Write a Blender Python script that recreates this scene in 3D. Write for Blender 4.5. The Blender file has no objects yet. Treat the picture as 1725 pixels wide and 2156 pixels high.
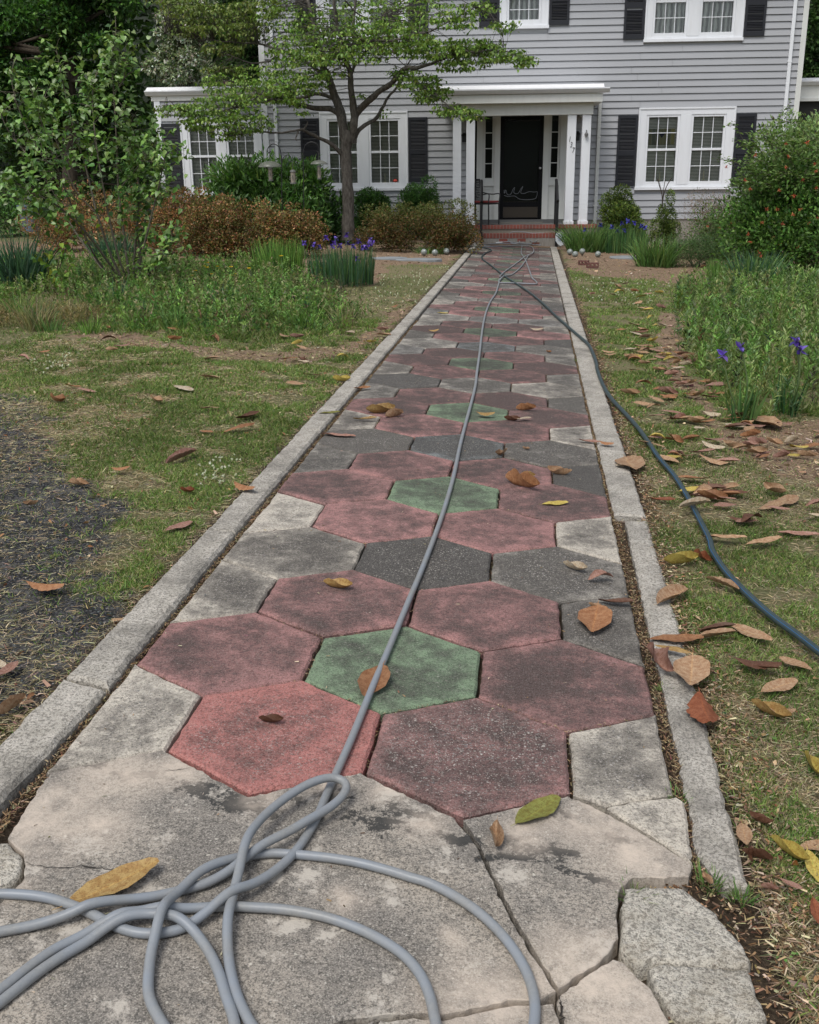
import bpy, math, random
import numpy as np
from mathutils import Vector, Matrix
random.seed(7)
RNG = np.random.default_rng(7)
sc = bpy.context.scene
COL = sc.collection
# ------------------------------------------------------------------ camera
F, CX, CY, PITCH, YAW, ROLL = 2130.0, 862.5, 1078.0, 0.31717, 0.11985, -0.01124   # pixels of a 1725 x 2156 picture
CAM = np.array([0.39775, -2.88891, 1.46890])
CS = -0.05435                     # the paving falls gently to the right
U = 0.535                         # width of one hexagonal paver across its flats
def _rot():
    c, s = math.cos(YAW), math.sin(YAW)
    fwd = np.array([-s*math.cos(PITCH), c*math.cos(PITCH), -math.sin(PITCH)])
    right = np.array([c, s, 0.0]); up = np.cross(right, fwd)
    cr, sr = math.cos(ROLL), math.sin(ROLL)
    return np.array([cr*right+sr*up, -sr*right+cr*up, fwd])
RM = _rot()
cd = bpy.data.cameras.new('camera'); cam = bpy.data.objects.new('camera', cd); COL.objects.link(cam)
cd.sensor_fit = 'VERTICAL'; cd.sensor_height = 24.0; cd.lens = 24.0*F/2156.0
cd.clip_start = 0.05; cd.clip_end = 2000
m = Matrix.Identity(4)
for i in range(3):
    m[i][0] = RM[0][i]; m[i][1] = RM[1][i]; m[i][2] = -RM[2][i]; m[i][3] = CAM[i]
cam.matrix_world = m
sc.camera = cam
# ------------------------------------------------------------------ light
SUN_EL, SUN_AZ = math.radians(58), math.radians(-155)     # azimuth from +Y towards +X
w = bpy.data.worlds.new('World'); sc.world = w; w.use_nodes = True
wn = w.node_tree; wn.nodes.clear()
wo = wn.nodes.new('ShaderNodeOutputWorld'); bg = wn.nodes.new('ShaderNodeBackground'); sk = wn.nodes.new('ShaderNodeTexSky')
sk.sky_type = 'NISHITA'; sk.sun_disc = False; sk.sun_elevation = SUN_EL; sk.sun_rotation = SUN_AZ
sk.air_density = 1.0; sk.dust_density = 2.5; sk.ozone_density = 1.0
bg.inputs[1].default_value = 0.13
hs = wn.nodes.new('ShaderNodeHueSaturation'); hs.inputs['Saturation'].default_value = .45      # overcast: nearly neutral
wn.links.new(sk.outputs[0], hs.inputs['Color']); wn.links.new(hs.outputs[0], bg.inputs[0]); wn.links.new(bg.outputs[0], wo.inputs[0])
sl = bpy.data.lights.new('sun', 'SUN'); sl.energy = 1.5; sl.angle = math.radians(24); sl.color = (1.0, 0.97, 0.92)
so = bpy.data.objects.new('sun', sl); COL.objects.link(so)
sd = Vector((math.sin(SUN_AZ)*math.cos(SUN_EL), math.cos(SUN_AZ)*math.cos(SUN_EL), math.sin(SUN_EL)))
so.rotation_euler = sd.to_track_quat('Z', 'Y').to_euler()
sc.view_settings.view_transform = 'Standard'; sc.view_settings.look = 'None'; sc.view_settings.exposure = 0.34; sc.view_settings.gamma = 1
# ------------------------------------------------------------------ where things stand
def ray(px, py): return RM.T @ np.array([(px-CX)/F, -(py-CY)/F, 1.0])
def gz(x, y): return CS*2.5*np.tanh(np.asarray(x)/2.5) + 0*np.asarray(y)
def G(px, py, dz=0.0):
    """point of the ground seen at this place of the picture, dz above it"""
    d = ray(px, py); z = 0.0
    for _ in range(12):
        t = (z+dz-CAM[2])/d[2]; p = CAM+t*d; z = float(gz(p[0], p[1]))
    p[2] = z+dz
    return p
def AY(px, py, Y):
    d = ray(px, py); return CAM+d*((Y-CAM[1])/d[1])
def proj(P):
    q = (np.asarray(P)-CAM) @ RM.T
    return CX+F*q[..., 0]/q[..., 2], CY-F*q[..., 1]/q[..., 2], q[..., 2]
# ------------------------------------------------------------------ object helpers
def tag(o, label=None, cat=None, group=None, kind=None):
    if label: o['label'] = label
    if cat: o['category'] = cat
    if group: o['group'] = group
    if kind: o['kind'] = kind
    return o
def empty(name, loc=(0, 0, 0), rz=0, **k):
    o = bpy.data.objects.new(name, None); COL.objects.link(o); o.location = loc; o.rotation_euler = (0, 0, rz); o.empty_display_size = .1
    return tag(o, **k)
def link(name, me, parent=None, mat=None, loc=None):
    o = bpy.data.objects.new(name, me); COL.objects.link(o)
    if mat and not me.materials: me.materials.append(mat)
    if parent: o.parent = parent
    if loc is not None: o.location = loc
    return o
def npmesh(name, V, faces, cols=None, smooth=False, extra=None):
    """faces: list of equal-size index arrays or one array (n,k)"""
    V = np.asarray(V, np.float32); me = bpy.data.meshes.new(name)
    if not isinstance(faces, list): faces = [faces]
    me.vertices.add(len(V)); me.vertices.foreach_set('co', V.ravel())
    loops = np.concatenate([f.ravel() for f in faces]).astype(np.int32)
    tot = np.concatenate([np.full(len(f), f.shape[1], np.int32) for f in faces])
    st = np.concatenate([[0], np.cumsum(tot)[:-1]]).astype(np.int32)
    me.loops.add(len(loops)); me.loops.foreach_set('vertex_index', loops)
    me.polygons.add(len(tot)); me.polygons.foreach_set('loop_start', st); me.polygons.foreach_set('loop_total', tot)
    if smooth: me.polygons.foreach_set('use_smooth', np.ones(len(tot), bool))
    me.update(calc_edges=True); me.validate()
    if cols is not None:
        a = me.color_attributes.new('Col', 'FLOAT_COLOR', 'POINT')
        c = np.ones((len(V), 4), np.float32); c[:, :3] = cols; a.data.foreach_set('color', c.ravel())
    for k, v in (extra or {}).items():
        a = me.attributes.new(k, 'FLOAT', 'POINT'); a.data.foreach_set('value', np.asarray(v, np.float32))
    return me
class MB:
    def __init__(s): s.v = []; s.f = []
    def add(s, vs, fs):
        n = len(s.v); s.v += [tuple(map(float, p)) for p in vs]; s.f += [tuple(n+i for i in f) for f in fs]; return s
    def box(s, x0, x1, y0, y1, z0, z1):
        return s.add([(x0, y0, z0), (x1, y0, z0), (x1, y1, z0), (x0, y1, z0), (x0, y0, z1), (x1, y0, z1), (x1, y1, z1), (x0, y1, z1)],
                     [(0, 3, 2, 1), (4, 5, 6, 7), (0, 1, 5, 4), (1, 2, 6, 5), (2, 3, 7, 6), (3, 0, 4, 7)])
    def prism(s, prof, x0, x1):           # profile of (y, z) run along x
        n = len(prof); vs = [(x0, a, b) for a, b in prof]+[(x1, a, b) for a, b in prof]
        return s.add(vs, [tuple(range(n)), tuple(reversed(range(n, 2*n)))]+[(i, i+n, (i+1) % n+n, (i+1) % n) for i in range(n)])
    def tube(s, pts, rad, seg=8):
        V, Fc = tube_np(np.array(pts, float), rad, seg); return s.add(V, [tuple(f) for f in Fc]+[tuple(range(seg))[::-1], tuple(range(len(V)-seg, len(V)))])
    def lathe(s, prof, c=(0, 0, 0), seg=16):
        n = len(prof); vs = []
        for i in range(seg):
            a = 2*math.pi*i/seg
            vs += [(c[0]+r*math.cos(a), c[1]+r*math.sin(a), c[2]+z) for r, z in prof]
        return s.add(vs, [(i*n+j, ((i+1) % seg)*n+j, ((i+1) % seg)*n+j+1, i*n+j+1) for i in range(seg) for j in range(n-1)])
    def build(s, name, mat, parent=None, bevel=0, smooth=False, loc=None):
        me = bpy.data.meshes.new(name); me.from_pydata(s.v, [], s.f); me.update()
        if smooth: me.polygons.foreach_set('use_smooth', np.ones(len(me.polygons), bool))
        o = link(name, me, parent, mat, loc)
        if bevel:
            b = o.modifiers.new('bevel', 'BEVEL'); b.width = bevel; b.segments = 2; b.limit_method = 'ANGLE'
        return o
def catmull(P, n=6):
    P = np.array(P, float); Q = np.vstack([2*P[0]-P[1], P, 2*P[-1]-P[-2]]); out = []
    for i in range(1, len(Q)-2):
        t = np.linspace(0, 1, n, endpoint=False)[:, None]
        a, b, c, d = Q[i-1], Q[i], Q[i+1], Q[i+2]
        out.append(.5*((2*b)+(c-a)*t+(2*a-5*b+4*c-d)*t**2+(3*b-a-3*c+d)*t**3))
    out.append(P[-1:]); return np.vstack(out)
def tube_np(P, rad, seg=8):
    n = len(P); rad = np.broadcast_to(np.asarray(rad, float), (n,))
    T = np.gradient(P, axis=0); T /= np.linalg.norm(T, axis=1)[:, None]+1e-9
    N = np.zeros_like(P); a = np.array([0, 0, 1.0]) if abs(T[0, 2]) < .9 else np.array([1.0, 0, 0])
    N[0] = np.cross(T[0], a); N[0] /= np.linalg.norm(N[0])
    for i in range(1, n):
        v = N[i-1]-T[i]*np.dot(N[i-1], T[i]); N[i] = v/(np.linalg.norm(v)+1e-9)
    B = np.cross(T, N); an = np.linspace(0, 2*np.pi, seg, endpoint=False)
    V = P[:, None]+rad[:, None, None]*(np.cos(an)[None, :, None]*N[:, None]+np.sin(an)[None, :, None]*B[:, None])
    i = np.arange(n-1)[:, None]*seg; j = np.arange(seg)[None]; k = (j+1) % seg
    Fc = np.stack([i+j, i+k, i+seg+k, i+seg+j], -1).reshape(-1, 4)
    return V.reshape(-1, 3), Fc
def tubes_mesh(name, paths, seg=6, smooth=True):
    Vs, Fs, n = [], [], 0
    for P, r in paths:
        V, Fc = tube_np(np.asarray(P, float), r, seg); Vs.append(V); Fs.append(Fc+n); n += len(V)
    return npmesh(name, np.vstack(Vs), np.vstack(Fs), smooth=smooth)
# value noise
_N = np.random.default_rng(3).random((256, 256))
def vnoise(x, y, s=1.0, o=0):
    x = np.asarray(x)*s+o*17.3+1000; y = np.asarray(y)*s+o*9.1+1000
    i = np.floor(x).astype(int); j = np.floor(y).astype(int); fx = x-i; fy = y-j; fx = fx*fx*(3-2*fx); fy = fy*fy*(3-2*fy)
    g = lambda a, b: _N[a % 256, b % 256]
    return (g(i, j)*(1-fx)+g(i+1, j)*fx)*(1-fy)+(g(i, j+1)*(1-fx)+g(i+1, j+1)*fx)*fy
def fbm(x, y, s=1.0, o=0, n=4): return sum(vnoise(x, y, s*2**k, o+k)*.5**k for k in range(n))/sum(.5**k for k in range(n))
def inpoly(x, y, poly):
    x = np.asarray(x); y = np.asarray(y); r = np.zeros(x.shape, bool); n = len(poly)
    for i in range(n):
        x1, y1 = poly[i][:2]; x2, y2 = poly[(i+1) % n][:2]
        c = ((y1 > y) != (y2 > y)) & (x < (x2-x1)*(y-y1)/(y2-y1+1e-12)+x1); r ^= c
    return r
def gpoly(pts): return [G(*p)[:2] for p in pts]
def sm(a, b, x): t = np.clip((x-a)/(b-a), 0, 1); return t*t*(3-2*t)
# ------------------------------------------------------------------ leaf and blade clouds
T_LEAF = (np.array([(0, 0, 0), (-.5, .42, .10), (0, .5, 0), (.5, .42, .10), (0, 1, -.12)]), np.array([(0, 2, 1), (0, 3, 2), (1, 2, 4), (2, 3, 4)]))
T_OVAL = (np.array([(0, 0, 0), (-.42, .2, .08), (0, .25, 0), (.42, .2, .08), (-.46, .55, .06), (0, .6, -.02), (.46, .55, .06), (0, 1, -.16)]),
          np.array([(0, 2, 1), (0, 3, 2), (1, 2, 5), (1, 5, 4), (2, 3, 6), (2, 6, 5), (4, 5, 7), (5, 6, 7)]))
T_TRI = (np.array([(-.5, 0, 0), (.5, 0, 0), (0, 1, 0)]), np.array([(0, 1, 2)]))
T_BLADE = (np.array([(-.5, 0, 0), (.5, 0, 0), (-.42, .45, -.04), (.42, .45, -.04), (0, 1, -.28)]), np.array([(0, 1, 3), (0, 3, 2), (2, 3, 4)]))
T_CHIP = (np.array([(-.5, 0, 0), (.4, .05, .05), (.5, 1, 0), (-.35, .9, .05)]), np.array([(0, 1, 2), (0, 2, 3)]))
T_ROCK = (np.array([(0, 0, .5), (0, 0, -.4), (.5, 0, 0), (-.45, .1, 0), (0, .5, .1), (.1, -.5, 0)]),
          np.array([(0, 2, 4), (0, 4, 3), (0, 3, 5), (0, 5, 2), (1, 4, 2), (1, 3, 4), (1, 5, 3), (1, 2, 5)]))
def unit(a): return a/(np.linalg.norm(a, axis=-1, keepdims=True)+1e-9)
def cloud(name, P, D, L, W, cols, tmpl=T_LEAF, N=None, rng=RNG):
    """one mesh of many leaves: P base, D direction along the leaf, L length, W width"""
    n = len(P); P = np.asarray(P, float); D = unit(np.asarray(D, float))
    if N is None: N = rng.normal(size=(n, 3))*.6+np.array([0, 0, 1.0])
    S = unit(np.cross(D, N)); Nn = np.cross(S, D)
    L = np.broadcast_to(L, (n,))[:, None, None]; W = np.broadcast_to(W, (n,))[:, None, None]
    v, f = tmpl; v = v[None]
    X = P[:, None]+v[..., 0:1]*W*S[:, None]+v[..., 1:2]*L*D[:, None]+v[..., 2:3]*L*Nn[:, None]
    k = v.shape[1]; Fc = (np.arange(n)[:, None, None]*k+f[None]).reshape(-1, f.shape[1])
    return npmesh(name, X.reshape(-1, 3), Fc, cols=np.repeat(cols, k, axis=0))
def pal(n, cols, wts=None, jit=.12, rng=RNG):
    c = np.array(cols, float); i = rng.choice(len(c), n, p=None if wts is None else np.array(wts)/np.sum(wts))
    return np.clip(c[i]*(1+rng.normal(size=(n, 1))*jit*1.4+rng.normal(size=(n, 3))*jit*.4), .003, .95)
# ------------------------------------------------------------------ materials
def mat(name, col=(.5, .5, .5), rough=.7, metal=0, spec=.5):
    m = bpy.data.materials.new(name); m.use_nodes = True; b = m.node_tree.nodes['Principled BSDF']
    b.inputs['Base Color'].default_value = (*col, 1); b.inputs['Roughness'].default_value = rough; b.inputs['Metallic'].default_value = metal
    b.inputs['Specular IOR Level'].default_value = spec
    return m
class NT:
    def __init__(s, m): s.m = m; s.t = m.node_tree; s.b = s.t.nodes['Principled BSDF']
    def n(s, typ, **k):
        x = s.t.nodes.new('ShaderNode'+typ)
        for a, v in k.items():
            if a.startswith('i_'): x.inputs[a[2:].replace('_', ' ')].default_value = v
            else: setattr(x, a, v)
        return x
    def l(s, a, b): s.t.links.new(a, b)
    def pos(s): return s.n('NewGeometry').outputs['Position']
    def noise(s, scale, det=4, rough=.55, vec=None):
        x = s.n('TexNoise'); x.inputs['Scale'].default_value = scale; x.inputs['Detail'].default_value = det; x.inputs['Roughness'].default_value = rough
        s.l(vec or s.pos(), x.inputs['Vector']); return x.outputs['Fac']
    def vor(s, scale, out='Distance', vec=None, rnd=1):
        x = s.n('TexVoronoi'); x.inputs['Scale'].default_value = scale; x.inputs['Randomness'].default_value = rnd
        s.l(vec or s.pos(), x.inputs['Vector']); return x.outputs[out]
    def ramp(s, fac, stops):
        x = s.n('ValToRGB'); e = x.color_ramp.elements
        while len(e) < len(stops): e.new(.5)
        for i, (p, c) in enumerate(stops):
            e[i].position = p; e[i].color = (*(c if isinstance(c, tuple) else (c, c, c)), 1)
        s.l(fac, x.inputs[0]); return x.outputs[0]
    def mix(s, fac, a, b, typ='MIX'):
        x = s.n('Mix', data_type='RGBA', blend_type=typ); x.clamp_result = False
        for i, v in ((0, fac), (6, a), (7, b)):
            if hasattr(v, 'is_linked') or hasattr(v, 'links'): s.l(v, x.inputs[i])
            elif i == 0: x.inputs[0].default_value = v
            else: x.inputs[i].default_value = (*v, 1)
        return x.outputs[2]
    def math(s, op, a, b=0.0, clamp=False):
        x = s.n('Math', operation=op); x.use_clamp = clamp
        for i, v in ((0, a), (1, b)):
            if hasattr(v, 'links'): s.l(v, x.inputs[i])
            else: x.inputs[i].default_value = v
        return x.outputs[0]
    def attr(s, name, out='Color'):
        x = s.n('Attribute'); x.attribute_name = name; return x.outputs[out]
    def bump(s, h, strength=.3, dist=.01, nrm=None):
        x = s.n('Bump'); x.inputs['Strength'].default_value = strength; x.inputs['Distance'].default_value = dist; s.l(h, x.inputs['Height'])
        if nrm: s.l(nrm, x.inputs['Normal'])
        s.l(x.outputs[0], s.b.inputs['Normal']); return x.outputs[0]
    def base(s, c): s.l(c, s.b.inputs['Base Color'])
def leafmat(name, rough=.5, trans=.25, spec=.35):
    m = mat(name, (.1, .2, .05), rough, spec=spec); t = NT(m); c = t.attr('Col'); t.base(c)
    if trans:
        tr = t.n('BsdfTranslucent'); br = t.mix(1.0, c, (1.3, 1.5, .7), 'MULTIPLY'); t.l(br, tr.inputs[0])
        mx = t.n('MixShader'); mx.inputs[0].default_value = trans; t.l(t.b.outputs[0], mx.inputs[1]); t.l(tr.outputs[0], mx.inputs[2])
        out = [n for n in t.t.nodes if n.type == 'OUTPUT_MATERIAL'][0]; t.l(mx.outputs[0], out.inputs[0])
    return m
M_LEAF = leafmat('foliage', .55, .25, .3); M_GLOSSLEAF = leafmat('glossy_foliage', .38, .15, .5); M_CHIP = leafmat('litter', .9, 0, .1)
M_GRASS = leafmat('grass', .6, .25, .2); M_PETAL = leafmat('petal', .6, .3, .2)
def bark(name, a, b, sc_=18):
    m = mat(name, a, .9, spec=.2); t = NT(m)
    mp = t.n('Mapping'); mp.inputs['Scale'].default_value = (1, 1, .3); t.l(t.pos(), mp.inputs['Vector'])
    nz = t.noise(sc_, 6, .7, mp.outputs[0]); t.base(t.ramp(nz, [(.3, a), (.7, b)])); t.bump(nz, .9, .03); return m
M_BARK = bark('dogwood_bark', (.035, .029, .024), (.17, .155, .135), 22); M_DARKBARK = bark('dark_bark', (.03, .025, .02), (.1, .08, .06)); M_STEM = bark('shrub_stem', (.09, .08, .06), (.22, .19, .15), 30)
def painted(name, col, rough=.55, var=.12, sc_=3, bump=.05, dirt=(.35, .33, .3), streak=True):
    m = mat(name, col, rough); t = NT(m); mp = t.n('Mapping'); mp.inputs['Scale'].default_value = (3, 3, .5) if streak else (1, 1, 1); t.l(t.pos(), mp.inputs['Vector'])
    nz = t.noise(sc_, 5, .6, mp.outputs[0]); f = t.ramp(nz, [(.45, 0.0), (.85, var*3)])
    t.base(t.mix(f, col, tuple(c*d*1.6 for c, d in zip(col, dirt)))); n2 = t.noise(60, 3); t.bump(n2, bump, .004); return m
M_WHITE = painted('white_paint', (.76, .78, .81), .5, .06); M_CREAM = painted('aged_white_paint', (.66, .67, .64), .5, .08)
M_BLACK = painted('black_painted_wood', (.009, .0105, .016), .6, .05, dirt=(.8, .8, .8)); M_METAL = mat('black_metal', (.012, .012, .013), .4); M_DOOR = mat('black_door_paint', (.004, .004, .005), .5, spec=.15)
M_ROOFW = painted('white_roof_metal', (.80, .80, .81), .4, .05); M_SHINGLE = mat('roof_shingle', (.06, .06, .065), .9)
M_DARKROOM = mat('dark_interior', (.02, .02, .018), .9); M_RED = mat('red_cushion', (.2, .03, .03), .8); M_CHROME = mat('silver_knob', (.7, .7, .7), .25, 1)
M_FLOOR = painted('grey_porch_floor', (.12, .12, .12), .7, streak=False); M_PORCHCONC = painted('step_concrete', (.27, .25, .2), .9, .2, 8, .4)
# lap siding
M_SIDE = mat('grey_lap_siding', (.3, .3, .32), .6); t = NT(M_SIDE)
mp = t.n('Mapping'); mp.inputs['Scale'].default_value = (.6, .6, 14); t.l(t.pos(), mp.inputs['Vector'])
nz = t.noise(3, 5, .6, mp.outputs[0]); n2 = t.noise(.7, 3)
t.base(t.mix(t.ramp(n2, [(.35, 0.0), (.7, .35)]), t.mix(nz, (.335, .345, .365), (.405, .415, .435)), (.33, .335, .345))); t.bump(nz, .15, .004)
# glass
def glassmat(name, tint=(.02, .022, .022), tr=.75):
    m = mat(name); t = NT(m); t.t.nodes.remove(t.b)
    a = t.n('BsdfTransparent'); a.inputs[0].default_value = (.93, .95, .94, 1); g = t.n('BsdfGlossy'); g.inputs['Roughness'].default_value = .03; g.inputs[0].default_value = (.9, .9, .9, 1)
    fr = t.n('Fresnel'); fr.inputs[0].default_value = 1.5; mx = t.n('MixShader'); t.l(fr.outputs[0], mx.inputs[0]); t.l(a.outputs[0], mx.inputs[1]); t.l(g.outputs[0], mx.inputs[2])
    out = [n for n in t.t.nodes if n.type == 'OUTPUT_MATERIAL'][0]; t.l(mx.outputs[0], out.inputs[0]); return m
M_GLASS = glassmat('window_glass')
M_BLIND = mat('venetian_blind', (.30, .29, .26), .7); t = NT(M_BLIND)
wv = t.n('TexWave', bands_direction='Z'); wv.inputs['Scale'].default_value = 9.5; t.l(t.pos(), wv.inputs['Vector']); t.base(t.ramp(wv.outputs['Fac'], [(.15, (.16, .16, .15)), (.6, (.62, .60, .54))]))
M_CURTAIN = mat('lace_curtain', (.4, .4, .38), .9); t = NT(M_CURTAIN)
wv = t.n('TexWave', bands_direction='X'); wv.inputs['Scale'].default_value = 2.6; wv.inputs['Distortion'].default_value = 2.5; wv.inputs['Detail'].default_value = 3; t.l(t.pos(), wv.inputs['Vector']); t.base(t.ramp(wv.outputs['Fac'], [(.1, (.2, .2, .2)), (.8, (.7, .7, .68))]))
# brick
M_BRICK = mat('red_brick', (.25, .07, .05), .85); t = NT(M_BRICK); nz = t.noise(14, 6, .7); n2 = t.noise(3, 3)
t.base(t.mix(t.ramp(n2, [(.45, 0.0), (.7, .6)]), t.mix(nz, (.17, .04, .03), (.36, .12, .085)), (.10, .06, .05))); t.bump(nz, .4, .006)
M_MORTAR = painted('mortar', (.3, .28, .25), .95, .3, 10, .4)
# concrete kerb with exposed aggregate
def warp(t, amt=.012, sc_=60):
    nz = t.n('TexNoise'); nz.inputs['Scale'].default_value = sc_; nz.inputs['Detail'].default_value = 2; t.l(t.pos(), nz.inputs['Vector'])
    m1 = t.n('VectorMath', operation='SCALE'); m1.inputs['Scale'].default_value = amt; t.l(nz.outputs['Color'], m1.inputs[0]); m2 = t.n('VectorMath', operation='ADD'); t.l(t.pos(), m2.inputs[0]); t.l(m1.outputs[0], m2.inputs[1]); return m2.outputs[0]
def pebbles(t, c, scale, lo, hi, cols, amount=1.0, size=(.25, .42), wp=None):
    """irregular stones set in the cement; returns colour and mask"""
    v = t.vor(scale, 'Distance', wp); vc = t.vor(scale, 'Color', wp); sep = t.n('SeparateColor'); t.l(vc, sep.inputs[0])
    m_ = t.math('MULTIPLY', t.ramp(v, [(size[0], 1.0), (size[1], 0.0)]), t.ramp(sep.outputs[0], [(lo, 0.0), (hi, 1.0)]))
    if hasattr(amount, 'links') or amount != 1.0: m_ = t.math('MULTIPLY', m_, amount)
    n_ = len(cols); return t.mix(m_, c, t.ramp(sep.outputs[1], [((i+.5)/n_, q) for i, q in enumerate(cols)])), m_
def concrete(name, lo, hi, stain=(.085, .08, .07), stain_amt=.5, agg=.5, bump=.5, stsc=2.2):
    m = mat(name, hi, .9, spec=.2); t = NT(m); wp = warp(t)
    big = t.noise(stsc, 5, .65); fine = t.noise(95, 3, .8); mid = t.noise(14, 5, .65); speck = t.noise(240, 2, .7)
    c = t.mix(t.ramp(mid, [(.36, 0.0), (.64, 1.0)]), lo, hi)
    c, p1 = pebbles(t, c, 110, .35, .5, [(.16, .15, .14), (.33, .29, .25), (.52, .47, .41), (.42, .33, .28), (.24, .25, .26), (.62, .58, .52)], agg, (.28, .45), wp)
    c, p2 = pebbles(t, c, 210, .5, .6, [(.12, .12, .11), (.4, .36, .31), (.6, .55, .5), (.2, .19, .18)], agg*.8, (.3, .45), wp)
    c = t.mix(t.ramp(fine, [(.40, .75), (.52, 0.0)]), c, tuple(x*.35 for x in lo)); c = t.mix(t.ramp(speck, [(.34, .8), (.44, 0.0)]), c, tuple(x*.28 for x in lo))
    c = t.mix(t.math('MULTIPLY', t.ramp(big, [(.48, 0.0), (.68, 1.0)]), stain_amt), c, stain)
    t.base(c); h = t.math('ADD', t.math('MULTIPLY', fine, .9), t.math('ADD', t.math('MULTIPLY', p1, .3), t.math('MULTIPLY', mid, .6))); t.bump(h, bump, .008)
    return m
M_KERB = concrete('weathered_kerb_concrete', (.42, .39, .335), (.57, .53, .465), stain_amt=.6, agg=.4, bump=.8, stsc=3.1)
M_CHUNK = concrete('broken_concrete', (.44, .41, .35), (.60, .56, .48), agg=.45, bump=1.0, stsc=6, stain=(.25, .20, .13), stain_amt=.5)
# smooth-trowelled apron slab: grey-buff cement, worn pale patches, dark old tar-like stains along its upper edge
M_APRON = mat('apron_cement', (.3, .28, .26), .85, spec=.2); t = NT(M_APRON)
wp = warp(t); big = t.noise(2.1, 5, .65); fine = t.noise(100, 3, .8); mid = t.noise(13, 6, .7); tiny = t.noise(260, 2, .7)
c = t.mix(t.ramp(big, [(.38, 0.0), (.62, 1.0)]), (.235, .215, .19), (.43, .38, .315))
c = t.mix(t.ramp(mid, [(.46, 0.0), (.66, .7)]), c, (.13, .122, .11))
c, peb = pebbles(t, c, 130, .62, .7, [(.1, .1, .095), (.3, .27, .23), (.45, .41, .35), (.55, .52, .46)], .75, (.25, .4), wp)
c = t.mix(t.ramp(fine, [(.40, .7), (.53, 0.0)]), c, (.075, .07, .063)); c = t.mix(t.ramp(tiny, [(.36, .7), (.45, 0.0)]), c, (.06, .057, .05)); c = t.mix(t.ramp(tiny, [(.56, 0.0), (.64, .6)]), c, (.50, .46, .40))
c, p2 = pebbles(t, c, 38, .86, .88, [(.5, .47, .4), (.6, .56, .48)], .8, (.10, .17), wp)
chalk = t.math('MULTIPLY', t.ramp(t.noise(5.5, 7, .75), [(.555, 0.0), (.61, 1.0)]), .8); c = t.mix(chalk, c, (.52, .475, .41))
st = t.attr('stain', 'Fac'); sn = t.ramp(t.noise(15, 7, .68), [(.46, 0.0), (.52, 1.0)])
stf = t.ramp(t.math('ADD', t.math('MULTIPLY', st, .62), t.math('MULTIPLY', t.math('SUBTRACT', t.noise(19, 9, .78), .5), 2.4)), [(.46, 0.0), (.52, 1.0)]); c = t.mix(t.math('MULTIPLY', stf, .93), c, (.045, .045, .043))
pale = t.attr('pale', 'Fac'); pl = t.math('MULTIPLY', pale, t.ramp(t.noise(9, 6, .7), [(.36, .25), (.6, 1.0)])); c = t.mix(t.math('MULTIPLY', pl, .88), c, (.60, .51, .42))
t.base(c); h = t.math('SUBTRACT', t.math('ADD', t.math('MULTIPLY', fine, .6), t.math('MULTIPLY', mid, .8)), t.math('MULTIPLY', stf, .6)); t.bump(h, .45, .008)
# pavers
M_PAVER = mat('coloured_concrete_paver', (.3, .2, .2), .85, spec=.25); t = NT(M_PAVER)
tint = t.attr('Col'); edge = t.attr('edge', 'Fac'); dirt = t.attr('dirt', 'Fac'); agg = t.attr('agg', 'Fac')
wp = warp(t); big = t.noise(3.4, 6, .7); mid = t.noise(15, 7, .74); fine = t.noise(105, 3, .8); tiny = t.noise(260, 2, .7)
c = t.mix(t.math('MULTIPLY', edge, .5), tint, t.mix(1.0, tint, (1.22, 1.2, 1.18), 'MULTIPLY'))
c = t.mix(t.ramp(mid, [(.38, .5), (.52, 0.0)]), c, t.mix(1.0, tint, (1.45, 1.45, 1.42), 'MULTIPLY'))
clus = t.ramp(t.noise(5.5, 4), [(.42, 0.0), (.62, 1.0)])
dk = t.math('ADD', t.math('MULTIPLY', mid, .85), t.math('MULTIPLY', big, 1.25)); dk = t.math('ADD', dk, t.math('MULTIPLY', dirt, .60)); dk = t.math('SUBTRACT', dk, t.math('MULTIPLY', edge, .15))
dkf = t.ramp(t.math('SUBTRACT', dk, .80), [(.14, 0.0), (.36, .62), (.58, 1.0)])
c = t.mix(t.math('MULTIPLY', dkf, .84), c, (.052, .047, .042))
am = t.math('MULTIPLY', t.math('ADD', t.math('MULTIPLY', agg, .75), t.math('MULTIPLY', t.math('MULTIPLY', clus, agg), .6), True), t.math('SUBTRACT', 1.0, t.math('MULTIPLY', edge, .7)))
am2 = t.math('MULTIPLY', am, t.ramp(t.noise(8, 4), [(.36, 0.0), (.56, 1.0)]))
STN = [(.10, .095, .085), (.2, .185, .165), (.32, .29, .25), (.46, .42, .37), (.16, .165, .17), (.55, .51, .46)]
c, pb = pebbles(t, c, 95, .3, .5, STN, am2, (.28, .42), wp); c, pb2 = pebbles(t, c, 190, .4, .6, STN, am, (.3, .45), wp); c, pb3 = pebbles(t, c, 42, .90, .92, [(.42, .39, .34), (.52, .48, .42)], t.math('ADD', t.math('MULTIPLY', agg, .5), .25), (.08, .15), wp)
c = t.mix(t.ramp(fine, [(.38, .55), (.51, 0.0)]), c, t.mix(.55, (.035, .03, .027), t.mix(1.0, c, (.25, .25, .25), 'MULTIPLY')))
c = t.mix(t.ramp(tiny, [(.36, .6), (.45, 0.0)]), c, t.mix(1.0, c, (.3, .3, .3), 'MULTIPLY')); c = t.mix(t.ramp(tiny, [(.56, 0.0), (.66, .4)]), c, t.mix(.5, c, (.55, .50, .46)))
t.base(c)
h = t.math('ADD', t.math('MULTIPLY', fine, .9), t.math('ADD', t.math('MULTIPLY', pb, .5), t.math('MULTIPLY', mid, .5))); t.bump(h, .6, .007)
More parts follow.
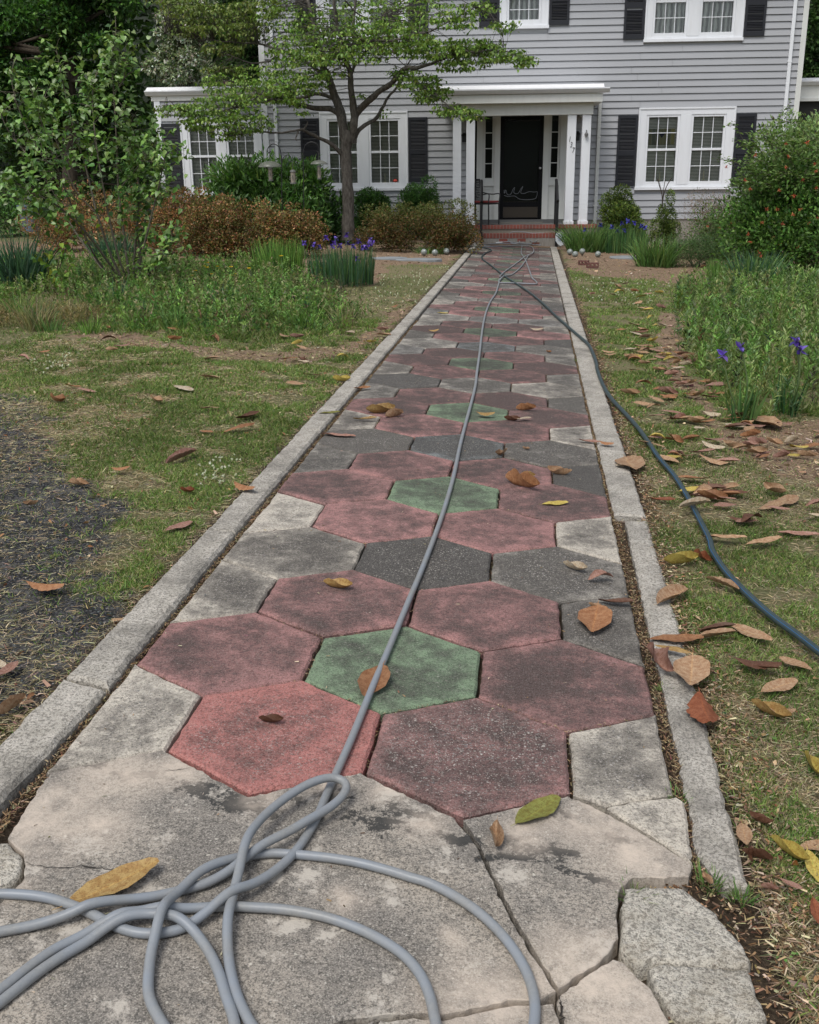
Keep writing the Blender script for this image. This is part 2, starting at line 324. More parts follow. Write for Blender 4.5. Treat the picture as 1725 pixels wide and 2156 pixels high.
# ------------------------------------------------------------------ GROUND: one sheet
def axis(segs):
    out = []
    for a, b, d in segs: out += list(np.arange(a, b, d))
    return np.array(out+[segs[-1][1]])
gx = axis([(-400, -60, 34), (-60, -12, 4), (-12, -4, .25), (-4, -1.2, .06), (-1.2, 3.2, .045), (3.2, 8, .14), (8, 20, 1), (20, 60, 5), (60, 400, 34)])
gy = axis([(-200, -20, 20), (-20, -3, 1.5), (-3, 6, .045), (6, 14, .09), (14, 24, .16), (24, 60, 2), (60, 500, 30)])
XX, YY = np.meshgrid(gx, gy, indexing='ij')
AS1 = gpoly([(-400, 880), (-20, 885), (60, 905), (150, 985), (215, 1060), (250, 1150), (235, 1260), (190, 1350), (140, 1430), (60, 1520), (-20, 1620), (-600, 2300)])
AS2 = gpoly([(-300, 810), (0, 815), (70, 826), (140, 850), (150, 872), (40, 898), (-300, 900)])
ML1 = gpoly([(110, 688), (300, 706), (430, 728), (560, 738), (680, 722), (760, 690), (860, 640), (880, 650), (820, 700), (700, 752), (560, 762), (420, 752), (280, 728), (120, 700)])
ML2 = gpoly([(-900, 505), (985, 519), (955, 556), (820, 556), (790, 600), (640, 590), (560, 560), (0, 560), (-900, 560)])
MR1 = gpoly([(1185, 512), (1900, 512), (1900, 628), (1700, 622), (1560, 612), (1400, 592), (1210, 574)])
MR2 = gpoly([(1372, 655), (1425, 660), (1436, 720), (1470, 820), (1530, 900), (1620, 880), (1760, 872), (1760, 1045), (1640, 1010), (1530, 930), (1450, 830), (1380, 730)])
BR = gpoly([(1500, 1850), (1600, 1880), (1700, 1960), (1760, 2050), (1760, 2300), (1600, 2300), (1560, 2100), (1590, 2030), (1450, 1870)])
def poly_soft(X, Y, P, blur, o=0):
    dx = (fbm(X, Y, 2.2, o)-.5)*blur*2; dy = (fbm(X, Y, 2.2, o+5)-.5)*blur*2
    dx = dx+(fbm(X, Y, 14, o+2)-.5)*blur*.8
    return inpoly(X+dx, Y+dy, P).astype(float)
def masks(X, Y):
    q_ = sum(poly_soft(X+ox, Y+oy, AS1, .30, 1) for ox, oy in ((0, 0), (.13, 0), (-.13, 0), (0, .15), (0, -.15), (.26, .1), (-.26, -.1)))/7; asph = np.maximum(sm(.30, .62, q_*.75+fbm(X, Y, 7, 14)*.5-.12), poly_soft(X, Y, AS2, .25, 2)*.8)
    mul = np.maximum.reduce([poly_soft(X, Y, ML1, .35, 3), poly_soft(X, Y, ML2, .3, 4), poly_soft(X, Y, MR1, .3, 6), poly_soft(X, Y, MR2, .22, 7)])
    mul = np.maximum(mul, (Y > 20.9)*(np.abs(X) < 7.5))
    bare = np.maximum(poly_soft(X, Y, BR, .16, 8), 0)
    e = np.where(X > 0, X-np.where(Y < 1.7, .93, .98), -X-.955)+(fbm(X, Y, 7, 9)-.5)*.09
    bare = np.maximum(bare, (e < .05)*(Y < 21.5)*1.0)
    dry = sm(.42, .62, fbm(X, Y, .9, 11))
    dl = sm(-.75, -2.6, X)*sm(3.6, 2.2, Y)
    dry = np.clip(dry*.6+dl*.8+.5*sm(.35, .6, fbm(X, Y, 3.1, 12))*(X > 0)*(Y < 4), 0, 1)
    return asph, mul, bare, dry
asph, mul, bare, dry = masks(XX, YY)
inpath = (np.abs(XX) < .86)*(YY < 21.62)*(YY > -3.2)
ZZ = gz(XX, YY)+(fbm(XX, YY, 1.3, 20)-.5)*.05*(np.abs(XX) > 1.2)+(fbm(XX, YY, 9, 21)-.5)*.012-.012
ZZ -= .03*(XX > .88)*(XX < 1.02)*(YY < 21.6)
ZZ = np.where((np.abs(XX) < .93)*(YY < 21.62)*(YY > -3.2), CS*XX-.034+(fbm(XX, YY, 11, 22)-.5)*.010, ZZ)
FR = gpoly([(-30, 1760), (40, 1790), (60, 1850), (1290, 1850), (1460, 1830), (1590, 1860), (1630, 2160), (1640, 2350), (-60, 2350)])
ZZ = np.where(inpoly(XX, YY, FR), CS*XX-.042+(fbm(XX, YY, 13, 23)-.5)*.012, ZZ)
nx, ny = XX.shape; V = np.stack([XX, YY, ZZ], -1).reshape(-1, 3)
ii = (np.arange(nx-1)[:, None]*ny+np.arange(ny-1)[None]).ravel(); Fq = np.stack([ii, ii+ny, ii+ny+1, ii+1], -1)
gme = npmesh('ground', V, Fq, smooth=True, extra={'asph': asph.ravel(), 'mul': np.maximum(mul, 0).ravel(), 'bare': np.maximum(bare, inpath).ravel(), 'dry': dry.ravel()})
M_GROUND = mat('ground', (.1, .08, .05), .95, spec=.15); t = NT(M_GROUND)
nz = t.noise(9, 6, .7); fn = t.noise(90, 5, .75); md = t.noise(34, 5, .7)
grass = t.mix(t.ramp(md, [(.38, 0.0), (.62, 1.0)]), (.09, .105, .04), (.21, .19, .10))
dryc = t.mix(t.ramp(fn, [(.4, 0.0), (.6, 1.0)]), (.13, .105, .06), (.34, .28, .17))
soil = t.mix(t.ramp(fn, [(.35, 0.0), (.65, 1.0)]), (.035, .025, .017), (.12, .09, .062))
mulc = t.mix(t.ramp(fn, [(.38, 0.0), (.62, 1.0)]), (.11, .075, .05), (.38, .27, .18))
v = t.vor(85, 'Distance'); vcol = t.vor(85, 'Color'); sep = t.n('SeparateColor'); t.l(vcol, sep.inputs[0])
asc = t.ramp(sep.outputs[0], [(.0, (.03, .031, .034)), (.5, (.075, .077, .082)), (.9, (.16, .16, .16)), (1.0, (.3, .29, .28))])
asc = t.mix(t.ramp(v, [(.25, 0.0), (.6, .85)]), asc, (.025, .025, .026)); asc = t.mix(t.ramp(nz, [(.48, 0.0), (.68, .75)]), asc, (.17, .165, .155))
c = t.mix(t.attr('dry', 'Fac'), grass, dryc); c = t.mix(t.attr('mul', 'Fac'), c, mulc); c = t.mix(t.attr('asph', 'Fac'), c, asc); c = t.mix(t.attr('bare', 'Fac'), c, soil); t.base(c)
hh = t.math('ADD', t.math('MULTIPLY', fn, 1.0), t.math('MULTIPLY', t.math('MULTIPLY', t.math('SUBTRACT', 1.0, v), t.attr('asph', 'Fac')), 1.2)); t.bump(hh, .9, .015)
ground = link('ground', gme, mat=M_GROUND); ground['kind'] = 'structure'
def ground_z(x, y):
    return gz(x, y)+(fbm(x, y, 1.3, 20)-.5)*.05*(np.abs(x) > 1.2)+(fbm(x, y, 9, 21)-.5)*.012-.012
# ------------------------------------------------------------------ SLABS
def jitter_poly(P, step, amp, seed=0, keep=True):
    r = np.random.default_rng(seed); out = []; n = len(P)
    for i in range(n):
        a = np.array(P[i][:2]); b = np.array(P[(i+1) % n][:2]); L = np.linalg.norm(b-a); k = max(1, int(L/step)); nrm = np.array([-(b-a)[1], (b-a)[0]])/(L+1e-9)
        for j in range(k):
            tt = j/k; q = a+(b-a)*tt; o = r.normal()*amp+(vnoise(q[0], q[1], 25, seed % 50)-.5)*amp*3
            out.append(q+nrm*o*(1 if 0 < j else .5))
    return np.array(out)
def inset(P, d):
    n = len(P); a = np.roll(P, 1, 0); b = np.roll(P, -1, 0); T = unit(b-a); N = np.stack([-T[:, 1], T[:, 0]], 1)
    area = .5*np.sum(P[:, 0]*b[:, 1]-b[:, 0]*P[:, 1]); return P+N*d*(1 if area > 0 else -1)
import bmesh
from mathutils.geometry import delaunay_2d_cdt as cdt
def segdist(X, P):
    A = P[None]; B = np.roll(P, -1, 0)[None]; X = X[:, None]; AB = B-A; t = np.clip(((X-A)*AB).sum(-1)/((AB**2).sum(-1)+1e-12), 0, 1)
    return np.linalg.norm(A+AB*t[..., None]-X, axis=-1).min(1)
def ccw(P): P = [tuple(p[:2]) for p in P]; a = sum(P[i][0]*P[(i+1) % len(P)][1]-P[(i+1) % len(P)][0]*P[i][1] for i in range(len(P))); return P if a > 0 else P[::-1]
class Slabs:
    """slabs laid flat on the falling plane of the path, all in one mesh"""
    def __init__(s): s.V = []; s.F = []; s.C = []; s.E = []; s.D = []; s.A = []; s.S = []; s.Pl = []
    def add(s, poly, top=0.0, th=.05, bev=.006, col=(.4, .4, .4), dirt=0, agg=0, seed=0, jit=.0015, step=.05, tilt=(0, 0), rings=None, gap=.004, grid=.04, edgew=.06):
        P = jitter_poly(poly, step, jit, seed); P = inset(P, gap); n = len(P); c = P.mean(0)
        z = lambda Q, h: CS*Q[:, 0]+h+tilt[0]*(Q[:, 0]-c[0])+tilt[1]*(Q[:, 1]-c[1])
        Q2 = inset(P, bev); R = [(P, top-th), (P, top-bev), (Q2, top)]; base = len(s.V)
        for Q, h in R:
            for q, zz in zip(Q, z(Q, h)): s.V.append((q[0], q[1], zz)); s.E.append(1.0)
        for k in range(2):
            for i in range(n): j = (i+1) % n; s.F.append((base+k*n+i, base+k*n+j, base+(k+1)*n+j, base+(k+1)*n+i))
        lo, hi = Q2.min(0), Q2.max(0); g = np.stack(np.meshgrid(np.arange(lo[0], hi[0], grid), np.arange(lo[1], hi[1], grid), indexing='ij'), -1).reshape(-1, 2)+.37*grid
        ins = g[inpoly(g[:, 0], g[:, 1], Q2.tolist())]; ds = segdist(ins, Q2) if len(ins) else np.zeros(0); ins = ins[ds > grid*.45]; ds = ds[ds > grid*.45]
        allp = [Vector(q) for q in Q2]+[Vector(q) for q in ins]
        vo, eo, fo, ov, oe, of = cdt(allp, [(i, (i+1) % n) for i in range(n)], [], 1, 1e-6)
        base2 = base+2*n; idx = {}
        for vi, org in enumerate(ov):
            k = next((q for q in org if q < n), org[0] if org else None)
            if k is not None and k < n: idx[vi] = base2+k
            else:
                q = np.array([[vo[vi][0], vo[vi][1]]]); dd = ds[k-n] if k is not None else 0
                idx[vi] = len(s.V); s.V.append((q[0, 0], q[0, 1], float(z(q, top)[0])+(float(fbm(q[0, 0], q[0, 1], 9, 31))-.5)*.004)); s.E.append(float(1-sm(.006, edgew, dd)))
        for f in fo: s.F.append(tuple(idx[i] for i in f))
        m_ = len(s.V)-base; s.C += [col]*m_; s.D += [dirt]*m_; s.A += [agg]*m_
        return s
    def build(s, name, mat, parent=None, stain=None):
        me = bpy.data.meshes.new(name); me.from_pydata(s.V, [], s.F)
        a = me.color_attributes.new('Col', 'FLOAT_COLOR', 'POINT'); c = np.ones((len(s.V), 4), np.float32); c[:, :3] = s.C; a.data.foreach_set('color', c.ravel())
        for k, v in (('edge', s.E), ('dirt', s.D), ('agg', s.A)): me.attributes.new(k, 'FLOAT', 'POINT').data.foreach_set('value', np.array(v, np.float32))
        me.update(); me.validate(); return link(name, me, parent, mat)
RED, RED2, GREEN, GREY, DARK, LIGHT, BLUE = (.32, .17, .158), (.345, .145, .128), (.165, .23, .145), (.37, .345, .30), (.25, .24, .22), (.47, .43, .365), (.22, .24, .24)
s3 = 1/math.sqrt(3)
path = Slabs(); R_ = random.Random(5)
def hexp(cx, cy): return [((cx+dx)*U, (cy+dy*s3)*U) for dx, dy in ((.5, -.5), (.5, .5), (0, 1), (-.5, .5), (-.5, -.5), (0, -1))]
def halfL(cy): return [(x*U, (cy+y*s3)*U) for x, y in ((-1.5, -1), (-1, -.5), (-1, .5), (-1.5, 1))]
def halfR(cy): return [(x*U, (cy+y*s3)*U) for x, y in ((1.5, -1), (1.5, 1), (1, .5), (1, -.5))]
near = {-1: [('l', LIGHT, .12, .75), (-.5, RED2, 0.0, .5), (.5, RED, .38, .85), ('r', LIGHT, .22, .8)],
        0: [(-1, RED, .1, .12), (0, GREEN, .12, .25), (1, RED, .4, .12)],
        1: [('l', LIGHT, .3, .7), (-.5, RED, .24, .15), (.5, RED, .22, .1), ('r', GREY, .7, .7)],
        2: [(-1, LIGHT, .38, .5), (0, DARK, .85, .8), (1, GREY, .65, .8)],
        3: [('l', LIGHT, 0, .8), (-.5, RED, .12, .1), (.5, RED, .08, .1), ('r', LIGHT, .12, .4)],
        4: [(-1, RED, .32, .1), (0, GREEN, .12, .2), (1, RED, .45, .1)],
        5: [('l', GREY, .55, .5), (-.5, RED, .28, .1), (.5, RED, .33, .1), ('r', DARK, .95, .2)],
        6: [(-1, GREY, .8, .8), (0, BLUE, .65, .6), (1, GREY, .6, .7)],
        7: [('l', LIGHT, .5, .3), (-.5, RED, .3, .1), (.5, RED, .3, .1), ('r', LIGHT, .3, .6)],
        8: [(-1, RED, .5, .1), (0, GREEN, .2, .1), (1, RED, .62, .1)]}
for row in range(-1, 46):
    y = 1.5*row*s3
    if row in near: T = near[row]
    else:
        k = row % 4; d = lambda: R_.uniform(.25, .80)
        hc = lambda: R_.choice([GREY, LIGHT, GREY, DARK])
        T = {0: [(-1, RED, d(), .1), (0, GREEN, d()*.7, .1), (1, RED, d(), .1)],
             2: [(-1, hc(), d(), .7), (0, R_.choice([BLUE, GREY, DARK]), d(), .5), (1, hc(), d(), .7)]}.get(k, [('l', hc(), d(), .5), (-.5, RED, d()*.8, .1), (.5, RED, d(), .1), ('r', hc(), d()+.1, .5)])
    for it in T:
        if (y-s3)*U > 21.55: continue
        seed = row*7+int(10*(it[0] if not isinstance(it[0], str) else (5 if it[0] == 'l' else 6)))+999
        pg = halfL(y) if it[0] == 'l' else halfR(y) if it[0] == 'r' else hexp(it[0], y)
        if row == -1 and it[0] == 'r': pg = ccw([(1.5*U, (y+s3)*U), (1*U, (y+.5*s3)*U), (1*U, (y-.5*s3)*U)]+gpoly([(1276, 1695), (1422, 1670)]))
        pg = [(x, min(yy, 21.6)) for x, yy in pg]
        v_ = 1+R_.uniform(-.10, .10)
        path.add(pg, top=R_.uniform(-.003, .003), col=tuple(c*v_ for c in it[1]), dirt=it[2], agg=it[3], seed=seed, tilt=(R_.uniform(-.006, .006), R_.uniform(-.006, .006)), step=.035 if row < 8 else .2, grid=.04 if row < 8 else .12, jit=.0016, bev=.007, gap=.0045 if row > 1 else .0055)
po = path.build('walkway', M_PAVER); po['kind'] = 'structure'
# kerbs
ke = Slabs(); yk = [21.6, 18.9, 16.1, 13.5, 11, 8.7, 6.6, 4.6, 2.9]
for a, b in zip(yk[:-1], yk[1:]):
    ke.add([(-.825, b), (-.825, a), (-.955, a), (-.955, b)], top=.012, seed=int(a*10), step=.06, jit=.002, bev=.01, gap=.003)
for a, b in zip(yk[:-1], yk[1:-1]+[1.72]):
    ke.add([(.965, b), (.965, a), (.812, a), (.812, b)], top=.008, seed=int(a*11), step=.06, jit=.002, bev=.01, gap=.003)
kerb_left = [gpoly([(158, 1431), (236, 1449), (512, 1128), (452, 1092)]), gpoly([(452, 1091), (512, 1127), (655, 952), (614, 940)])]
kl = [(-.948, 2.9), (-.825, 2.9), (-.822, 1.15), (-.95, 1.05)]
ke.add([(-.955, 1.06), (-.822, 1.06), (-.825, 2.9), (-.955, 2.9)], top=.012, seed=3, step=.03, jit=.002, bev=.012)
ke.add([(-.965, -.29), (-.812, -.33), (-.822, 1.055), (-.955, 1.055)], top=.014, seed=4, step=.03, jit=.002, bev=.012)
ke.add([(-1.0, -2.2), (-.87, -2.2), (-.84, -1.0), (-.812, -.345), (-.968, -.305)], top=.012, seed=5, step=.025, jit=.0022, bev=.012)
kr = gpoly([(1316, 1096), (1366, 1096), (1440, 1340), (1500, 1560), (1582, 1868), (1525, 1862), (1466, 1800), (1420, 1560), (1368, 1340)])
ke.add(ccw(kr), top=.004, seed=8, step=.03, jit=.0022, bev=.012)
ko = ke.build('kerb', M_KERB); ko['kind'] = 'structure'
# cracked apron at the near end of the path
ap = Slabs()
h2 = lambda x, y: (x*U, y*s3*U)
A_top = gpoly([(16, 1768), (104, 1627)])+[h2(-1.49, -1.03), h2(-1, -2.03), h2(-.5, -2.53), h2(0, -2.03), h2(.47, -2.53)]
# the apron's upper edge follows the hexagons above it
A = gpoly([(16, 1768), (62, 1690), (104, 1630)])+[h2(-1.02, -2.0), h2(-.5, -2.53), h2(-.02, -2.03), h2(.46, -2.53)]+gpoly([(1000, 1775), (1030, 1838), (1062, 1905), (1090, 1960), (1122, 2010), (1172, 2088), (1130, 2108), (1070, 2108), (1010, 2122), (930, 2140), (870, 2134), (800, 2140), (640, 2170), (400, 2230), (-60, 2260), (-60, 1990), (0, 1905), (52, 1850), (50, 1800)])
B = [h2(.5, -2.53), h2(.98, -2.05)]+gpoly([(1255, 1702), (1330, 1742), (1400, 1782), (1458, 1822), (1452, 1846), (1400, 1850), (1335, 1848), (1308, 1868), (1300, 1920), (1302, 1975), (1285, 2008), (1230, 2048), (1176, 2082), (1126, 2004), (1094, 1952), (1067, 1898), (1034, 1830), (1005, 1772)])
Cc = gpoly([(1277, 1697), (1345, 1682), (1425, 1674), (1442, 1684), (1452, 1750), (1460, 1818), (1400, 1772), (1340, 1735)])
Gp = gpoly([(1182, 2094), (1230, 2056), (1290, 2018), (1315, 2026), (1345, 2060), (1372, 2082), (1410, 2150), (1430, 2300), (1180, 2300), (1190, 2160), (1170, 2110)])
H = gpoly([(800, 2148), (870, 2142), (930, 2147), (1010, 2130), (1070, 2116), (1130, 2116), (1166, 2112), (1182, 2160), (1172, 2300), (700, 2300)])
H2 = gpoly([(-60, 2266), (400, 2238), (640, 2178), (790, 2150), (690, 2300), (-60, 2420)])
def ccw_(P): P = [tuple(p[:2]) for p in P]; a = sum(P[i][0]*P[(i+1) % len(P)][1]-P[(i+1) % len(P)][0]*P[i][1] for i in range(len(P))); return P if a > 0 else P[::-1]
for k, (P, tp) in enumerate([(A, .003), (B, .002), (Gp, .001), (H, .001), (H2, .001)]):
    ap.add(ccw(P), top=tp, th=.06, seed=40+k, step=.014, jit=.0017, bev=.0022, gap=.0016)
# resample the tops as fine grids so that stains can be given places: the attribute is read from vertices
def apron_mesh():
    me = bpy.data.meshes.new('concrete_apron'); me.from_pydata(ap.V, [], ap.F); me.update(); n = len(me.vertices); co = np.array(ap.V)
    st = np.zeros(n); pale = np.zeros(n)
    for (x, y, z_, a, b) in STAINS: 
        gq = co[:, :2]-G(x, y)[:2]; ca, sa = math.cos(z_), math.sin(z_); uu = (gq[:, 0]*ca+gq[:, 1]*sa)/a; vv = (-gq[:, 0]*sa+gq[:, 1]*ca)/b; st = np.maximum(st, 1.3-np.sqrt(uu**2+vv**2)*.8)
    for (x, y, a) in PALES:
        gq = co[:, :2]-G(x, y)[:2]; pale = np.maximum(pale, np.clip(1.2-np.linalg.norm(gq, axis=1)/a, 0, 1))
    for k, v in (('stain', np.clip(st, 0, 1)), ('pale', pale)): me.attributes.new(k, 'FLOAT', 'POINT').data.foreach_set('value', v.astype(np.float32))
    return me
STAINS = [(420, 1660, 0, .10, .035), (300, 1640, -.1, .12, .03), (520, 1692, -.1, .14, .05), (700, 1680, .1, .08, .05), (620, 1650, 0, .08, .03), (790, 1735, -.2, .09, .05), (860, 1715, -.2, .10, .045), (960, 1765, -.3, .09, .03), (985, 1810, 0, .04, .02), (1140, 1790, -.2, .12, .035), (1070, 1810, 0, .07, .025), (1210, 1840, -.3, .12, .02), (1310, 1770, -.2, .06, .03), (210, 1615, .1, .08, .02), (1180, 1720, 0, .05, .03)]
PALES = [(140, 1700, .16), (60, 1790, .08), (200, 1740, .10), (1200, 1730, .10), (1330, 1790, .13), (1120, 1700, .06), (1250, 1700, .06), (730, 1895, .045), (960, 1985, .03), (680, 1650, .06), (1100, 1760, .08), (900, 1740, .07), (370, 1625, .10), (1270, 2090, .2), (1040, 2135, .16), (1360, 1820, .14), (1290, 1720, .12), (1120, 2060, .07), (560, 1690, .07), (820, 1660, .08), (250, 1640, .14), (90, 1740, .16), (30, 1880, .05)]
ao = link('concrete_apron', apron_mesh(), mat=M_APRON); ao['kind'] = 'structure'
cc = Slabs(); cc.add(ccw(Cc), top=-.002, th=.05, col=LIGHT, dirt=0, agg=.7, seed=61, step=.02, jit=.002, bev=.007, gap=.001)
tag(cc.build('broken_paver', M_PAVER), 'triangular broken piece of speckled pale paver wedged between the cracked slab and the right kerb', 'paver piece')
def chunk(name, px, top, label, seed, th=.07):
    P = np.array(ccw(gpoly(px))); c = P.mean(0); me = bpy.data.meshes.new(name); bm = bmesh.new()
    P = jitter_poly(P, .014, .0022, seed); rings = [(inset(P, -.004), top-th), (inset(P, -.001), top-.012), (inset(P, .003), top-.002), (inset(P, .010), top)]
    for k in range(4): q = P+(c-P)*(.30+.19*k); rings.append((q, top))
    vs = [[bm.verts.new((q[0], q[1], CS*q[0]+z+((fbm(q[0], q[1], 22, seed)-.5)*.013 if z >= top else (fbm(q[0], q[1], 30, seed)-.5)*.008))) for q in Q] for Q, z in rings]; n = len(P)
    for a, b in zip(vs[:-1], vs[1:]):
        for i in range(n): bm.faces.new((a[i], a[(i+1) % n], b[(i+1) % n], b[i]))
    bm.faces.new(vs[-1]); bmesh.ops.triangulate(bm, faces=[f for f in bm.faces if len(f.verts) > 4]); bm.to_mesh(me); bm.free()
    me.polygons.foreach_set('use_smooth', np.ones(len(me.polygons), bool))
    return tag(link(name, me, mat=M_CHUNK), label, 'concrete chunk')
chunk('concrete_chunk', [(1316, 1872), (1360, 1868), (1440, 1872), (1470, 1895), (1510, 1925), (1560, 1988), (1582, 2022), (1575, 2034), (1480, 2028), (1380, 2022), (1345, 2030), (1306, 1990), (1308, 1930)], .004, 'rough concrete chunk with a brown worn hollow at the lower right of the path', 71)
chunk('concrete_chunk', [(1368, 2036), (1390, 2027), (1480, 2033), (1576, 2040), (1592, 2075), (1616, 2136), (1540, 2146), (1440, 2146), (1405, 2115), (1380, 2070)], .000, 'pale flat-topped broken concrete chunk, lower one at the lower right of the path', 72)
chunk('concrete_chunk', [(-40, 1770), (18, 1774), (42, 1798), (46, 1822), (30, 1850), (0, 1868), (-60, 1880)], .0, 'small broken concrete chunk at the left edge of the apron beside the kerb end', 73)
# ------------------------------------------------------------------ HOUSE (local x along the facade, y into the house, z up)
PSI = 0.05306
house = empty('house', (0.13, 23.6, 0), PSI, label='grey two-storey lap-sided house with black shutters and a white-columned front porch', cat='house')
HM = Matrix.Translation((0.13, 23.6, 0)) @ Matrix.Rotation(PSI, 4, 'Z')
def hw(u, v, z):                       # a point v metres in front of the facade, in the world
    return HM @ Vector((u, -v, z))
W0, W1 = .45, 6.0
HOLES = [(2.74, 5.04, 1.17, 3.06), (-5.02, -2.84, 1.22, 3.07), (2.76, 5.04, 4.49, 5.9), (-5.0, -2.8, 4.6, 5.9), (-.64, .51, 4.84, 5.9), (-1.2, 1.05, .42, 2.95), (-8.51, -6.47, 1.1, 2.97)]
def siding(name, u0, u1, w0, w1, holes, mate, parent, y0=0.0, lap=.152, seed=1):
    r = random.Random(seed); b = MB(); k = 0; wz = w0
    while wz < w1-.01:
        t_ = min(wz+lap, w1); segs = [(u0, u1)]
        for (a, c, lo, hi) in holes:
            if t_-.03 > lo and wz+.03 < hi:
                ns = []
                for s, e in segs:
                    if c <= s or a >= e: ns.append((s, e))
                    else:
                        if a > s: ns.append((s, a))
                        if c < e: ns.append((c, e))
                segs = ns
        for s, e in segs:
            cuts = [s]; x = s+r.uniform(1.2, 3.6)
            while x < e-.5: cuts.append(x); x += 3.66
            cuts.append(e)
            for c0, c1 in zip(cuts[:-1], cuts[1:]):
                o = r.uniform(-.0015, .0015); c1 -= .006
                b.add([(c0, y0-.036+o, wz), (c1, y0-.036+o, wz), (c1, y0-.012, t_-.013), (c0, y0-.012, t_-.013), (c0, y0+.011, wz+.002), (c1, y0+.011, wz+.002)], [(0, 1, 2, 3), (4, 5, 1, 0)])
        wz += lap
    return b.build(name, mate, parent)
wall = siding('wall', -6.36, 6.44, .48, 6.2, HOLES, M_SIDE, house)
b = MB(); b.box(-6.30, 6.36, .012, .03, .0, 6.2)
hole_fix = MB()
# backing wall made of strips around the openings
b = MB(); xs = sorted({-6.36, 6.44, *[h[0] for h in HOLES[:6]], *[h[1] for h in HOLES[:6]]}); zs = sorted({.3, 6.2, *[h[2] for h in HOLES[:6]], *[h[3] for h in HOLES[:6]]})
for i in range(len(xs)-1):
    for j in range(len(zs)-1):
        cx_, cz_ = (xs[i]+xs[i+1])/2, (zs[j]+zs[j+1])/2
        if not any(h[0] < cx_ < h[1] and h[2] < cz_ < h[3] for h in HOLES[:6]): b.box(xs[i], xs[i+1], .012, .10, zs[j], zs[j+1])
b.box(-6.36, -6.26, .1, 9.0, .3, 6.2); b.box(6.34, 6.44, .1, 9.0, .3, 6.2); b.box(-6.36, 6.44, 9.0, 9.1, .3, 6.2)
b.build('wall_core', M_SIDE, house)
side = siding('wall', -9.06, -6.42, .48, 3.5, [HOLES[6]], M_SIDE, house, seed=4)
b = MB(); b.box(-9.06, -8.51, .012, .1, .3, 3.55); b.box(-8.51, -6.42, .012, .1, .3, 1.1); b.box(-8.51, -6.42, .012, .1, 2.97, 3.55); b.box(-9.06, -8.96, .1, 5, .3, 3.55); b.build('wing_wall_core', M_SIDE, house)
MB().box(-6.4, 6.48, -.006, 9.05, -.3, .475).build('foundation', M_MORTAR, house); MB().box(-9.05, -6.41, -.004, 5, -.3, .475).build('foundation', M_MORTAR, house)
b = MB(); b.box(-9.0, -6.45, 1.2, 1.25, .3, 3.5); b.box(-6.2, 6.3, 1.8, 1.85, .3, 6.2); b.box(-6.2, 6.3, .11, 1.8, 3.55, 3.75); b.box(-6.2, 6.3, .11, 1.8, .3, .5); b.box(-9, -6.45, .11, 1.2, .3, .5); b.build('dark_room', M_DARKROOM, house)
b = MB(); b.box(-6.44, -6.30, -.04, .10, .42, 6.2); b.build('corner_board', M_WHITE, house, .004)
b = MB(); b.box(6.38, 6.50, -.04, .10, .42, 6.2); b.build('corner_board', M_CREAM, house, .004)
b = MB(); b.box(-9.12, -8.97, -.04, .10, .42, 3.5); b.build('corner_board', M_WHITE, house, .004)
# eaves and main roof (above the picture)
b = MB(); b.box(-6.9, 6.95, -.45, 9.5, 6.2, 6.32); b.build('eaves', M_WHITE, house)
b = MB(); b.prism([(-.5, 6.32), (9.55, 6.32), (4.5, 8.9)], -6.95, 7.0); b.build('roof', M_SHINGLE, house)
def downspout(u, v, z0, z1, m_, elbow=None):
    b = MB(); b.box(u-.04, u+.04, -v-.055, -v, z0, z1)
    for z in np.arange(z0+.5, z1, 1.6): b.box(u-.05, u+.05, -v-.058, -v+.01, z, z+.03)
    return b.build('downspout', m_, house, .008)
downspout(-6.10, .03, .3, 6.2, M_WHITE); downspout(6.17, .03, .3, 6.2, M_WHITE); downspout(1.80, .03, .3, 3.25, M_CREAM)
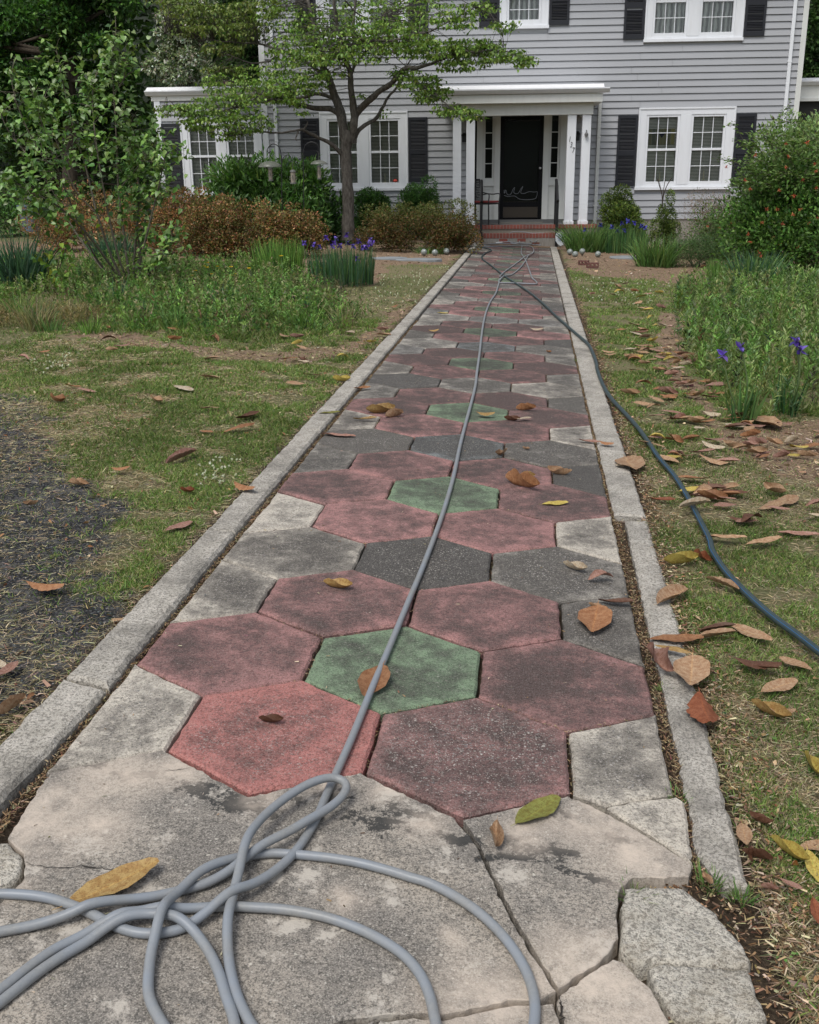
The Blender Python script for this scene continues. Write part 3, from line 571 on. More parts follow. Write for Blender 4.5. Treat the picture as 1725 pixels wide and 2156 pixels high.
# windows --------------------------------------------------------
def frame_rect(b, u0, u1, z0, z1, wd, y0, y1, top=None, bot=None):
    t_, bo = top or wd, bot or wd
    b.box(u0, u0+wd, y0, y1, z0, z1); b.box(u1-wd, u1, y0, y1, z0, z1); b.box(u0+wd, u1-wd, y0, y1, z1-t_, z1); b.box(u0+wd, u1-wd, y0, y1, z0, z0+bo)
def window(u0, u1, z0, z1, lights, zmid, backing='blind', rows=(2, 2), cols=3, label=None, ztop=None, lowtop=0):
    """casing u0..u1, z0..z1; lights: list of (glass u0, u1); zmid: meeting rail"""
    b = MB(); g0 = lights[0][0]; g1 = lights[-1][1]; sf = .055
    L, Rr = g0-sf-.01, g1+sf+.01
    b.box(u0, L, -.045, .03, z0+.07, z1-.001); b.box(Rr, u1, -.045, .03, z0+.07, z1-.001); b.box(L, Rr, -.045, .03, z1-.17, z1-.001)
    b.box(u0-.015, u1+.015, -.075, .02, z0, z0+.07); b.box(L, Rr, -.04, .03, z0+.07, z0+.12)
    b.box(u0+.002, u1-.002, -.062, -.045, z1-.045, z1-.003); b.box(u0+.003, u0+.04, -.060, -.045, z0+.07, z1-.045); b.box(u1-.04, u1-.003, -.060, -.045, z0+.07, z1-.045)
    for (a, c), (d, e) in zip(lights[:-1], lights[1:]): b.box(c+sf+.01, d-sf-.01, -.047, .03, z0+.12, z1-.17)
    wo_ = b.build('window', M_WHITE, house, .003)
    if label: wo_['label'] = label
    for (a, c) in lights:
        s_ = MB(); zt = z1-.17; zb = z0+.12
        frame_rect(s_, a-sf-.008, c+sf+.008, zb, zt, sf, -.030, .055, top=.05, bot=.075)
        s_.box(a-.003, c+.003, -.022, .05, zmid-.025, zmid+.03)
        s_.build('sash', M_WHITE, wo_, .003)
        gz0, gz1 = zb+.075, zt-.05; mu = MB()
        for lo, hi, nr in ((gz0, zmid-.025, rows[1]), (zmid+.03, gz1, rows[0])):
            if nr == 0: continue
            for k in range(1, cols): x = a+(c-a)*k/cols; mu.box(x-.008, x+.008, .0, .012, lo, hi)
            for k in range(1, nr): z = lo+(hi-lo)*k/nr; mu.box(a, c, .001, .011, z-.008, z+.008)
        if mu.v: mu.build('muntin', M_WHITE, wo_)
        MB().box(a-.004, c+.004, .014, .020, gz0-.004, gz1+.004).build('glass', M_GLASS, wo_)
        if backing == 'blind': MB().box(a-.01, c+.01, .085, .095, gz0-.01, gz1+.01).build('blind', M_BLIND, wo_)
        else:
            n = 40; vs = []; 
            for i in range(n+1):
                x = a+(c-a)*i/n; y = .10+.018*math.sin(i*1.25)
                vs += [(x, y, gz0-.01), (x, y, gz1+.01)]
            MB().add(vs, [(2*i, 2*i+2, 2*i+3, 2*i+1) for i in range(n)]).build('curtain', M_CURTAIN, wo_, smooth=True)
    return wo_
def shutter(u0, u1, z0, z1, label=None):
    b = MB(); y0 = -.058; y1 = -.030
    frame_rect(b, u0, u1, z0, z1, .055, y0, y1, .07, .10); zm = z0+(z1-z0)*.47; b.box(u0+.055, u1-.055, y0, y1, zm-.06, zm+.06)
    b.box(u0+.05, u1-.05, y1, y1+.006, z0+.02, z1-.02)
    for lo, hi in ((z0+.10, zm-.06), (zm+.06, z1-.07)):
        z = lo+.012
        while z < hi-.012:
            b.add([(u0+.055, y0+.003, z-.012), (u1-.055, y0+.003, z-.012), (u1-.055, y1-.001, z+.014), (u0+.055, y1-.001, z+.014), (u0+.055, y0+.009, z-.013), (u1-.055, y0+.009, z-.013)], [(0, 1, 2, 3), (4, 5, 1, 0)]); z += .032
    o = b.build('shutter', M_BLACK, house)
    return o
w1 = window(2.74, 5.04, 1.17, 3.06, [(3.0, 3.67), (4.06, 4.76)], 2.10, label='lower right double window with a small quilt hanging behind its left sash')
window(-5.02, -2.84, 1.22, 3.07, [(-4.78, -4.12), (-3.75, -3.09)], 2.13, label='lower left double window behind the dogwood trunk')
window(2.76, 5.04, 4.49, 6.18, [(3.0, 3.68), (4.08, 4.77)], 5.36, 'curtain', rows=(2, 2), cols=3, label='upper right double window with pleated curtains')
window(-5.0, -2.8, 4.6, 6.18, [(-4.68, -4.08), (-3.70, -3.04)], 5.37, 'blind', rows=(2, 0), label='upper left double window with bare lower panes')
window(-.64, .51, 4.84, 6.18, [(-.41, .27)], 5.50, 'curtain', rows=(2, 2), label='small upper middle window')
window(-8.51, -6.47, 1.10, 2.97, [(-8.27, -7.65), (-7.31, -6.69)], 2.08, label='double window of the low side wing')
for u0, u1, z0, z1 in [(2.25, 2.725, 1.27, 2.89), (5.055, 5.53, 1.27, 2.89), (-5.50, -5.035, 1.40, 2.93), (-2.825, -2.36, 1.42, 2.92), (2.27, 2.745, 4.56, 6.1), (5.055, 5.53, 4.58, 6.1), (-2.785, -2.33, 4.75, 6.1), (-5.47, -5.015, 4.75, 6.1), (-1.12, -.655, 4.9, 6.1), (.525, .99, 4.9, 6.1), (-8.98, -8.53, 1.2, 2.86)]:
    shutter(u0, u1, z0, z1)
# quilt behind the lower right window, candles, red bow
b = MB(); b.box(3.02, 3.64, .050, .056, 2.22, 2.58); M_Q = mat('quilt_cloth', (.32, .29, .15), .9); t = NT(M_Q)
vv = t.n('TexBrick'); vv.inputs['Scale'].default_value = 5.5; vv.inputs['Color1'].default_value = (.33, .29, .13, 1); vv.inputs['Color2'].default_value = (.12, .13, .12, 1); vv.inputs['Mortar'].default_value = (.33, .31, .25, 1); t.l(t.n('TexCoord').outputs['Object'], vv.inputs['Vector']); t.base(vv.outputs[0])
q_ = b.build('quilt', M_Q, None); q_.matrix_world = HM; tag(q_, 'small patchwork quilt hanging behind the left sash of the lower right window', 'quilt')
b = MB(); b.add([(3.22, .046, 2.52), (3.33, .044, 2.37), (3.44, .046, 2.52), (3.33, .044, 2.47)], [(0, 1, 3), (1, 2, 3)]); b.build('heart_patch', mat('dark_patch', (.03, .03, .05), .9), q_)
for u, z, lb in ((3.34, 1.42, 'pale candle standing behind the left lower sash of the right window'), (4.40, 1.42, 'pale candle standing behind the right lower sash of the right window'), (-3.43, 1.44, 'pale candle on the sill of the lower left window beside a red bow')):
    c_ = MB(); c_.lathe([(0, 0), (.03, 0), (.03, .02), (.012, .03), (.012, .19), (.004, .22), (0, .22)], seg=10)
    o = c_.build('candle', mat('candle_wax', (.75, .68, .5), .5)); o.location = hw(u, -.05, z-.03); tag(o, lb, 'candle', 'candles in the windows')
b = MB(); b.lathe([(0, -.03), (.05, -.02), (.07, 0), (.04, .04), (0, .05)], seg=8); o = b.build('red_bow', mat('red_bow', (.45, .05, .03), .7)); o.location = hw(-3.17, -.045, 1.45); tag(o, 'small red bow on the sill behind the lower left window', 'bow')
# front door ------------------------------------------------------
b = MB(); b.box(-1.15, -1.0, -.03, .2, .5, 2.95); b.box(-.72, -.575, -.03, .2, .5, 2.95); b.box(.475, .62, -.03, .2, .5, 2.95); b.box(.88, 1.05, -.03, .2, .5, 2.95)
b.box(-1.0, -.72, .01, .1, .5, 1.42); b.box(.62, .88, .01, .1, .5, 1.42); b.box(-1.15, 1.05, -.04, .2, 2.925, 3.0)
for x0, x1 in ((-1.0, -.72), (.62, .88)):
    frame_rect(b, x0+.03, x1-.03, .60, 1.24, .02, -.002, .012); b.box(x0, x1, -.035, .1, 1.30, 1.37); b.box(x0+.001, x1-.001, -.025, .1, 1.37, 1.44)
b.build('door_surround', M_CREAM, house, .004)
for x0, x1 in ((-.94, -.77), (.67, .83)):
    f_ = MB(); f_.box(x0-.058, x0, .02, .07, 1.44, 2.92); f_.box(x1, x1+.048, .02, .07, 1.44, 2.92); f_.box(x0, x1, .02, .07, 1.44, 1.49)
    for z in (1.83, 2.18, 2.54): f_.box(x0, x1, .022, .068, z-.01, z+.01)
    sd_ = f_.build('sidelight', M_CREAM, house, .002); MB().box(x0-.003, x1+.003, .04, .046, 1.48, 2.925).build('glass', M_GLASS, sd_)
M_DGLASS = mat('storm_door_glass', (.012, .013, .014), .08, spec=.5)
dr = MB(); dr.box(-.574, -.48, -.01, .05, .52, 2.925); dr.box(.38, .474, -.01, .05, .52, 2.925); dr.box(-.48, .38, -.01, .05, .80, .92); dr.box(-.48, .38, -.01, .05, 2.84, 2.925); dr.box(-.48, .38, -.01, .05, .52, .545)
dr.box(-.48, .38, .09, .1, .5, 2.92)
door = dr.build('door', M_DOOR, house, .004)
MB().box(-.483, .383, .008, .014, .919, 2.843).build('glass', M_GLASS, door)
MB().box(-.478, .378, -.004, .045, .548, .798).build('kick_panel', mat('brown_kick_panel', (.035, .026, .016), .5), door)
sc_pts = [(-.46, 1.12), (-.42, 1.20), (-.38, 1.10), (-.30, 1.10), (-.24, 1.22), (-.20, 1.26), (-.22, 1.14), (-.12, 1.12), (-.04, 1.24), (.0, 1.28), (-.05, 1.14), (.04, 1.12), (.16, 1.16), (.28, 1.15), (.36, 1.16)]
sc2 = [(-.46, 1.08), (-.36, 1.05), (-.2, 1.06), (-.08, .99), (.1, .97), (.30, .99), (.35, 1.06), (.36, 1.15)]
sw = MB()
for L_ in (sc_pts, sc2): sw.tube(catmull([(x, .004, z) for x, z in L_], 5), .0055, 5)
for x in (-.46, -.435): sw.tube([(x, .004, 1.14), (x, .004, 1.21)], .006, 5)
sw.build('etched_scroll', mat('frosted_white', (.2, .21, .23), .7), door)
kb = MB(); kb.lathe([(0, 0), (.03, 0), (.034, .02), (.03, .04), (0, .05)], seg=12); o = kb.build('door_knob', M_CHROME, door, smooth=True, loc=(.41, -.01, 1.71)); o.rotation_euler = (math.pi/2, 0, 0)
# porch -----------------------------------------------------------
MB().box(-1.9, 1.75, -1.27, 0, .15, .418).build('porch_floor', M_FLOOR, house); MB().box(-.55, .5, -.42, -.05, .419, .445).build('door_mat', mat('mat_grey', (.16, .15, .13), .95), house); MB().box(-1.15, 1.05, -.08, .2, .42, .5).build('door_sill', M_FLOOR, house)
def rowlock(u0, u1, y0, y1, z0, z1, wd=.066, gap=.011, seed=1):
    r = random.Random(seed); b = MB(); x = u0
    while x < u1-.02:
        dz, dy = r.uniform(-.002, .002), r.uniform(-.003, .003); b.box(x, min(x+wd, u1), y0+dy, y1, z0, z1+dz); x += wd+gap
    return b
rowlock(-1.88, 1.70, -1.36, -1.2, .335, .425, seed=1).build('brick_edge', M_BRICK, house, .003); MB().box(-1.88, 1.70, -1.352, -1.25, .333, .418).build('mortar_joint', M_MORTAR, house)
MB().box(-1.88, 1.72, -1.33, -1.0, -.1, .332).build('porch_riser', M_PORCHCONC, house)
rowlock(-1.13, .82, -1.72, -1.34, .14, .24, seed=2).build('brick_step', M_BRICK, house, .003); MB().box(-1.12, .81, -1.712, -1.345, -.1, .233).build('mortar_joint', M_MORTAR, house)
rw = MB(); r_ = random.Random(9)
for j, z in enumerate((-.03, .058)):
    x = -1.13+(.1 if j else 0)
    while x < .80: rw.box(x, min(x+.2, .82), -1.708-r_.uniform(.0, .006), -1.5, z, z+.072); x += .213
rw.build('brick_riser', M_BRICK, house, .003)
for u0, u1 in ((-1.71, -1.515), (-1.395, -1.195), (.945, 1.145), (1.285, 1.485)):
    b = MB(); b.box(u0, u1, -1.24, -1.05, .42, 2.86); b.box(u0-.02, u1+.02, -1.26, -1.03, .42, .50); c_ = b.build('column', M_WHITE, house, .006)
    if u0 == .945:
        for ch, x, z in (('1', .975, 2.27), ('3', 1.015, 2.15), ('7', 1.065, 2.03)):
            cu = bpy.data.curves.new('numeral', 'FONT'); cu.body = ch; cu.size = .17; cu.extrude = .004; cu.shear = .2; cu.space_character = .8
            tmp = bpy.data.objects.new('numeral_tmp', cu); COL.objects.link(tmp); me = bpy.data.meshes.new_from_object(tmp.evaluated_get(bpy.context.evaluated_depsgraph_get())); bpy.data.objects.remove(tmp)
            me.name = 'numeral'; o = link('numeral', me, c_, M_METAL, (x, -1.245, z)); o.rotation_euler = (math.pi/2, 0, 0); o.scale = (.62, 1, 1)
b = MB(); b.box(-1.76, 1.52, -1.27, -1.03, 2.861, 3.11); b.box(-1.76, -1.56, -1.03, -.02, 2.861, 3.11); b.box(1.32, 1.52, -1.03, -.02, 2.861, 3.11); b.box(-1.74, 1.50, -1.05, -.02, 3.02, 3.06); b.build('porch_beam', M_CREAM, house, .004)
b = MB(); b.box(-1.98, 1.70, -1.46, -.02, 3.112, 3.30); b.build('porch_fascia', M_CREAM, house, .006)
def gutter(u0, u1, yb, z, m_, ends=True):
    pr = [(yb, z), (yb-.04, z-.002), (yb-.075, z+.03), (yb-.10, z+.06), (yb-.12, z+.08), (yb-.12, z+.105), (yb, z+.105)]
    MB().prism(pr, u0, u1).build('gutter', m_, house)
gutter(-2.06, 1.84, -1.46, 3.305, M_WHITE)
b = MB(); b.prism([(-1.57, 3.412), (-1.40, 3.50), (-1.0, 3.53), (-.03, 3.56), (-.03, 3.412)], -2.02, 1.72); b.build('porch_roof', M_ROOFW, house, .01)
gutter(-9.30, -6.45, -.05, 3.505, M_WHITE); MB().box(-9.18, -6.45, -.05, .1, 3.38, 3.50).build('wing_fascia', M_CREAM, house, .005)
MB().prism([(-.16, 3.612), (.02, 3.70), (.5, 3.73), (5.0, 3.75), (5.0, 3.50), (-.10, 3.50)], -9.28, -6.45).build('wing_roof', M_ROOFW, house, .01)
# right-hand screened wing
gutter(6.55, 10.5, .9, 3.56, M_WHITE); b = MB(); b.box(6.55, 10.4, .9, 1.0, 3.28, 3.56); b.box(6.55, 10.4, .85, 1.0, 3.2, 3.28); b.box(6.52, 6.64, .85, .95, .3, 3.2); b.box(8.4, 8.52, .87, .97, .3, 3.2); b.build('screened_wing_trim', M_CREAM, house, .004)
MB().box(6.55, 10.4, .95, 5, .2, 3.2).build('screened_wing', M_DARKROOM, house); MB().prism([(.85, 3.665), (1.1, 3.75), (5, 3.8), (5, 3.66)], 6.55, 10.45).build('wing_roof', M_ROOFW, house)
# wall lantern behind the columns, mail box, hummingbird hook
def lantern(u, z, lb):
    b = MB(); b.box(-.04, .04, -.03, 0, -.06, .10); b.box(-.05, .05, -.15, -.04, -.12, .02); b.lathe([(.09, .02), (.05, .07), (0, .10)], (0, -.09, 0), 6); o = b.build('wall_lantern', M_METAL); o.matrix_world = HM @ Matrix.Translation((u, -.03, z)); tag(o, lb, 'lantern', 'porch wall lanterns')
lantern(1.28, 2.45, 'small dark wall lantern on the siding between the two right porch columns'); lantern(-1.46, 2.45, 'small dark wall lantern on the siding between the two left porch columns')
b = MB(); b.lathe([(0, -.05), (.04, -.04), (.045, 0), (.03, .03), (.012, .05), (.012, .09), (0, .10)], seg=10); o = b.build('hanging_ornament', mat('dull_pewter', (.12, .12, .12), .5)); o.matrix_world = HM @ Matrix.Translation((1.38, -1.29, 2.43)); tag(o, 'small grey ornament fixed high on the rightmost porch column', 'ornament')
# handrails: a post in the ground and a sloping rail back to the column
def handrail(u, lb):
    e = empty('handrail', hw(u, 1.78, 0), PSI, label=lb, cat='handrail', group='black handrails beside the porch steps')
    MB().box(-.032, .032, -.032, .032, -.08, 1.0).build('post', M_METAL, e, .004); MB().box(-.032, .032, .49, .55, .42, 1.40).build('post', M_METAL, e, .004)
    b = MB(); b.tube([(0, -.06, .96), (0, .0, 1.0), (0, .52, 1.40), (0, .58, 1.43)], .036, 8); b.build('rail', M_METAL, e)
    b = MB(); b.tube([(0, .0, .25), (0, .52, .58)], .012, 6)
    for y in (.11, .22, .33, .44): b.tube([(0, y, .25+y*.63), (0, y, 1.0+y*.77)], .009, 6)
    b.build('baluster', M_METAL, e)
handrail(-1.03, 'black metal handrail at the left side of the porch steps'); handrail(.73, 'black metal handrail at the right side of the porch steps')
# armchair on the porch, seen from its side
ch = empty('porch_chair', hw(-.98, .95, .42), PSI-.55, label='black metal porch armchair with woven back and red seat cushion left of the door', cat='chair')
b = MB(); b.tube(catmull([(-.17, -.24, .50), (-.21, -.24, .70), (-.26, -.24, 1.04)], 4), .014, 6); b.tube(catmull([(-.17, .24, .50), (-.21, .24, .70), (-.26, .24, 1.04)], 4), .014, 6); b.tube([(-.26, -.25, 1.04), (-.26, .25, 1.04)], .018, 6); b.tube([(-.18, -.24, .55), (-.18, .24, .55)], .014, 6)
for k in range(12):
    y = -.22+.04*k; b.tube([(-.185, y, .56), (-.215, y, .72), (-.262, y, 1.03)], .008, 4)
for k in range(12):
    z = .58+.038*k; x = -.175-.08*((z-.5)/.5); b.box(x-.012, x+.006, -.24, .24, z, z+.022)
b.build('backrest', M_METAL, ch)
MB().box(-.18, .30, -.23, .23, .505, .555).build('cushion', M_RED, ch, .018); MB().box(-.20, .31, -.25, .25, .47, .50).build('seat', M_METAL, ch, .01)
for sx, sy in ((-.17, -.24), (-.17, .24), (.29, -.24), (.29, .24)): MB().tube([(sx, sy, .48), (sx+(.01 if sx > 0 else -.05), sy, 0)], .016, 6).build('leg', M_METAL, ch)
for sy in (-.25, .25): MB().tube(catmull([(-.215, sy, .76), (-.08, sy, .72), (.12, sy, .70), (.26, sy, .715), (.31, sy, .68), (.29, sy, .49)], 5), .015, 6).build('armrest', M_METAL, ch)
# yard sign shaped like a shield
g_ = hw(.82, 1.98, 0); sg = empty('yard_sign', (g_.x, g_.y, float(gz(g_.x, g_.y))), PSI, label='small white shield-shaped yard sign at the foot of the porch steps', cat='sign')
prof = [(-.12, .14), (-.13, .26), (-.10, .33), (-.05, .31), (0, .35), (.05, .31), (.10, .33), (.13, .26), (.12, .14), (.06, .06), (0, .02), (-.06, .06)]
n = len(prof); MB().add([(x, -.006, z) for x, z in prof]+[(x, .006, z) for x, z in prof], [tuple(range(n)), tuple(range(2*n-1, n-1, -1))]+[(i, i+n, (i+1) % n+n, (i+1) % n) for i in range(n)]).build('panel', mat('sign_white', (.62, .66, .68), .4), sg)
b = MB(); 
for z, wd in ((.285, .06), (.25, .075), (.225, .05), (.19, .08), (.165, .06), (.14, .05)): b.box(-wd, wd, -.009, -.0065, z, z+.010)
b.build('printing', mat('sign_blue', (.10, .16, .24), .5), sg); MB().tube([(0, .012, -.1), (0, .012, .25)], .006, 6).build('stake', M_METAL, sg)
# ------------------------------------------------------------------ HOSES
def dz_path(x): return CS*x
def hose_pts(pts, r, n=8):
    """pts: (px, py, level) on the paving, level in hose thicknesses"""
    out = []
    for p in pts:
        q = G(p[0], p[1]); out.append((q[0], q[1], q[2]+.004+r+p[2]*2*r*1.02))
    P = catmull(out, n); z = P[:, 2].copy(); k_ = np.exp(-np.linspace(-2, 2, 2*n+1)**2); k_ /= k_.sum(); z2 = np.convolve(np.pad(z, n, 'edge'), k_, 'valid'); P[:, 2] = z2; P[:, :2] = np.stack([np.convolve(np.pad(P[:, a_], 2, 'edge'), [.1, .2, .4, .2, .1], 'valid') for a_ in (0, 1)], 1); return P
Z7 = lambda x, y, l=0: (.50045*x, 1526.6+.50045*y, l)
Z8 = lambda x, y, l=0: (861.7+.50045*x, 1526.6+.50045*y, l)
ZD = lambda x, y, l=0: ((1500+.5797*x)/1.8997, (900+.5797*y)/1.8997, l)
main = [ZD(862, 378, .1), ZD(838, 470), ZD(800, 530), ZD(770, 600), ZD(748, 690), ZD(733, 800), ZD(722, 900), ZD(705, 1020), ZD(688, 1150), (972, 930, 0), (955, 1010, 0), (930, 1095, 0), (893, 1195, 0), (862, 1270, 0), (825, 1360, 0), (783, 1460, 0), (745, 1555, 0)]
S1 = main+[Z7(1435, 180), Z7(1385, 290), Z7(1342, 395), Z7(1290, 490), Z7(1230, 575, .1), Z7(1150, 655, .3), Z7(1060, 728, .9), Z7(980, 776, 1.6), Z7(880, 832, .7), Z7(790, 874, .1), Z7(720, 893), Z7(640, 902), Z7(560, 894), Z7(470, 862), Z7(390, 818), Z7(300, 780), Z7(200, 750), Z7(80, 736), Z7(-60, 738),
      Z7(-260, 770), Z7(-330, 860), Z7(-240, 930), Z7(-100, 918)]
S3 = [Z7(0, 895), Z7(160, 865), Z7(300, 836, .5), Z7(395, 810, 1.05), Z7(520, 775, .4), Z7(650, 746), Z7(770, 718), Z7(870, 692, .1), Z7(960, 652, .3), Z7(1040, 605, .8), Z7(1120, 560, 1.2), Z7(1220, 510, 1.2), Z7(1300, 464, 1.3), Z7(1390, 405, 1.1), Z7(1448, 352, 1.2), Z7(1458, 315, 1.4), Z7(1425, 297, 1.6), Z7(1370, 302, 1.8), Z7(1290, 332, 1.8), Z7(1200, 385, 1.6), Z7(1120, 455, 1.6), Z7(1066, 530, 1.9), Z7(1035, 600, 2.0), Z7(1012, 680, 1.3), Z7(986, 765, .8), Z7(966, 850, .9), Z7(960, 930, .4), Z7(966, 1020), Z7(984, 1110), Z7(1010, 1190), Z7(1045, 1262), Z7(1080, 1330), Z7(1060, 1420), Z7(900, 1440), Z7(760, 1380)]
S2 = [Z7(672, 1258), Z7(632, 1170), Z7(628, 1090), Z7(640, 1000, .3), Z7(664, 930, 1.0), Z7(692, 862, 1.9), Z7(730, 795, 1.2), Z7(780, 735, .9), Z7(840, 680, 1.0), Z7(910, 635, .8), Z7(990, 598, .4), Z7(1060, 574, .1), Z7(1150, 562), Z7(1260, 568), Z7(1400, 583), Z7(1520, 604), Z7(1640, 636), Z8(0, 662), Z8(90, 690), Z8(190, 742), Z8(290, 810), Z8(380, 895), Z8(450, 985), Z8(500, 1080), Z8(525, 1170), Z8(527, 1262), Z8(500, 1360), Z8(380, 1440), Z8(220, 1420), Z8(130, 1340)]
S4 = [Z8(108, 1258), Z8(88, 1170), Z8(50, 1080), Z8(-10, 1005), Z7(1640, 950), Z7(1540, 895), Z7(1430, 850), Z7(1310, 818), Z7(1180, 798), Z7(1050, 790), Z7(960, 790, .1), Z7(860, 793), Z7(760, 803, .2), Z7(690, 814, .8), Z7(600, 828, .5), Z7(520, 850, 1.0), Z7(440, 876, .5), Z7(340, 918), Z7(240, 966), Z7(140, 1035), Z7(50, 1108), Z7(-60, 1200), Z7(-170, 1330), Z7(-260, 1360), Z7(-280, 1270), Z7(-150, 1230)]
S5 = [Z7(-50, 1230), Z7(60, 1150), Z7(160, 1070), Z7(270, 995), Z7(370, 938), Z7(460, 893, .6), Z7(540, 866, 1.05), Z7(620, 852, .9), Z7(700, 854, .9), Z7(765, 874, 1.0), Z7(830, 918, .4), Z7(885, 985), Z7(925, 1070), Z7(952, 1160), Z7(985, 1258), Z7(1010, 1400)]
tail = [ZD(1150, 143), ZD(1060, 138), ZD(900, 133), ZD(780, 136), ZD(735, 144), ZD(770, 152), ZD(880, 150), ZD(1000, 147), ZD(1075, 153), ZD(1096, 180, .5), ZD(1085, 205, .5), ZD(1040, 225, 1), ZD(1000, 252), ZD(950, 288), ZD(900, 325), ZD(868, 360, .8), ZD(862, 378, .9)]
GR = .0106
hose = empty('garden_hose', G(862, 1270), label='pale grey garden hose along the path, tangled in loops on the cracked slab', cat='hose')
M_HOSE = mat('grey_hose_rubber', (.20, .225, .26), .4, spec=.45); t = NT(M_HOSE); nz = t.noise(9, 4); n2 = t.noise(120, 3)
t.base(t.mix(t.ramp(nz, [(.35, 0.0), (.7, .9)]), (.24, .265, .295), t.mix(n2, (.17, .175, .175), (.33, .325, .30)))); t.bump(n2, .12, .002)
HP_ = np.vstack([hose_pts(S1+S3+S2+S4+S5, GR, 9)]); hb = tubes_mesh('tube', [(HP_, GR)], 14)
o = link('tube', hb, hose, M_HOSE); o.matrix_parent_inverse = Matrix.Translation(hose.location).inverted()
loops = [tail, [ZD(862, 378, .3), ZD(855, 398), ZD(870, 405), ZD(980, 408), ZD(1080, 413), ZD(1118, 411), ZD(1108, 392), ZD(1085, 372), ZD(1070, 330), ZD(1050, 275), ZD(1038, 245, .3), ZD(1012, 205), ZD(1010, 180), ZD(1015, 155, .8), ZD(1012, 148, .8)],
         [ZD(857, 400, .3), ZD(875, 376, .8), ZD(900, 356), ZD(940, 350), ZD(980, 322), ZD(1010, 292), ZD(1040, 250), ZD(1058, 222, 1), ZD(1085, 212, 1.5)]]
# the end of the hose climbs the brick step
def st(x, y, dz=.0):
    p = AY((1500+.5797*x)/1.8997, (900+.5797*y)/1.8997, 22.05-(.25 if y > 105 else 0)); return p
stp = [st(845, 122), st(915, 116), st(980, 122), st(1040, 134), st(1078, 131), st(1082, 112), st(1040, 94), st(985, 96), st(1000, 118), st(960, 130), st(925, 112), st(915, 85), st(940, 52), st(1000, 45), st(1080, 57), st(1166, 58), st(1140, 88), st(1100, 122)]
stp = [(p[0], p[1], max(p[2], GR+.01)) for p in stp]
lm = tubes_mesh('tube', [(hose_pts(L_, GR, 7), GR) for L_ in loops]+[(catmull(stp, 7), GR)], 8)
o = link('tube', lm, hose, M_HOSE); o.matrix_parent_inverse = Matrix.Translation(hose.location).inverted()
noz = MB(); p0, p1 = np.array(stp[0]), np.array(stp[1]); noz.tube([p0-(p1-p0)*.15, p0+(p1-p0)*.5], .016, 8); o = noz.build('coupling', mat('pale_coupling', (.6, .62, .62), .4), hose); o.matrix_parent_inverse = Matrix.Translation(hose.location).inverted()
ZC3 = lambda x, y, l=0: ((1637+.9507*x)/1.8997, (900+.9507*y)/1.8997, l)
BR_ = .0138
bk = [ZD(560, 150), ZD(640, 152), ZD(720, 156), ZD(790, 170), ZD(800, 184), ZD(760, 200), ZD(737, 235), ZD(790, 277), ZD(850, 325), ZD(905, 368), ZD(960, 403), ZD(1050, 462), ZD(1150, 543), ZD(1250, 640), ZD(1330, 712), ZD(1400, 777, .2), ZD(1470, 842, .4), ZD(1505, 910, .4), ZD(1530, 985, .4), ZC3(790, 620, .3), ZC3(815, 685, .2), ZC3(850, 740), ZC3(905, 800), ZC3(960, 862), ZC3(1005, 925), ZC3(1050, 992), ZC3(1112, 1065), ZC3(1165, 1150), ZC3(1215, 1245), ZC3(1262, 1340), (1500, 1170, 0), (1530, 1215, 0), (1575, 1262, 0), (1625, 1307, 0), (1680, 1348, 0), (1740, 1395, 0), (1830, 1462, 0), (1960, 1560, 0)]
bh = empty('irrigation_hose', G(1300, 880), label='thicker black hose with a thin blue stripe crossing the path onto the right lawn', cat='hose')
BP = hose_pts(bk, BR_, 9); M_BHOSE = mat('black_polythene_hose', (.045, .055, .065), .45); t = NT(M_BHOSE); n2 = t.noise(25, 4); t.base(t.mix(n2, (.018, .036, .040), (.055, .078, .082)))
o = link('tube', tubes_mesh('tube', [(BP, BR_)], 12), bh, M_BHOSE); o.matrix_parent_inverse = Matrix.Translation(bh.location).inverted()
T_ = unit(np.gradient(BP, axis=0)); N_ = unit(np.cross(T_, np.array([0, 0, 1.0]))); k0 = int(len(BP)*.66)
SP = BP[k0:]+(N_[k0:]*.72+np.array([0, 0, .69]))*BR_*.98
o = link('stripe', tubes_mesh('stripe', [(SP, .0013)], 5), bh, mat('blue_stripe', (.02, .11, .27), .5)); o.matrix_parent_inverse = Matrix.Translation(bh.location).inverted()
# ------------------------------------------------------------------ GRASS AND LITTER (uncountable)
def scatter(n, x0, x1, y0, y1, near=1.0, rng=RNG):
    """points denser towards the camera"""
    m_ = n*4; u = rng.random(m_); y = y0+(y1-y0)*u; x = x0+(x1-x0)*rng.random(m_); d2 = (x-CAM[0])**2+(y-CAM[1])**2+CAM[2]**2
    p = 1/d2**near; p /= p.max(); k = rng.random(m_) < p; x, y = x[k], y[k]
    px, py, zz = proj(np.stack([x, y, gz(x, y)], -1)); v = (px > -420) & (px < 2450) & (py < 2700) & (zz > 0); return x[v], y[v], np.sqrt(d2[k][v])
REG = lambda x, y: (np.where(x > 0, x-np.where(y < 1.7, .935, .985), -x-.96) > .0)
MEADOW_R = gpoly([(1432, 640), (1480, 605), (2150, 590), (2150, 880), (1720, 872), (1560, 885), (1490, 810), (1440, 720)])
MEADOW_L = gpoly([(-900, 560), (0, 562), (560, 560), (660, 590), (730, 600), (735, 640), (700, 700), (560, 720), (420, 715), (300, 690), (200, 650), (0, 650), (-900, 650)])
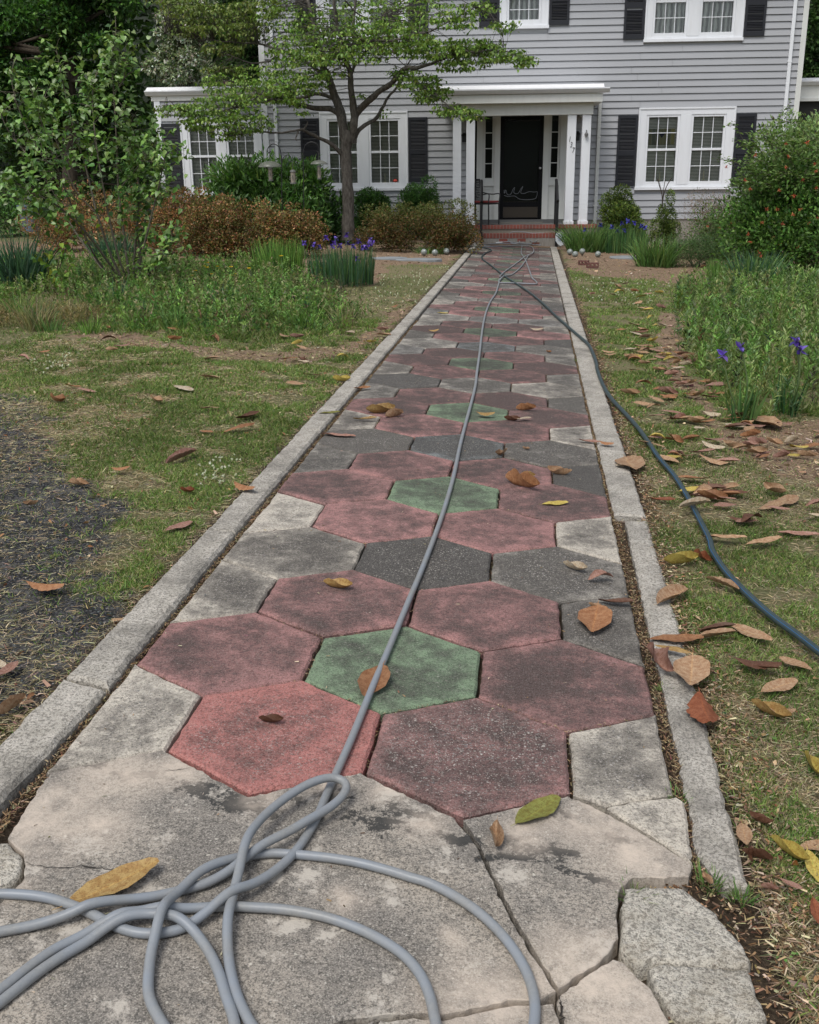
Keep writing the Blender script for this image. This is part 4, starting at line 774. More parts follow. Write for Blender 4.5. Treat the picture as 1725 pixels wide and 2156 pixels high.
def grass_layer(name, n, box, kind, label, cat, near=1.0, seed=1):
    rg = np.random.default_rng(seed); x, y, d = scatter(n, *box, near, rg); a_, m_, b_, dr_ = masks(x, y)
    ok = REG(x, y) & ((y < 21.2) | (np.abs(x) > 8)); cl = fbm(x, y, 5.5, 40, 3); inM = inpoly(x, y, MEADOW_R) | inpoly(x, y, MEADOW_L)
    pr = np.ones(len(x))
    if kind == 'grass': pr = sm(.30, .60, cl)*(1-a_*.96)*(1-m_*.95)*(1-b_*.85)*(1-.62*dr_)
    elif kind == 'straw': pr = (.30+.70*dr_)*(1-a_*.72)*(1-m_*.5)*(.5+.5*sm(.3, .6, 1-cl))
    elif kind == 'clover': pr = sm(.55, .72, fbm(x, y, 2.3, 44, 3))*(1-a_)*(1-m_)*(1-b_*.8)
    elif kind == 'chip': pr = m_*.95+b_*np.where(y > -1.4, .3, .12)
    elif kind == 'rock': pr = a_*.6
    ok &= rg.random(len(x)) < pr; x, y, d, dr_, inM = x[ok], y[ok], d[ok], dr_[ok], inM[ok]; n = len(x); z = ground_z(x, y)-.004
    an = rg.random(n)*2*np.pi; P = np.stack([x, y, z], -1); big = np.clip(d/4.5, 1, 2.6)
    if kind == 'grass':
        D = np.stack([np.cos(an), np.sin(an), rg.uniform(.5, 2.2, n)], -1); L = rg.uniform(.012, .036, n)*(1+.22*(big-1))*(1+1.0*inM)*(1+.5*sm(.5, .8, fbm(x, y, 3, 47))); W = rg.uniform(.0022, .0042, n)*big
        g = sm(.4, .6, fbm(x, y, 1.1, 41))[:, None]; c = pal(n, [(.10, .18, .038), (.155, .24, .055), (.22, .28, .085), (.34, .31, .16)], (3, 4, 3, 2.4), .22, rg)*(1-g*.25); me = cloud(name, P, D, L, W, c, T_BLADE, rng=rg); m0 = M_GRASS
    elif kind == 'straw':
        P[:, 2] += rg.uniform(0, .012, n); D = np.stack([np.cos(an), np.sin(an), rg.uniform(-.05, .35, n)], -1); L = rg.uniform(.018, .055, n)*(1+.15*(big-1)); W = rg.uniform(.0014, .003, n)*big; c = pal(n, [(.40, .33, .20), (.52, .44, .29), (.28, .22, .14), (.2, .18, .09)], (3, 3, 3, 1), .2, rg); me = cloud(name, P, D, L, W, c, T_BLADE, rng=rg); m0 = M_GRASS
    elif kind == 'clover':
        P[:, 2] += rg.uniform(.004, .022, n); D = np.stack([np.cos(an), np.sin(an), rg.uniform(.0, .5, n)], -1); L = rg.uniform(.007, .013, n)*(1+.35*(big-1)); c = pal(n, [(.09, .18, .04), (.12, .23, .055), (.17, .27, .07)], None, .2, rg); me = cloud(name, P, D, L, L*.8, c, T_LEAF, N=rg.normal(size=(n, 3))*.4+np.array([0, 0, 1]), rng=rg); m0 = M_GRASS
    elif kind == 'chip':
        P[:, 2] += rg.uniform(0, .012, n); D = np.stack([np.cos(an), np.sin(an), rg.uniform(-.2, .4, n)], -1); L = rg.uniform(.012, .045, n)*(1+.25*(big-1)); c = pal(n, [(.30, .20, .13), (.42, .31, .21), (.19, .12, .08), (.52, .43, .33), (.11, .075, .05)], (4, 3, 3, 1.5, 2), .2, rg); me = cloud(name, P, D, L, L*rg.uniform(.15, .5, n), c, T_CHIP, rng=rg); m0 = M_CHIP
    else:
        D = rg.normal(size=(n, 3)); L = rg.uniform(.004, .012, n)*big**.5; c = pal(n, [(.04, .041, .045), (.075, .077, .083), (.14, .14, .145), (.3, .29, .28)], (5, 4, 2, .5), .2, rg); P[:, 2] += .001; me = cloud(name, P, D, L, L, c, T_ROCK, rng=rg); m0 = M_CHIP
    return tag(link(name, me, mat=m0), label, cat, kind='stuff')
grass_layer('grass', 850000, (.92, 3.5, -2.6, 3.2), 'grass', 'short patchy green grass right of the path near the camera', 'grass', .9, 11)
grass_layer('grass', 520000, (.95, 9, 3.2, 16), 'grass', 'green lawn right of the path farther on', 'grass', 1.0, 12)
grass_layer('grass', 900000, (-11, -.93, -1.5, 16), 'grass', 'patchy green lawn left of the path', 'grass', 1.0, 13)
grass_layer('grass', 700000, (-4.2, -.93, -.8, 8), 'grass', 'short green and tan grass blades left of the path near the camera', 'grass', .9, 31)
grass_layer('dry_grass', 260000, (-4.2, -.93, -.9, 6), 'straw', 'dead straw lying between the left lawn and the kerb', 'dry grass', .8, 32)
grass_layer('dry_grass', 380000, (.92, 3.8, -2.6, 4.5), 'straw', 'dry straw-coloured grass lying on the right lawn', 'dry grass', .9, 14)
grass_layer('dry_grass', 420000, (-7, -.93, -1.5, 11), 'straw', 'dry straw-coloured grass between the left lawn and the asphalt', 'dry grass', .9, 15)
grass_layer('clover', 260000, (-6, 5, -2.5, 14), 'clover', 'small round clover leaves low in both lawns', 'clover', .9, 16)
grass_layer('mulch', 420000, (-10, 9, -2.5, 23), 'chip', 'brown wood chips and leaf crumbs of the planting beds', 'mulch', .8, 17)
grass_layer('gravel', 220000, (-4.5, -.95, -1.6, 5), 'rock', 'dark loose stones of the worn asphalt at the left edge', 'gravel', .7, 18)
# crumbs and straw in the joints
rg = np.random.default_rng(21); n = 26000; side = rg.random(n) < .5; y = rg.uniform(-1.6, 8, n)*1.0
x = np.where(side, -.812+rg.normal(size=n)*.006, np.where(y < 1.7, .822, .8085)+rg.normal(size=n)*np.where(y < 1.7, .012, .003)); P = np.stack([x, y, CS*x-.018+rg.uniform(-.008, .012, n)], -1)
k = (y > -.9) | side; P = P[k]; n = len(P); an = np.pi/2+rg.normal(size=n)*.9; D = np.stack([np.cos(an), np.sin(an), rg.normal(size=n)*.15], -1)
me = cloud('joint_litter', P, D, rg.uniform(.006, .022, n), rg.uniform(.001, .004, n), pal(n, [(.16, .10, .06), (.26, .18, .10), (.08, .055, .035), (.33, .26, .16)], None, .2, rg), T_CHIP, rng=rg)
tag(link('joint_litter', me, mat=M_CHIP), 'brown crumbs and bits of straw filling the joints beside the kerbs', 'litter', kind='stuff')
n = 9000; i = rg.integers(-1, 12, n); yc = 1.5*i*s3; e = rg.integers(0, 3, n); tt = rg.random(n); col_ = rg.integers(-2, 3, n)/1.0
off = np.where(i % 2 == 0, 0, .5); xc = col_+off; va = np.array([(.5, -.5), (.5, .5), (0, 1), (-.5, .5)]); A0 = va[e]; A1 = va[e+1]; q = A0+(A1-A0)*tt[:, None]
X = (xc+q[:, 0])*U+rg.normal(size=n)*.0035; Y = (yc+q[:, 1]*s3)*U+rg.normal(size=n)*.0035; k = (np.abs(X) < .8) & (fbm(X, Y, 3, 50) > .47); X, Y = X[k], Y[k]; n = len(X)
me = cloud('joint_litter', np.stack([X, Y, CS*X-.007+rg.uniform(-.004, .006, n)], -1), np.stack([rg.normal(size=n), rg.normal(size=n), rg.normal(size=n)*.2], -1), rg.uniform(.004, .014, n), rg.uniform(.0008, .003, n), pal(n, [(.16, .10, .06), (.26, .18, .10), (.06, .04, .03), (.33, .27, .17)], None, .2, rg), T_CHIP, rng=rg)
tag(link('joint_litter', me, mat=M_CHIP), 'brown crumbs in the joints between the hexagonal pavers', 'litter', kind='stuff')
# grass tufts along kerb joints
def tuft(px, py, n, h, spread, cols, name, label, cat, group=None, tm=T_BLADE, lean=.6, w_=.006, seed=None, dz=0, base_r=None):
    rg = np.random.default_rng(seed or int(px*7+py)); p = G(px, py); r = rg.random(n)**.7*(base_r or spread*.35); a = rg.random(n)*2*np.pi
    P = np.stack([p[0]+r*np.cos(a), p[1]+r*np.sin(a), np.full(n, p[2]-.02+dz)], -1); a2 = a+rg.normal(size=n)*.7
    D = np.stack([np.cos(a2)*lean*rg.random(n), np.sin(a2)*lean*rg.random(n), np.ones(n)], -1); L = h*rg.uniform(.5, 1.05, n); c = pal(n, cols, None, .18, rg)
    # three-piece arching blades
    D = unit(D); S = unit(np.cross(D, rg.normal(size=(n, 3)))); hz = D.copy(); hz[:, 2] = 0; hz = hz+rg.normal(size=(n, 3))*[.12, .12, 0]; dr = rg.uniform(.15, .8, n)[:, None]*lean
    K = 5; V = []; 
    for k in range(K+1):
        s_ = k/K; c_ = P+D*L[:, None]*s_+hz*L[:, None]*(s_**2)*dr*1.2-np.array([0, 0, 1])*L[:, None]*(s_**3)*dr*.45; ww = w_*(1-.92*s_**1.6)*(.5+.5*min(1, s_*4))
        V += [c_-S*ww*.5, c_+S*ww*.5]
    V = np.stack(V, 1); b0 = (np.arange(n)*2*(K+1))[:, None, None]; f = np.array([(2*k, 2*k+1, 2*k+3, 2*k+2) for k in range(K)])[None]
    me = npmesh(name, V.reshape(-1, 3), (b0+f).reshape(-1, 4), cols=np.repeat(c, 2*(K+1), axis=0))
    o = link(name, me, mat=M_GRASS)
    if label: tag(o, label, cat, group)
    return o, p
# ------------------------------------------------------------------ SHRUBS
def spot(x0, x1, ytop, ybase, Y=None):
    """base point, half width and height of a plant that fills this box of the picture"""
    xc = (x0+x1)/2
    if Y is None: b = G(xc, ybase)
    else: q = AY(xc, ybase, Y); b = np.array([q[0], Y, float(gz(q[0], Y))])
    l, r, tp = AY(x0, (ytop+ybase)/2, b[1]), AY(x1, (ytop+ybase)/2, b[1]), AY(xc, ytop, b[1])
    return b, (r[0]-l[0])/2, tp[2]-b[2]
def bush(name, label, cat, box, leaf, n, cols, Y=None, lobes=16, seed=1, depth=1.0, m_=None, tmpl=T_LEAF, group=None, wratio=.45, flat=.0, lobr=.42, jit=.2, stems=10, up=.5, wts=None, gradient=None, thin=.3):
    rg = np.random.default_rng(seed); b, rx, h = spot(*box, Y); ry = rx*depth; root = empty(name, b, label=label, cat=cat, group=group)
    u = rg.normal(size=(lobes, 3)); u[:, 2] = np.abs(u[:, 2])*(.75 if flat else 1); u = unit(u); rr = rg.uniform(.45, .86, lobes)[:, None]
    if flat: u = np.sign(u)*np.abs(u)**.75
    C_ = u*rr*np.array([rx, ry, h*.74]); C_[:, 2] += h*.06
    R_l = lobr*rg.uniform(.7, 1.15, lobes)*min(rx, h)*(.85 if flat else 1); lobc = np.exp(rg.normal(size=(lobes, 1))*.22)
    i = rg.choice(lobes, n, p=(R_l**2)/np.sum(R_l**2)); dn = unit(rg.normal(size=(n, 3))); rad = rg.uniform(1-thin, 1, n)**.7*(1+.20*(rg.random(n) < .06)*rg.random(n)*1.5)
    P = C_[i]+dn*(R_l[i]*rad)[:, None]*np.array([1, ry/rx if depth < 1 else 1, 1])
    P[:, 0] *= rx/np.quantile(np.abs(P[:, 0]), .97); P[:, 2] *= h/np.quantile(P[:, 2], .995); P[:, 1] *= ry/np.quantile(np.abs(P[:, 1]), .98)
    kk = P[:, 2] > -.02; P = P[kk]; dn = dn[kk]; n = len(P); D = unit(dn+rg.normal(size=(n, 3))*.55+np.array([0, 0, up])); N = rg.normal(size=(n, 3))*.5+np.array([0, -.25, .9])
    c = pal(n, cols, wts, jit, rg)*lobc[i[kk]]
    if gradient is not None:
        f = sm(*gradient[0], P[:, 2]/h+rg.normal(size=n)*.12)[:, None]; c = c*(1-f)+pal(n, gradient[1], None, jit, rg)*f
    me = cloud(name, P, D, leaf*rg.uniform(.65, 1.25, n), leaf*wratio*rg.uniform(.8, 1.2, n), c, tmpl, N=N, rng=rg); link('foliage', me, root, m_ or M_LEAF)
    st_ = []
    for k in range(stems):
        e = C_[rg.integers(lobes)]; s0 = np.array([rg.normal()*rx*.12, rg.normal()*ry*.12, -.05]); mid = (s0+e)/2+rg.normal(size=3)*.06*rx; st_.append((catmull([s0, mid, e], 4), np.linspace(.016, .005, 9)*max(1, h*.8)))
    if st_: link('stem', tubes_mesh('stem', st_, 5), root, M_STEM)
    return root, b, rx, h
RUST = [(.24, .105, .045), (.31, .155, .07), (.15, .075, .032), (.36, .21, .11), (.12, .13, .035), (.16, .155, .045)]
bush('azalea_shrub', 'taller rust-coloured azalea under the left end of the side wing', 'azalea', (325, 500, 402, 535), .046, 22000, RUST, seed=131, depth=.5, flat=1, lobes=150, lobr=.18, thin=.5, wratio=.62, up=.3, stems=12)
OL = [(.030, .055, .014), (.045, .075, .018), (.06, .095, .022)]
RUST = [(.24, .105, .045), (.31, .155, .07), (.15, .075, .032), (.36, .21, .11), (.12, .13, .035), (.16, .155, .045)]
bush('azalea_shrub', 'low rust-coloured azalea mass behind the lilac stems at far left', 'azalea', (70, 352, 396, 528), .050, 16000, RUST, seed=31, depth=.55, flat=1, lobes=110, thin=.5, wratio=0.62, stems=12, m_=M_LEAF, lobr=0.2, up=0.3)
bush('azalea_shrub', 'wide flat-topped rust and olive azalea in front of the dark laurel', 'azalea', (395, 668, 424, 540), .046, 34000, RUST+[(.14, .12, .03), (.12, .11, .03), (.10, .09, .025)], seed=32, depth=.5, flat=1, lobes=230, thin=.5, wratio=0.62, stems=14, lobr=0.17, up=0.3)
bush('azalea_shrub', 'low olive and rust azalea between the dogwood trunk and the porch', 'azalea', (765, 998, 428, 528), .042, 26000, [(.085, .085, .022), (.12, .075, .025), (.06, .065, .016), (.15, .07, .03)], seed=33, depth=.6, flat=1, lobes=170, thin=.5, wratio=0.62, gradient=((.55, 1.0), [(.085, .115, .028), (.11, .12, .03)]), lobr=0.18, up=0.3)
DG = [(.042, .105, .021), (.068, .158, .033), (.112, .232, .053), (.030, .068, .018)]
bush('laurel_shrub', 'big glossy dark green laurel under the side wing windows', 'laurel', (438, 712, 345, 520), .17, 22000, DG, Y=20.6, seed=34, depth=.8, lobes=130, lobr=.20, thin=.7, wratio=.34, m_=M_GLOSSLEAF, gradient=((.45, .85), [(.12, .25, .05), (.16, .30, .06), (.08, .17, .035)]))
bush('laurel_shrub', 'dark green laurel lump between the big laurel and the dogwood trunk', 'laurel', (600, 722, 405, 515), .10, 5000, DG, Y=20.9, seed=134, depth=.8, lobes=14, thin=.5, wratio=.34, m_=M_GLOSSLEAF)
BXG = [(.045, .112, .027), (.068, .158, .038), (.098, .203, .045)]
bush('boxwood', 'small round boxwood just right of the dogwood trunk', 'boxwood', (745, 826, 402, 500), .055, 17600, BXG, Y=22.2, seed=35, lobes=60, thin=.5, wratio=.5, lobr=0.28)
bush('boxwood', 'small round boxwood under the black shutter left of the porch', 'boxwood', (842, 928, 380, 480), .055, 17600, BXG, Y=22.5, seed=36, lobes=60, thin=.5, wratio=.5, lobr=0.28)
YG = [(.083, .128, .027), (.128, .180, .038), (.165, .225, .045), (.053, .090, .022)]
bush('boxwood', 'round yellow-green boxwood between the porch and the lower right window', 'boxwood', (1260, 1352, 398, 500), .055, 20800, YG, Y=22.3, seed=37, lobes=70, thin=.5, wratio=.5, lobr=0.28)
bush('boxwood', 'small thin boxwood with bare twigs on top under the right window', 'boxwood', (1368, 1426, 405, 495), .045, 7000, YG, Y=22.2, seed=38, lobes=12, thin=.6, wratio=.5)
q = AY(1396, 410, 22.1); tw = [(catmull([q+[0, 0, -.3], q+[-.02, 0, 0], q+[-.10, 0, .22], q+[-.14, .02, .36]], 4), .010), (catmull([q+[0, 0, -.3], q+[.02, 0, 0], q+[.08, 0, .2], q+[.17, .02, .36]], 4), .010), (catmull([q+[.0, 0, -.1], q+[.01, 0, .12], q+[.03, 0, .33]], 4), .008), (catmull([q+[-.05, 0, .1], q+[-.10, 0, .3]], 4), .006)]
o = link('dead_twigs', tubes_mesh('dead_twigs', tw, 5), mat=M_DARKBARK); tag(o, 'bare dead twigs sticking up in front of the lower right window', 'twigs')
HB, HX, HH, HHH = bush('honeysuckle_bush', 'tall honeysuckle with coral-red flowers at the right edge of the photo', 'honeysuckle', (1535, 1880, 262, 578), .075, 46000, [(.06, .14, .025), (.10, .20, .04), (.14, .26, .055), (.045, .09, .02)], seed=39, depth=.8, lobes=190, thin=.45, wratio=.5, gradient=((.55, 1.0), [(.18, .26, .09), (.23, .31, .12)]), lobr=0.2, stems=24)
rg = np.random.default_rng(5); spr = []; sP = []; sD = []
for k in range(46):
    x0, y0 = rg.uniform(1560, 1760), rg.uniform(290, 420); a_ = rg.uniform(-.2, 1.0)*(-1 if x0 < 1700 else .4); L_ = rg.uniform(30, 85); p0 = AY(x0, y0, HX[1]-HH*.45); p1 = AY(x0-L_*abs(math.cos(a_))*(.9 if rg.random() < .75 else -.5), y0-L_*rg.uniform(.1, 1.0), HX[1]-HH*.6); md = (p0+p1)/2+np.array([0, 0, .10]); c_ = catmull([p0, md, p1], 8); spr.append((c_, .004))
    for q in c_[3:]:
        for z_ in range(2): sP.append(q+rg.normal(size=3)*.02); a2 = rg.random()*6.28; sD.append([math.cos(a2), math.sin(a2), rg.uniform(-.3, .5)])
n = len(sP); me = cloud('sprigs', sP, sD, rg.uniform(.05, .085, n), .036, pal(n, [(.17, .25, .08), (.12, .2, .05)], None, .15, rg), T_LEAF, rng=rg); o = link('sprigs', me, HB, M_LEAF); o.matrix_parent_inverse = Matrix.Translation(HB.location).inverted(); o = link('stem', tubes_mesh('stem', spr, 4), HB, M_STEM); o.matrix_parent_inverse = Matrix.Translation(HB.location).inverted()
bush('honeysuckle_bush', 'thin pale-leaved honeysuckle trailing beside the tall flowering one', 'honeysuckle', (1455, 1640, 350, 560), .07, 6500, [(.10, .16, .05), (.15, .21, .08), (.06, .11, .03)], Y=18.8, seed=40, depth=.7, lobes=16, thin=.9, wratio=.45, stems=16)
for k, (x, y) in enumerate([(1530, 352), (1568, 378), (1580, 398), (1640, 400), (1655, 302), (1655, 352), (1672, 412), (1590, 325), (1636, 440), (1605, 468), (1615, 440), (1648, 470), (1575, 493), (1580, 508), (1602, 538), (1598, 572-40), (1690, 378), (1715, 345), (1718, 360), (1720, 395), (1685, 440), (1670, 452), (1722, 458), (1702, 470), (1660, 330), (1700, 300), (1490, 475), (1515, 480), (1540, 468), (1628, 498), (1642, 512), (1680, 520)]):
    Yf = HX[1]-HH*.72+rg.uniform(-.12, .12) if x > 1560 else 18.0; p = AY(x, y, Yf); n = 14; dd = unit(rg.normal(size=(n, 3))+np.array([0, -.8, -.3]))
    me = cloud('flower', np.zeros((n, 3)), dd, rg.uniform(.03, .055, n), .014, pal(n, [(.48, .10, .06), (.55, .20, .11), (.36, .06, .04)], None, .15, rg), T_LEAF, rng=rg)
    o = link('flower', me, HB, M_PETAL); o.location = Vector(p)-HB.location
bush('spirea_shrub', 'brown twiggy airy shrub left of the flowering honeysuckle', 'shrub', (1438, 1590, 405, 530), .032, 14000, [(.22, .14, .10), (.16, .12, .07), (.28, .19, .15), (.11, .12, .05)], Y=19.5, seed=41, lobes=16, thin=.9, wratio=.35, stems=60, up=1.2)
bush('spirea_shrub', 'low dark green mound in front of the brown twiggy shrub', 'shrub', (1385, 1560, 478, 560), .030, 15000, [(.05, .10, .03), (.07, .13, .045), (.10, .16, .06)], seed=42, depth=.6, lobes=60, lobr=.25, thin=.6, wratio=.35)
# far-left things behind the lilac
bush('evergreen_shrub', 'shadowy dark evergreen shrub at the far left edge behind the lilac', 'shrub', (-120, 92, 395, 480), .10, 5000, DG, Y=24, seed=43, lobes=16, thin=.6)
bush('evergreen_shrub', 'dark evergreen shrub between the lilac and the black shutter of the side wing', 'shrub', (255, 345, 330, 470), .10, 9000, DG, Y=22.4, seed=44, lobes=20, thin=.6)
q = G(60, 478); bn = empty('plastic_bin', (AY(60, 425, 23)[0], 23, .30), label='blue-grey plastic bin half hidden behind shrubs at the far left', cat='bin')
b = MB(); b.lathe([(0, 0), (.22, 0), (.27, .62), (.30, .62), (.30, .66), (.25, .66), (.20, .04), (0, .04)], seg=20); b.build('tub', mat('blue_plastic', (.10, .14, .19), .5), bn, smooth=False); MB().tube([(-.30, 0, .58), (-.34, 0, .56), (-.34, .1, .56), (-.28, .1, .58)], .012, 5).build('handle', mat('blue_plastic_handle', (.08, .11, .15), .5), bn)
# ------------------------------------------------------------------ DOGWOOD
TY = 20.3
def tp(x, y, dy=0.0): return AY(x, y, TY+dy)
limbs = [
 ([(733, 506, 0), (733, 470, 0), (733, 420, 0), (730, 370, 0), (728, 330, 0), (731, 295, 0), (736, 275, 0)], (.165, .15, .14, .135, .135, .145, .13)),
 ([(728, 300, 0), (720, 262, 0), (716, 235, .1), (706, 205, .2), (697, 175, .2), (682, 145, .3), (670, 110, .4), (662, 60, .6), (652, 10, .8), (645, -40, 1)], (.12, .115, .11, .10, .085, .08, .06, .05, .045, .04)),
 ([(742, 300, 0), (745, 262, -.1), (744, 225, -.1), (738, 190, -.2), (735, 150, -.2), (722, 118, -.3), (716, 80, -.4), (708, 40, -.5), (700, -30, -.6)], (.10, .095, .085, .07, .06, .05, .045, .04, .03)),
 ([(744, 250, 0), (752, 236, 0), (775, 214, -.2), (800, 192, -.4), (828, 172, -.6), (850, 148, -.8), (880, 140, -1.0), (925, 128, -1.2), (980, 110, -1.4), (1050, 108, -1.5), (1110, 128, -1.6)], (.085, .085, .075, .065, .06, .055, .04, .03, .022, .016, .01)),
 ([(742, 300, .0), (752, 282, 0), (772, 262, .1), (790, 250, .2), (808, 222, .3), (822, 200, .4), (838, 178, .5), (850, 150, .6)], (.06, .055, .05, .045, .035, .03, .025, .018)),
 ([(717, 242, .1), (700, 232, .1), (672, 226, 0), (630, 220, -.2), (602, 213, -.4), (565, 210, -.6), (520, 218, -.9), (470, 232, -1.1), (410, 240, -1.3), (350, 222, -1.5)], (.07, .065, .06, .055, .045, .04, .03, .022, .015, .01)),
 ([(706, 208, .2), (690, 202, .3), (668, 197, .5), (640, 205, .6), (600, 206, .8), (560, 196, 1), (510, 180, 1.2)], (.05, .045, .04, .035, .03, .022, .012)),
 ([(729, 332, 0), (715, 322, -.1), (698, 302, -.2), (680, 293, -.3), (655, 280, -.5), (640, 272, -.6), (622, 274, -.7), (580, 278, -.9), (540, 276, -1.1), (500, 284, -1.3), (450, 283, -1.5)], (.06, .05, .045, .04, .036, .034, .026, .02, .016, .012, .008)),
 ([(640, 272, -.6), (645, 266, -.6), (650, 256, -.6)], (.03, .022, .01)), ([(628, 275, -.7), (624, 290, -.75), (626, 298, -.8)], (.02, .012, .008)),
 ([(690, 165, .3), (660, 140, .5), (625, 118, .8), (588, 105, 1.0), (540, 92, 1.3), (480, 86, 1.6), (420, 84, 1.8), (350, 70, 2)], (.05, .04, .035, .03, .022, .016, .012, .008)),
 ([(588, 112, 1), (560, 132, 1.1), (520, 128, 1.3), (470, 108, 1.4), (430, 92, 1.5)], (.022, .018, .014, .012, .008)),
 ([(722, 120, -.3), (745, 100, -.5), (775, 90, -.8), (830, 84, -1.0), (890, 70, -1.2), (960, 40, -1.4), (1000, 15, -1.5)], (.04, .036, .03, .026, .02, .014, .008)),
 ([(736, 160, -.2), (756, 120, .2), (790, 85, .6), (820, 40, 1), (840, -20, 1.2)], (.04, .034, .028, .024, .018)),
 ([(700, -30, -.6), (760, 30, -.2), (800, 40, 0)], (.02, .015, .01)), ([(745, 60, .0), (750, 0, .2), (755, -60, .3)], (.03, .03, .03)),
 ([(850, 150, -.8), (880, 175, -1.0), (915, 195, -1.2), (950, 225, -1.4), (985, 240, -1.6)], (.022, .018, .014, .01, .006)),
 ([(838, 178, .5), (870, 190, .4), (900, 205, .2), (930, 235, .1)], (.018, .014, .01, .006)),
]
bT = tp(733, 500); tree = empty('dogwood_tree', (bT[0], bT[1], bT[2]), label='dogwood tree with layered drooping leaves in front of the house', cat='tree')
rg = np.random.default_rng(77); LP = []; lim = []
for pts, rad in limbs:
    P0 = np.array([tp(*p) for p in pts]); P_ = catmull(P0, 7); rr = np.interp(np.linspace(0, len(rad)-1, len(P_)), np.arange(len(rad)), rad)*.92
    P_ = P_+np.stack([(fbm(P_[:, 2], P_[:, 0], 3, k)-.5) for k in (60, 61, 62)], -1)*.10*np.minimum(1, .06/rr)[:, None]; lim.append((P_, rr*(1+(vnoise(P_[:, 2], P_[:, 0], 9, 3)-.5)*.18))); LP.append(P_[len(P_)//5:])
LPa = np.vstack(LP[1:])
plates = [  # px, py, rx, ry (picture), depth offset, depth spread, weight
 (372, 228, 48, 12, -1.5, .5, 1.0), (430, 243, 62, 17, -1.3, .6, 1.6), (505, 250, 66, 13, -1.2, .6, 1.1), (480, 216, 80, 20, -1.0, .7, 1.8), (545, 190, 76, 26, -.4, 1, 2.4), (470, 175, 48, 22, .8, .9, 1.3), (600, 182, 50, 24, -.4, .9, 1.5), (560, 150, 60, 14, .6, .8, .8),
 (400, 262, 26, 8, -1.4, .3, .4), (520, 272, 42, 8, -1.3, .3, .5), (470, 286, 30, 7, -1.4, .3, .35), (440, 268, 36, 8, -1.4, .3, .5), (590, 208, 36, 9, -.6, .5, .5),
 (620, 105, 56, 38, .2, 1.1, 2.2), (700, 80, 66, 34, 0, 1.2, 2.6), (640, 60, 50, 28, .6, 1.1, 1.6), (690, 118, 60, 22, -.6, 1.1, 1.8), (780, 62, 70, 26, -.4, 1.1, 2.2), (770, 105, 60, 24, -.6, 1.1, 1.7), (850, 90, 70, 30, -.8, 1, 2.6), (850, 55, 56, 24, .2, 1.0, 1.5),
 (930, 105, 70, 24, -1.1, .8, 2.4), (1000, 100, 60, 18, -1.3, .6, 1.7), (1060, 118, 52, 13, -1.5, .5, 1.1), (1105, 128, 26, 9, -1.6, .3, .5), (960, 45, 44, 20, -1.3, .8, .9), (1005, 20, 40, 22, -1.3, .7, .7), (1060, 55, 30, 12, -1.4, .4, .35), (960, 138, 40, 12, -1.2, .5, .7),
 (880, 172, 46, 20, -.9, .6, 1.2), (850, 155, 36, 12, -.6, .6, .6), (905, 200, 34, 16, -1.1, .4, .8), (950, 232, 34, 11, -1.4, .4, .7), (988, 238, 26, 13, -1.6, .3, .7), (930, 190, 24, 10, .1, .4, .3), (1000, 130, 34, 8, -1.3, .4, .4),
 (900, 20, 60, 26, .2, 1.0, 1.0), (720, 25, 80, 26, .8, 1.2, 1.3), (600, 30, 60, 30, 1.0, 1.1, 1.0), (820, 15, 50, 18, .6, 1, .7), (650, 158, 40, 12, -.7, .5, .6), (700, 155, 30, 9, -.6, .4, .35), (620, 215, 24, 8, -.8, .4, .3), (660, 180, 26, 12, -.3, .5, .5), (640, 238, 10, 5, -.8, .2, .08), (568, 262, 14, 6, -1.1, .2, .1), (760, 200, 8, 6, -.4, .1, .06), (806, 240, 8, 5, .2, .1, .05),
 (740, -50, 300, 50, 0, 2, 2.5)]
upper = [(430, 30, 70, 24, 1.8, .8, 1.4), (500, 60, 70, 22, 1.5, .8, 1.4), (400, 62, 40, 14, 1.9, .7, .7), (470, 100, 50, 12, 1.5, .8, .6), (540, 20, 60, 24, 1.4, .8, 1.1), (480, 145, 40, 10, 1.4, .5, .4), (380, 5, 60, 20, 2, .6, .7)]
def dog_leaves(PL, total, cols, nm, lsz):
    wt = np.array([p[6] for p in PL]); nc = (total*wt/wt.sum()).astype(int)+1; cen = []
    for (x, y, rx, ry, dy, sp, _), k in zip(PL, nc):
        a = rg.random(k)*2*np.pi; r = np.sqrt(rg.random(k))*(1+.15*rg.normal(size=k)); yy = y+ry*r*np.sin(a)*.9; xx = x+rx*r*np.cos(a)
        # layered: pull the heights towards a few slightly sloping shelves
        yy = yy+np.round((yy-y)/9)*0-((yy*1.0+xx*.06) % 15-7.5)*.55
        for q in range(k): cen.append(AY(xx[q], yy[q], TY+dy+rg.normal()*sp*.6))
    cen = np.array(cen); m_ = rg.integers(5, 9, len(cen)); i = np.repeat(np.arange(len(cen)), m_); n = len(i); a = rg.random(n)*2*np.pi
    P = cen[i]+rg.normal(size=(n, 3))*[.06, .06, .025]; D = np.stack([np.cos(a), np.sin(a), rg.uniform(-1.5, .1, n)], -1); D = unit(D)
    me = cloud(nm, P, D, lsz*rg.uniform(.7, 1.2, n), lsz*.62*rg.uniform(.8, 1.1, n), pal(n, cols, None, .2, rg), T_OVAL, N=np.stack([np.cos(a)*.6, np.sin(a)*.6, np.ones(n)], -1)+rg.normal(size=(n, 3))*.3, rng=rg); return me, cen
GRN = [(.14, .23, .045), (.185, .29, .06), (.095, .165, .035), (.24, .33, .09)]
me, cen = dog_leaves(plates, 3500, GRN, 'foliage', .080); link('foliage', me, tree, M_LEAF).matrix_parent_inverse = Matrix.Translation(tree.location).inverted()
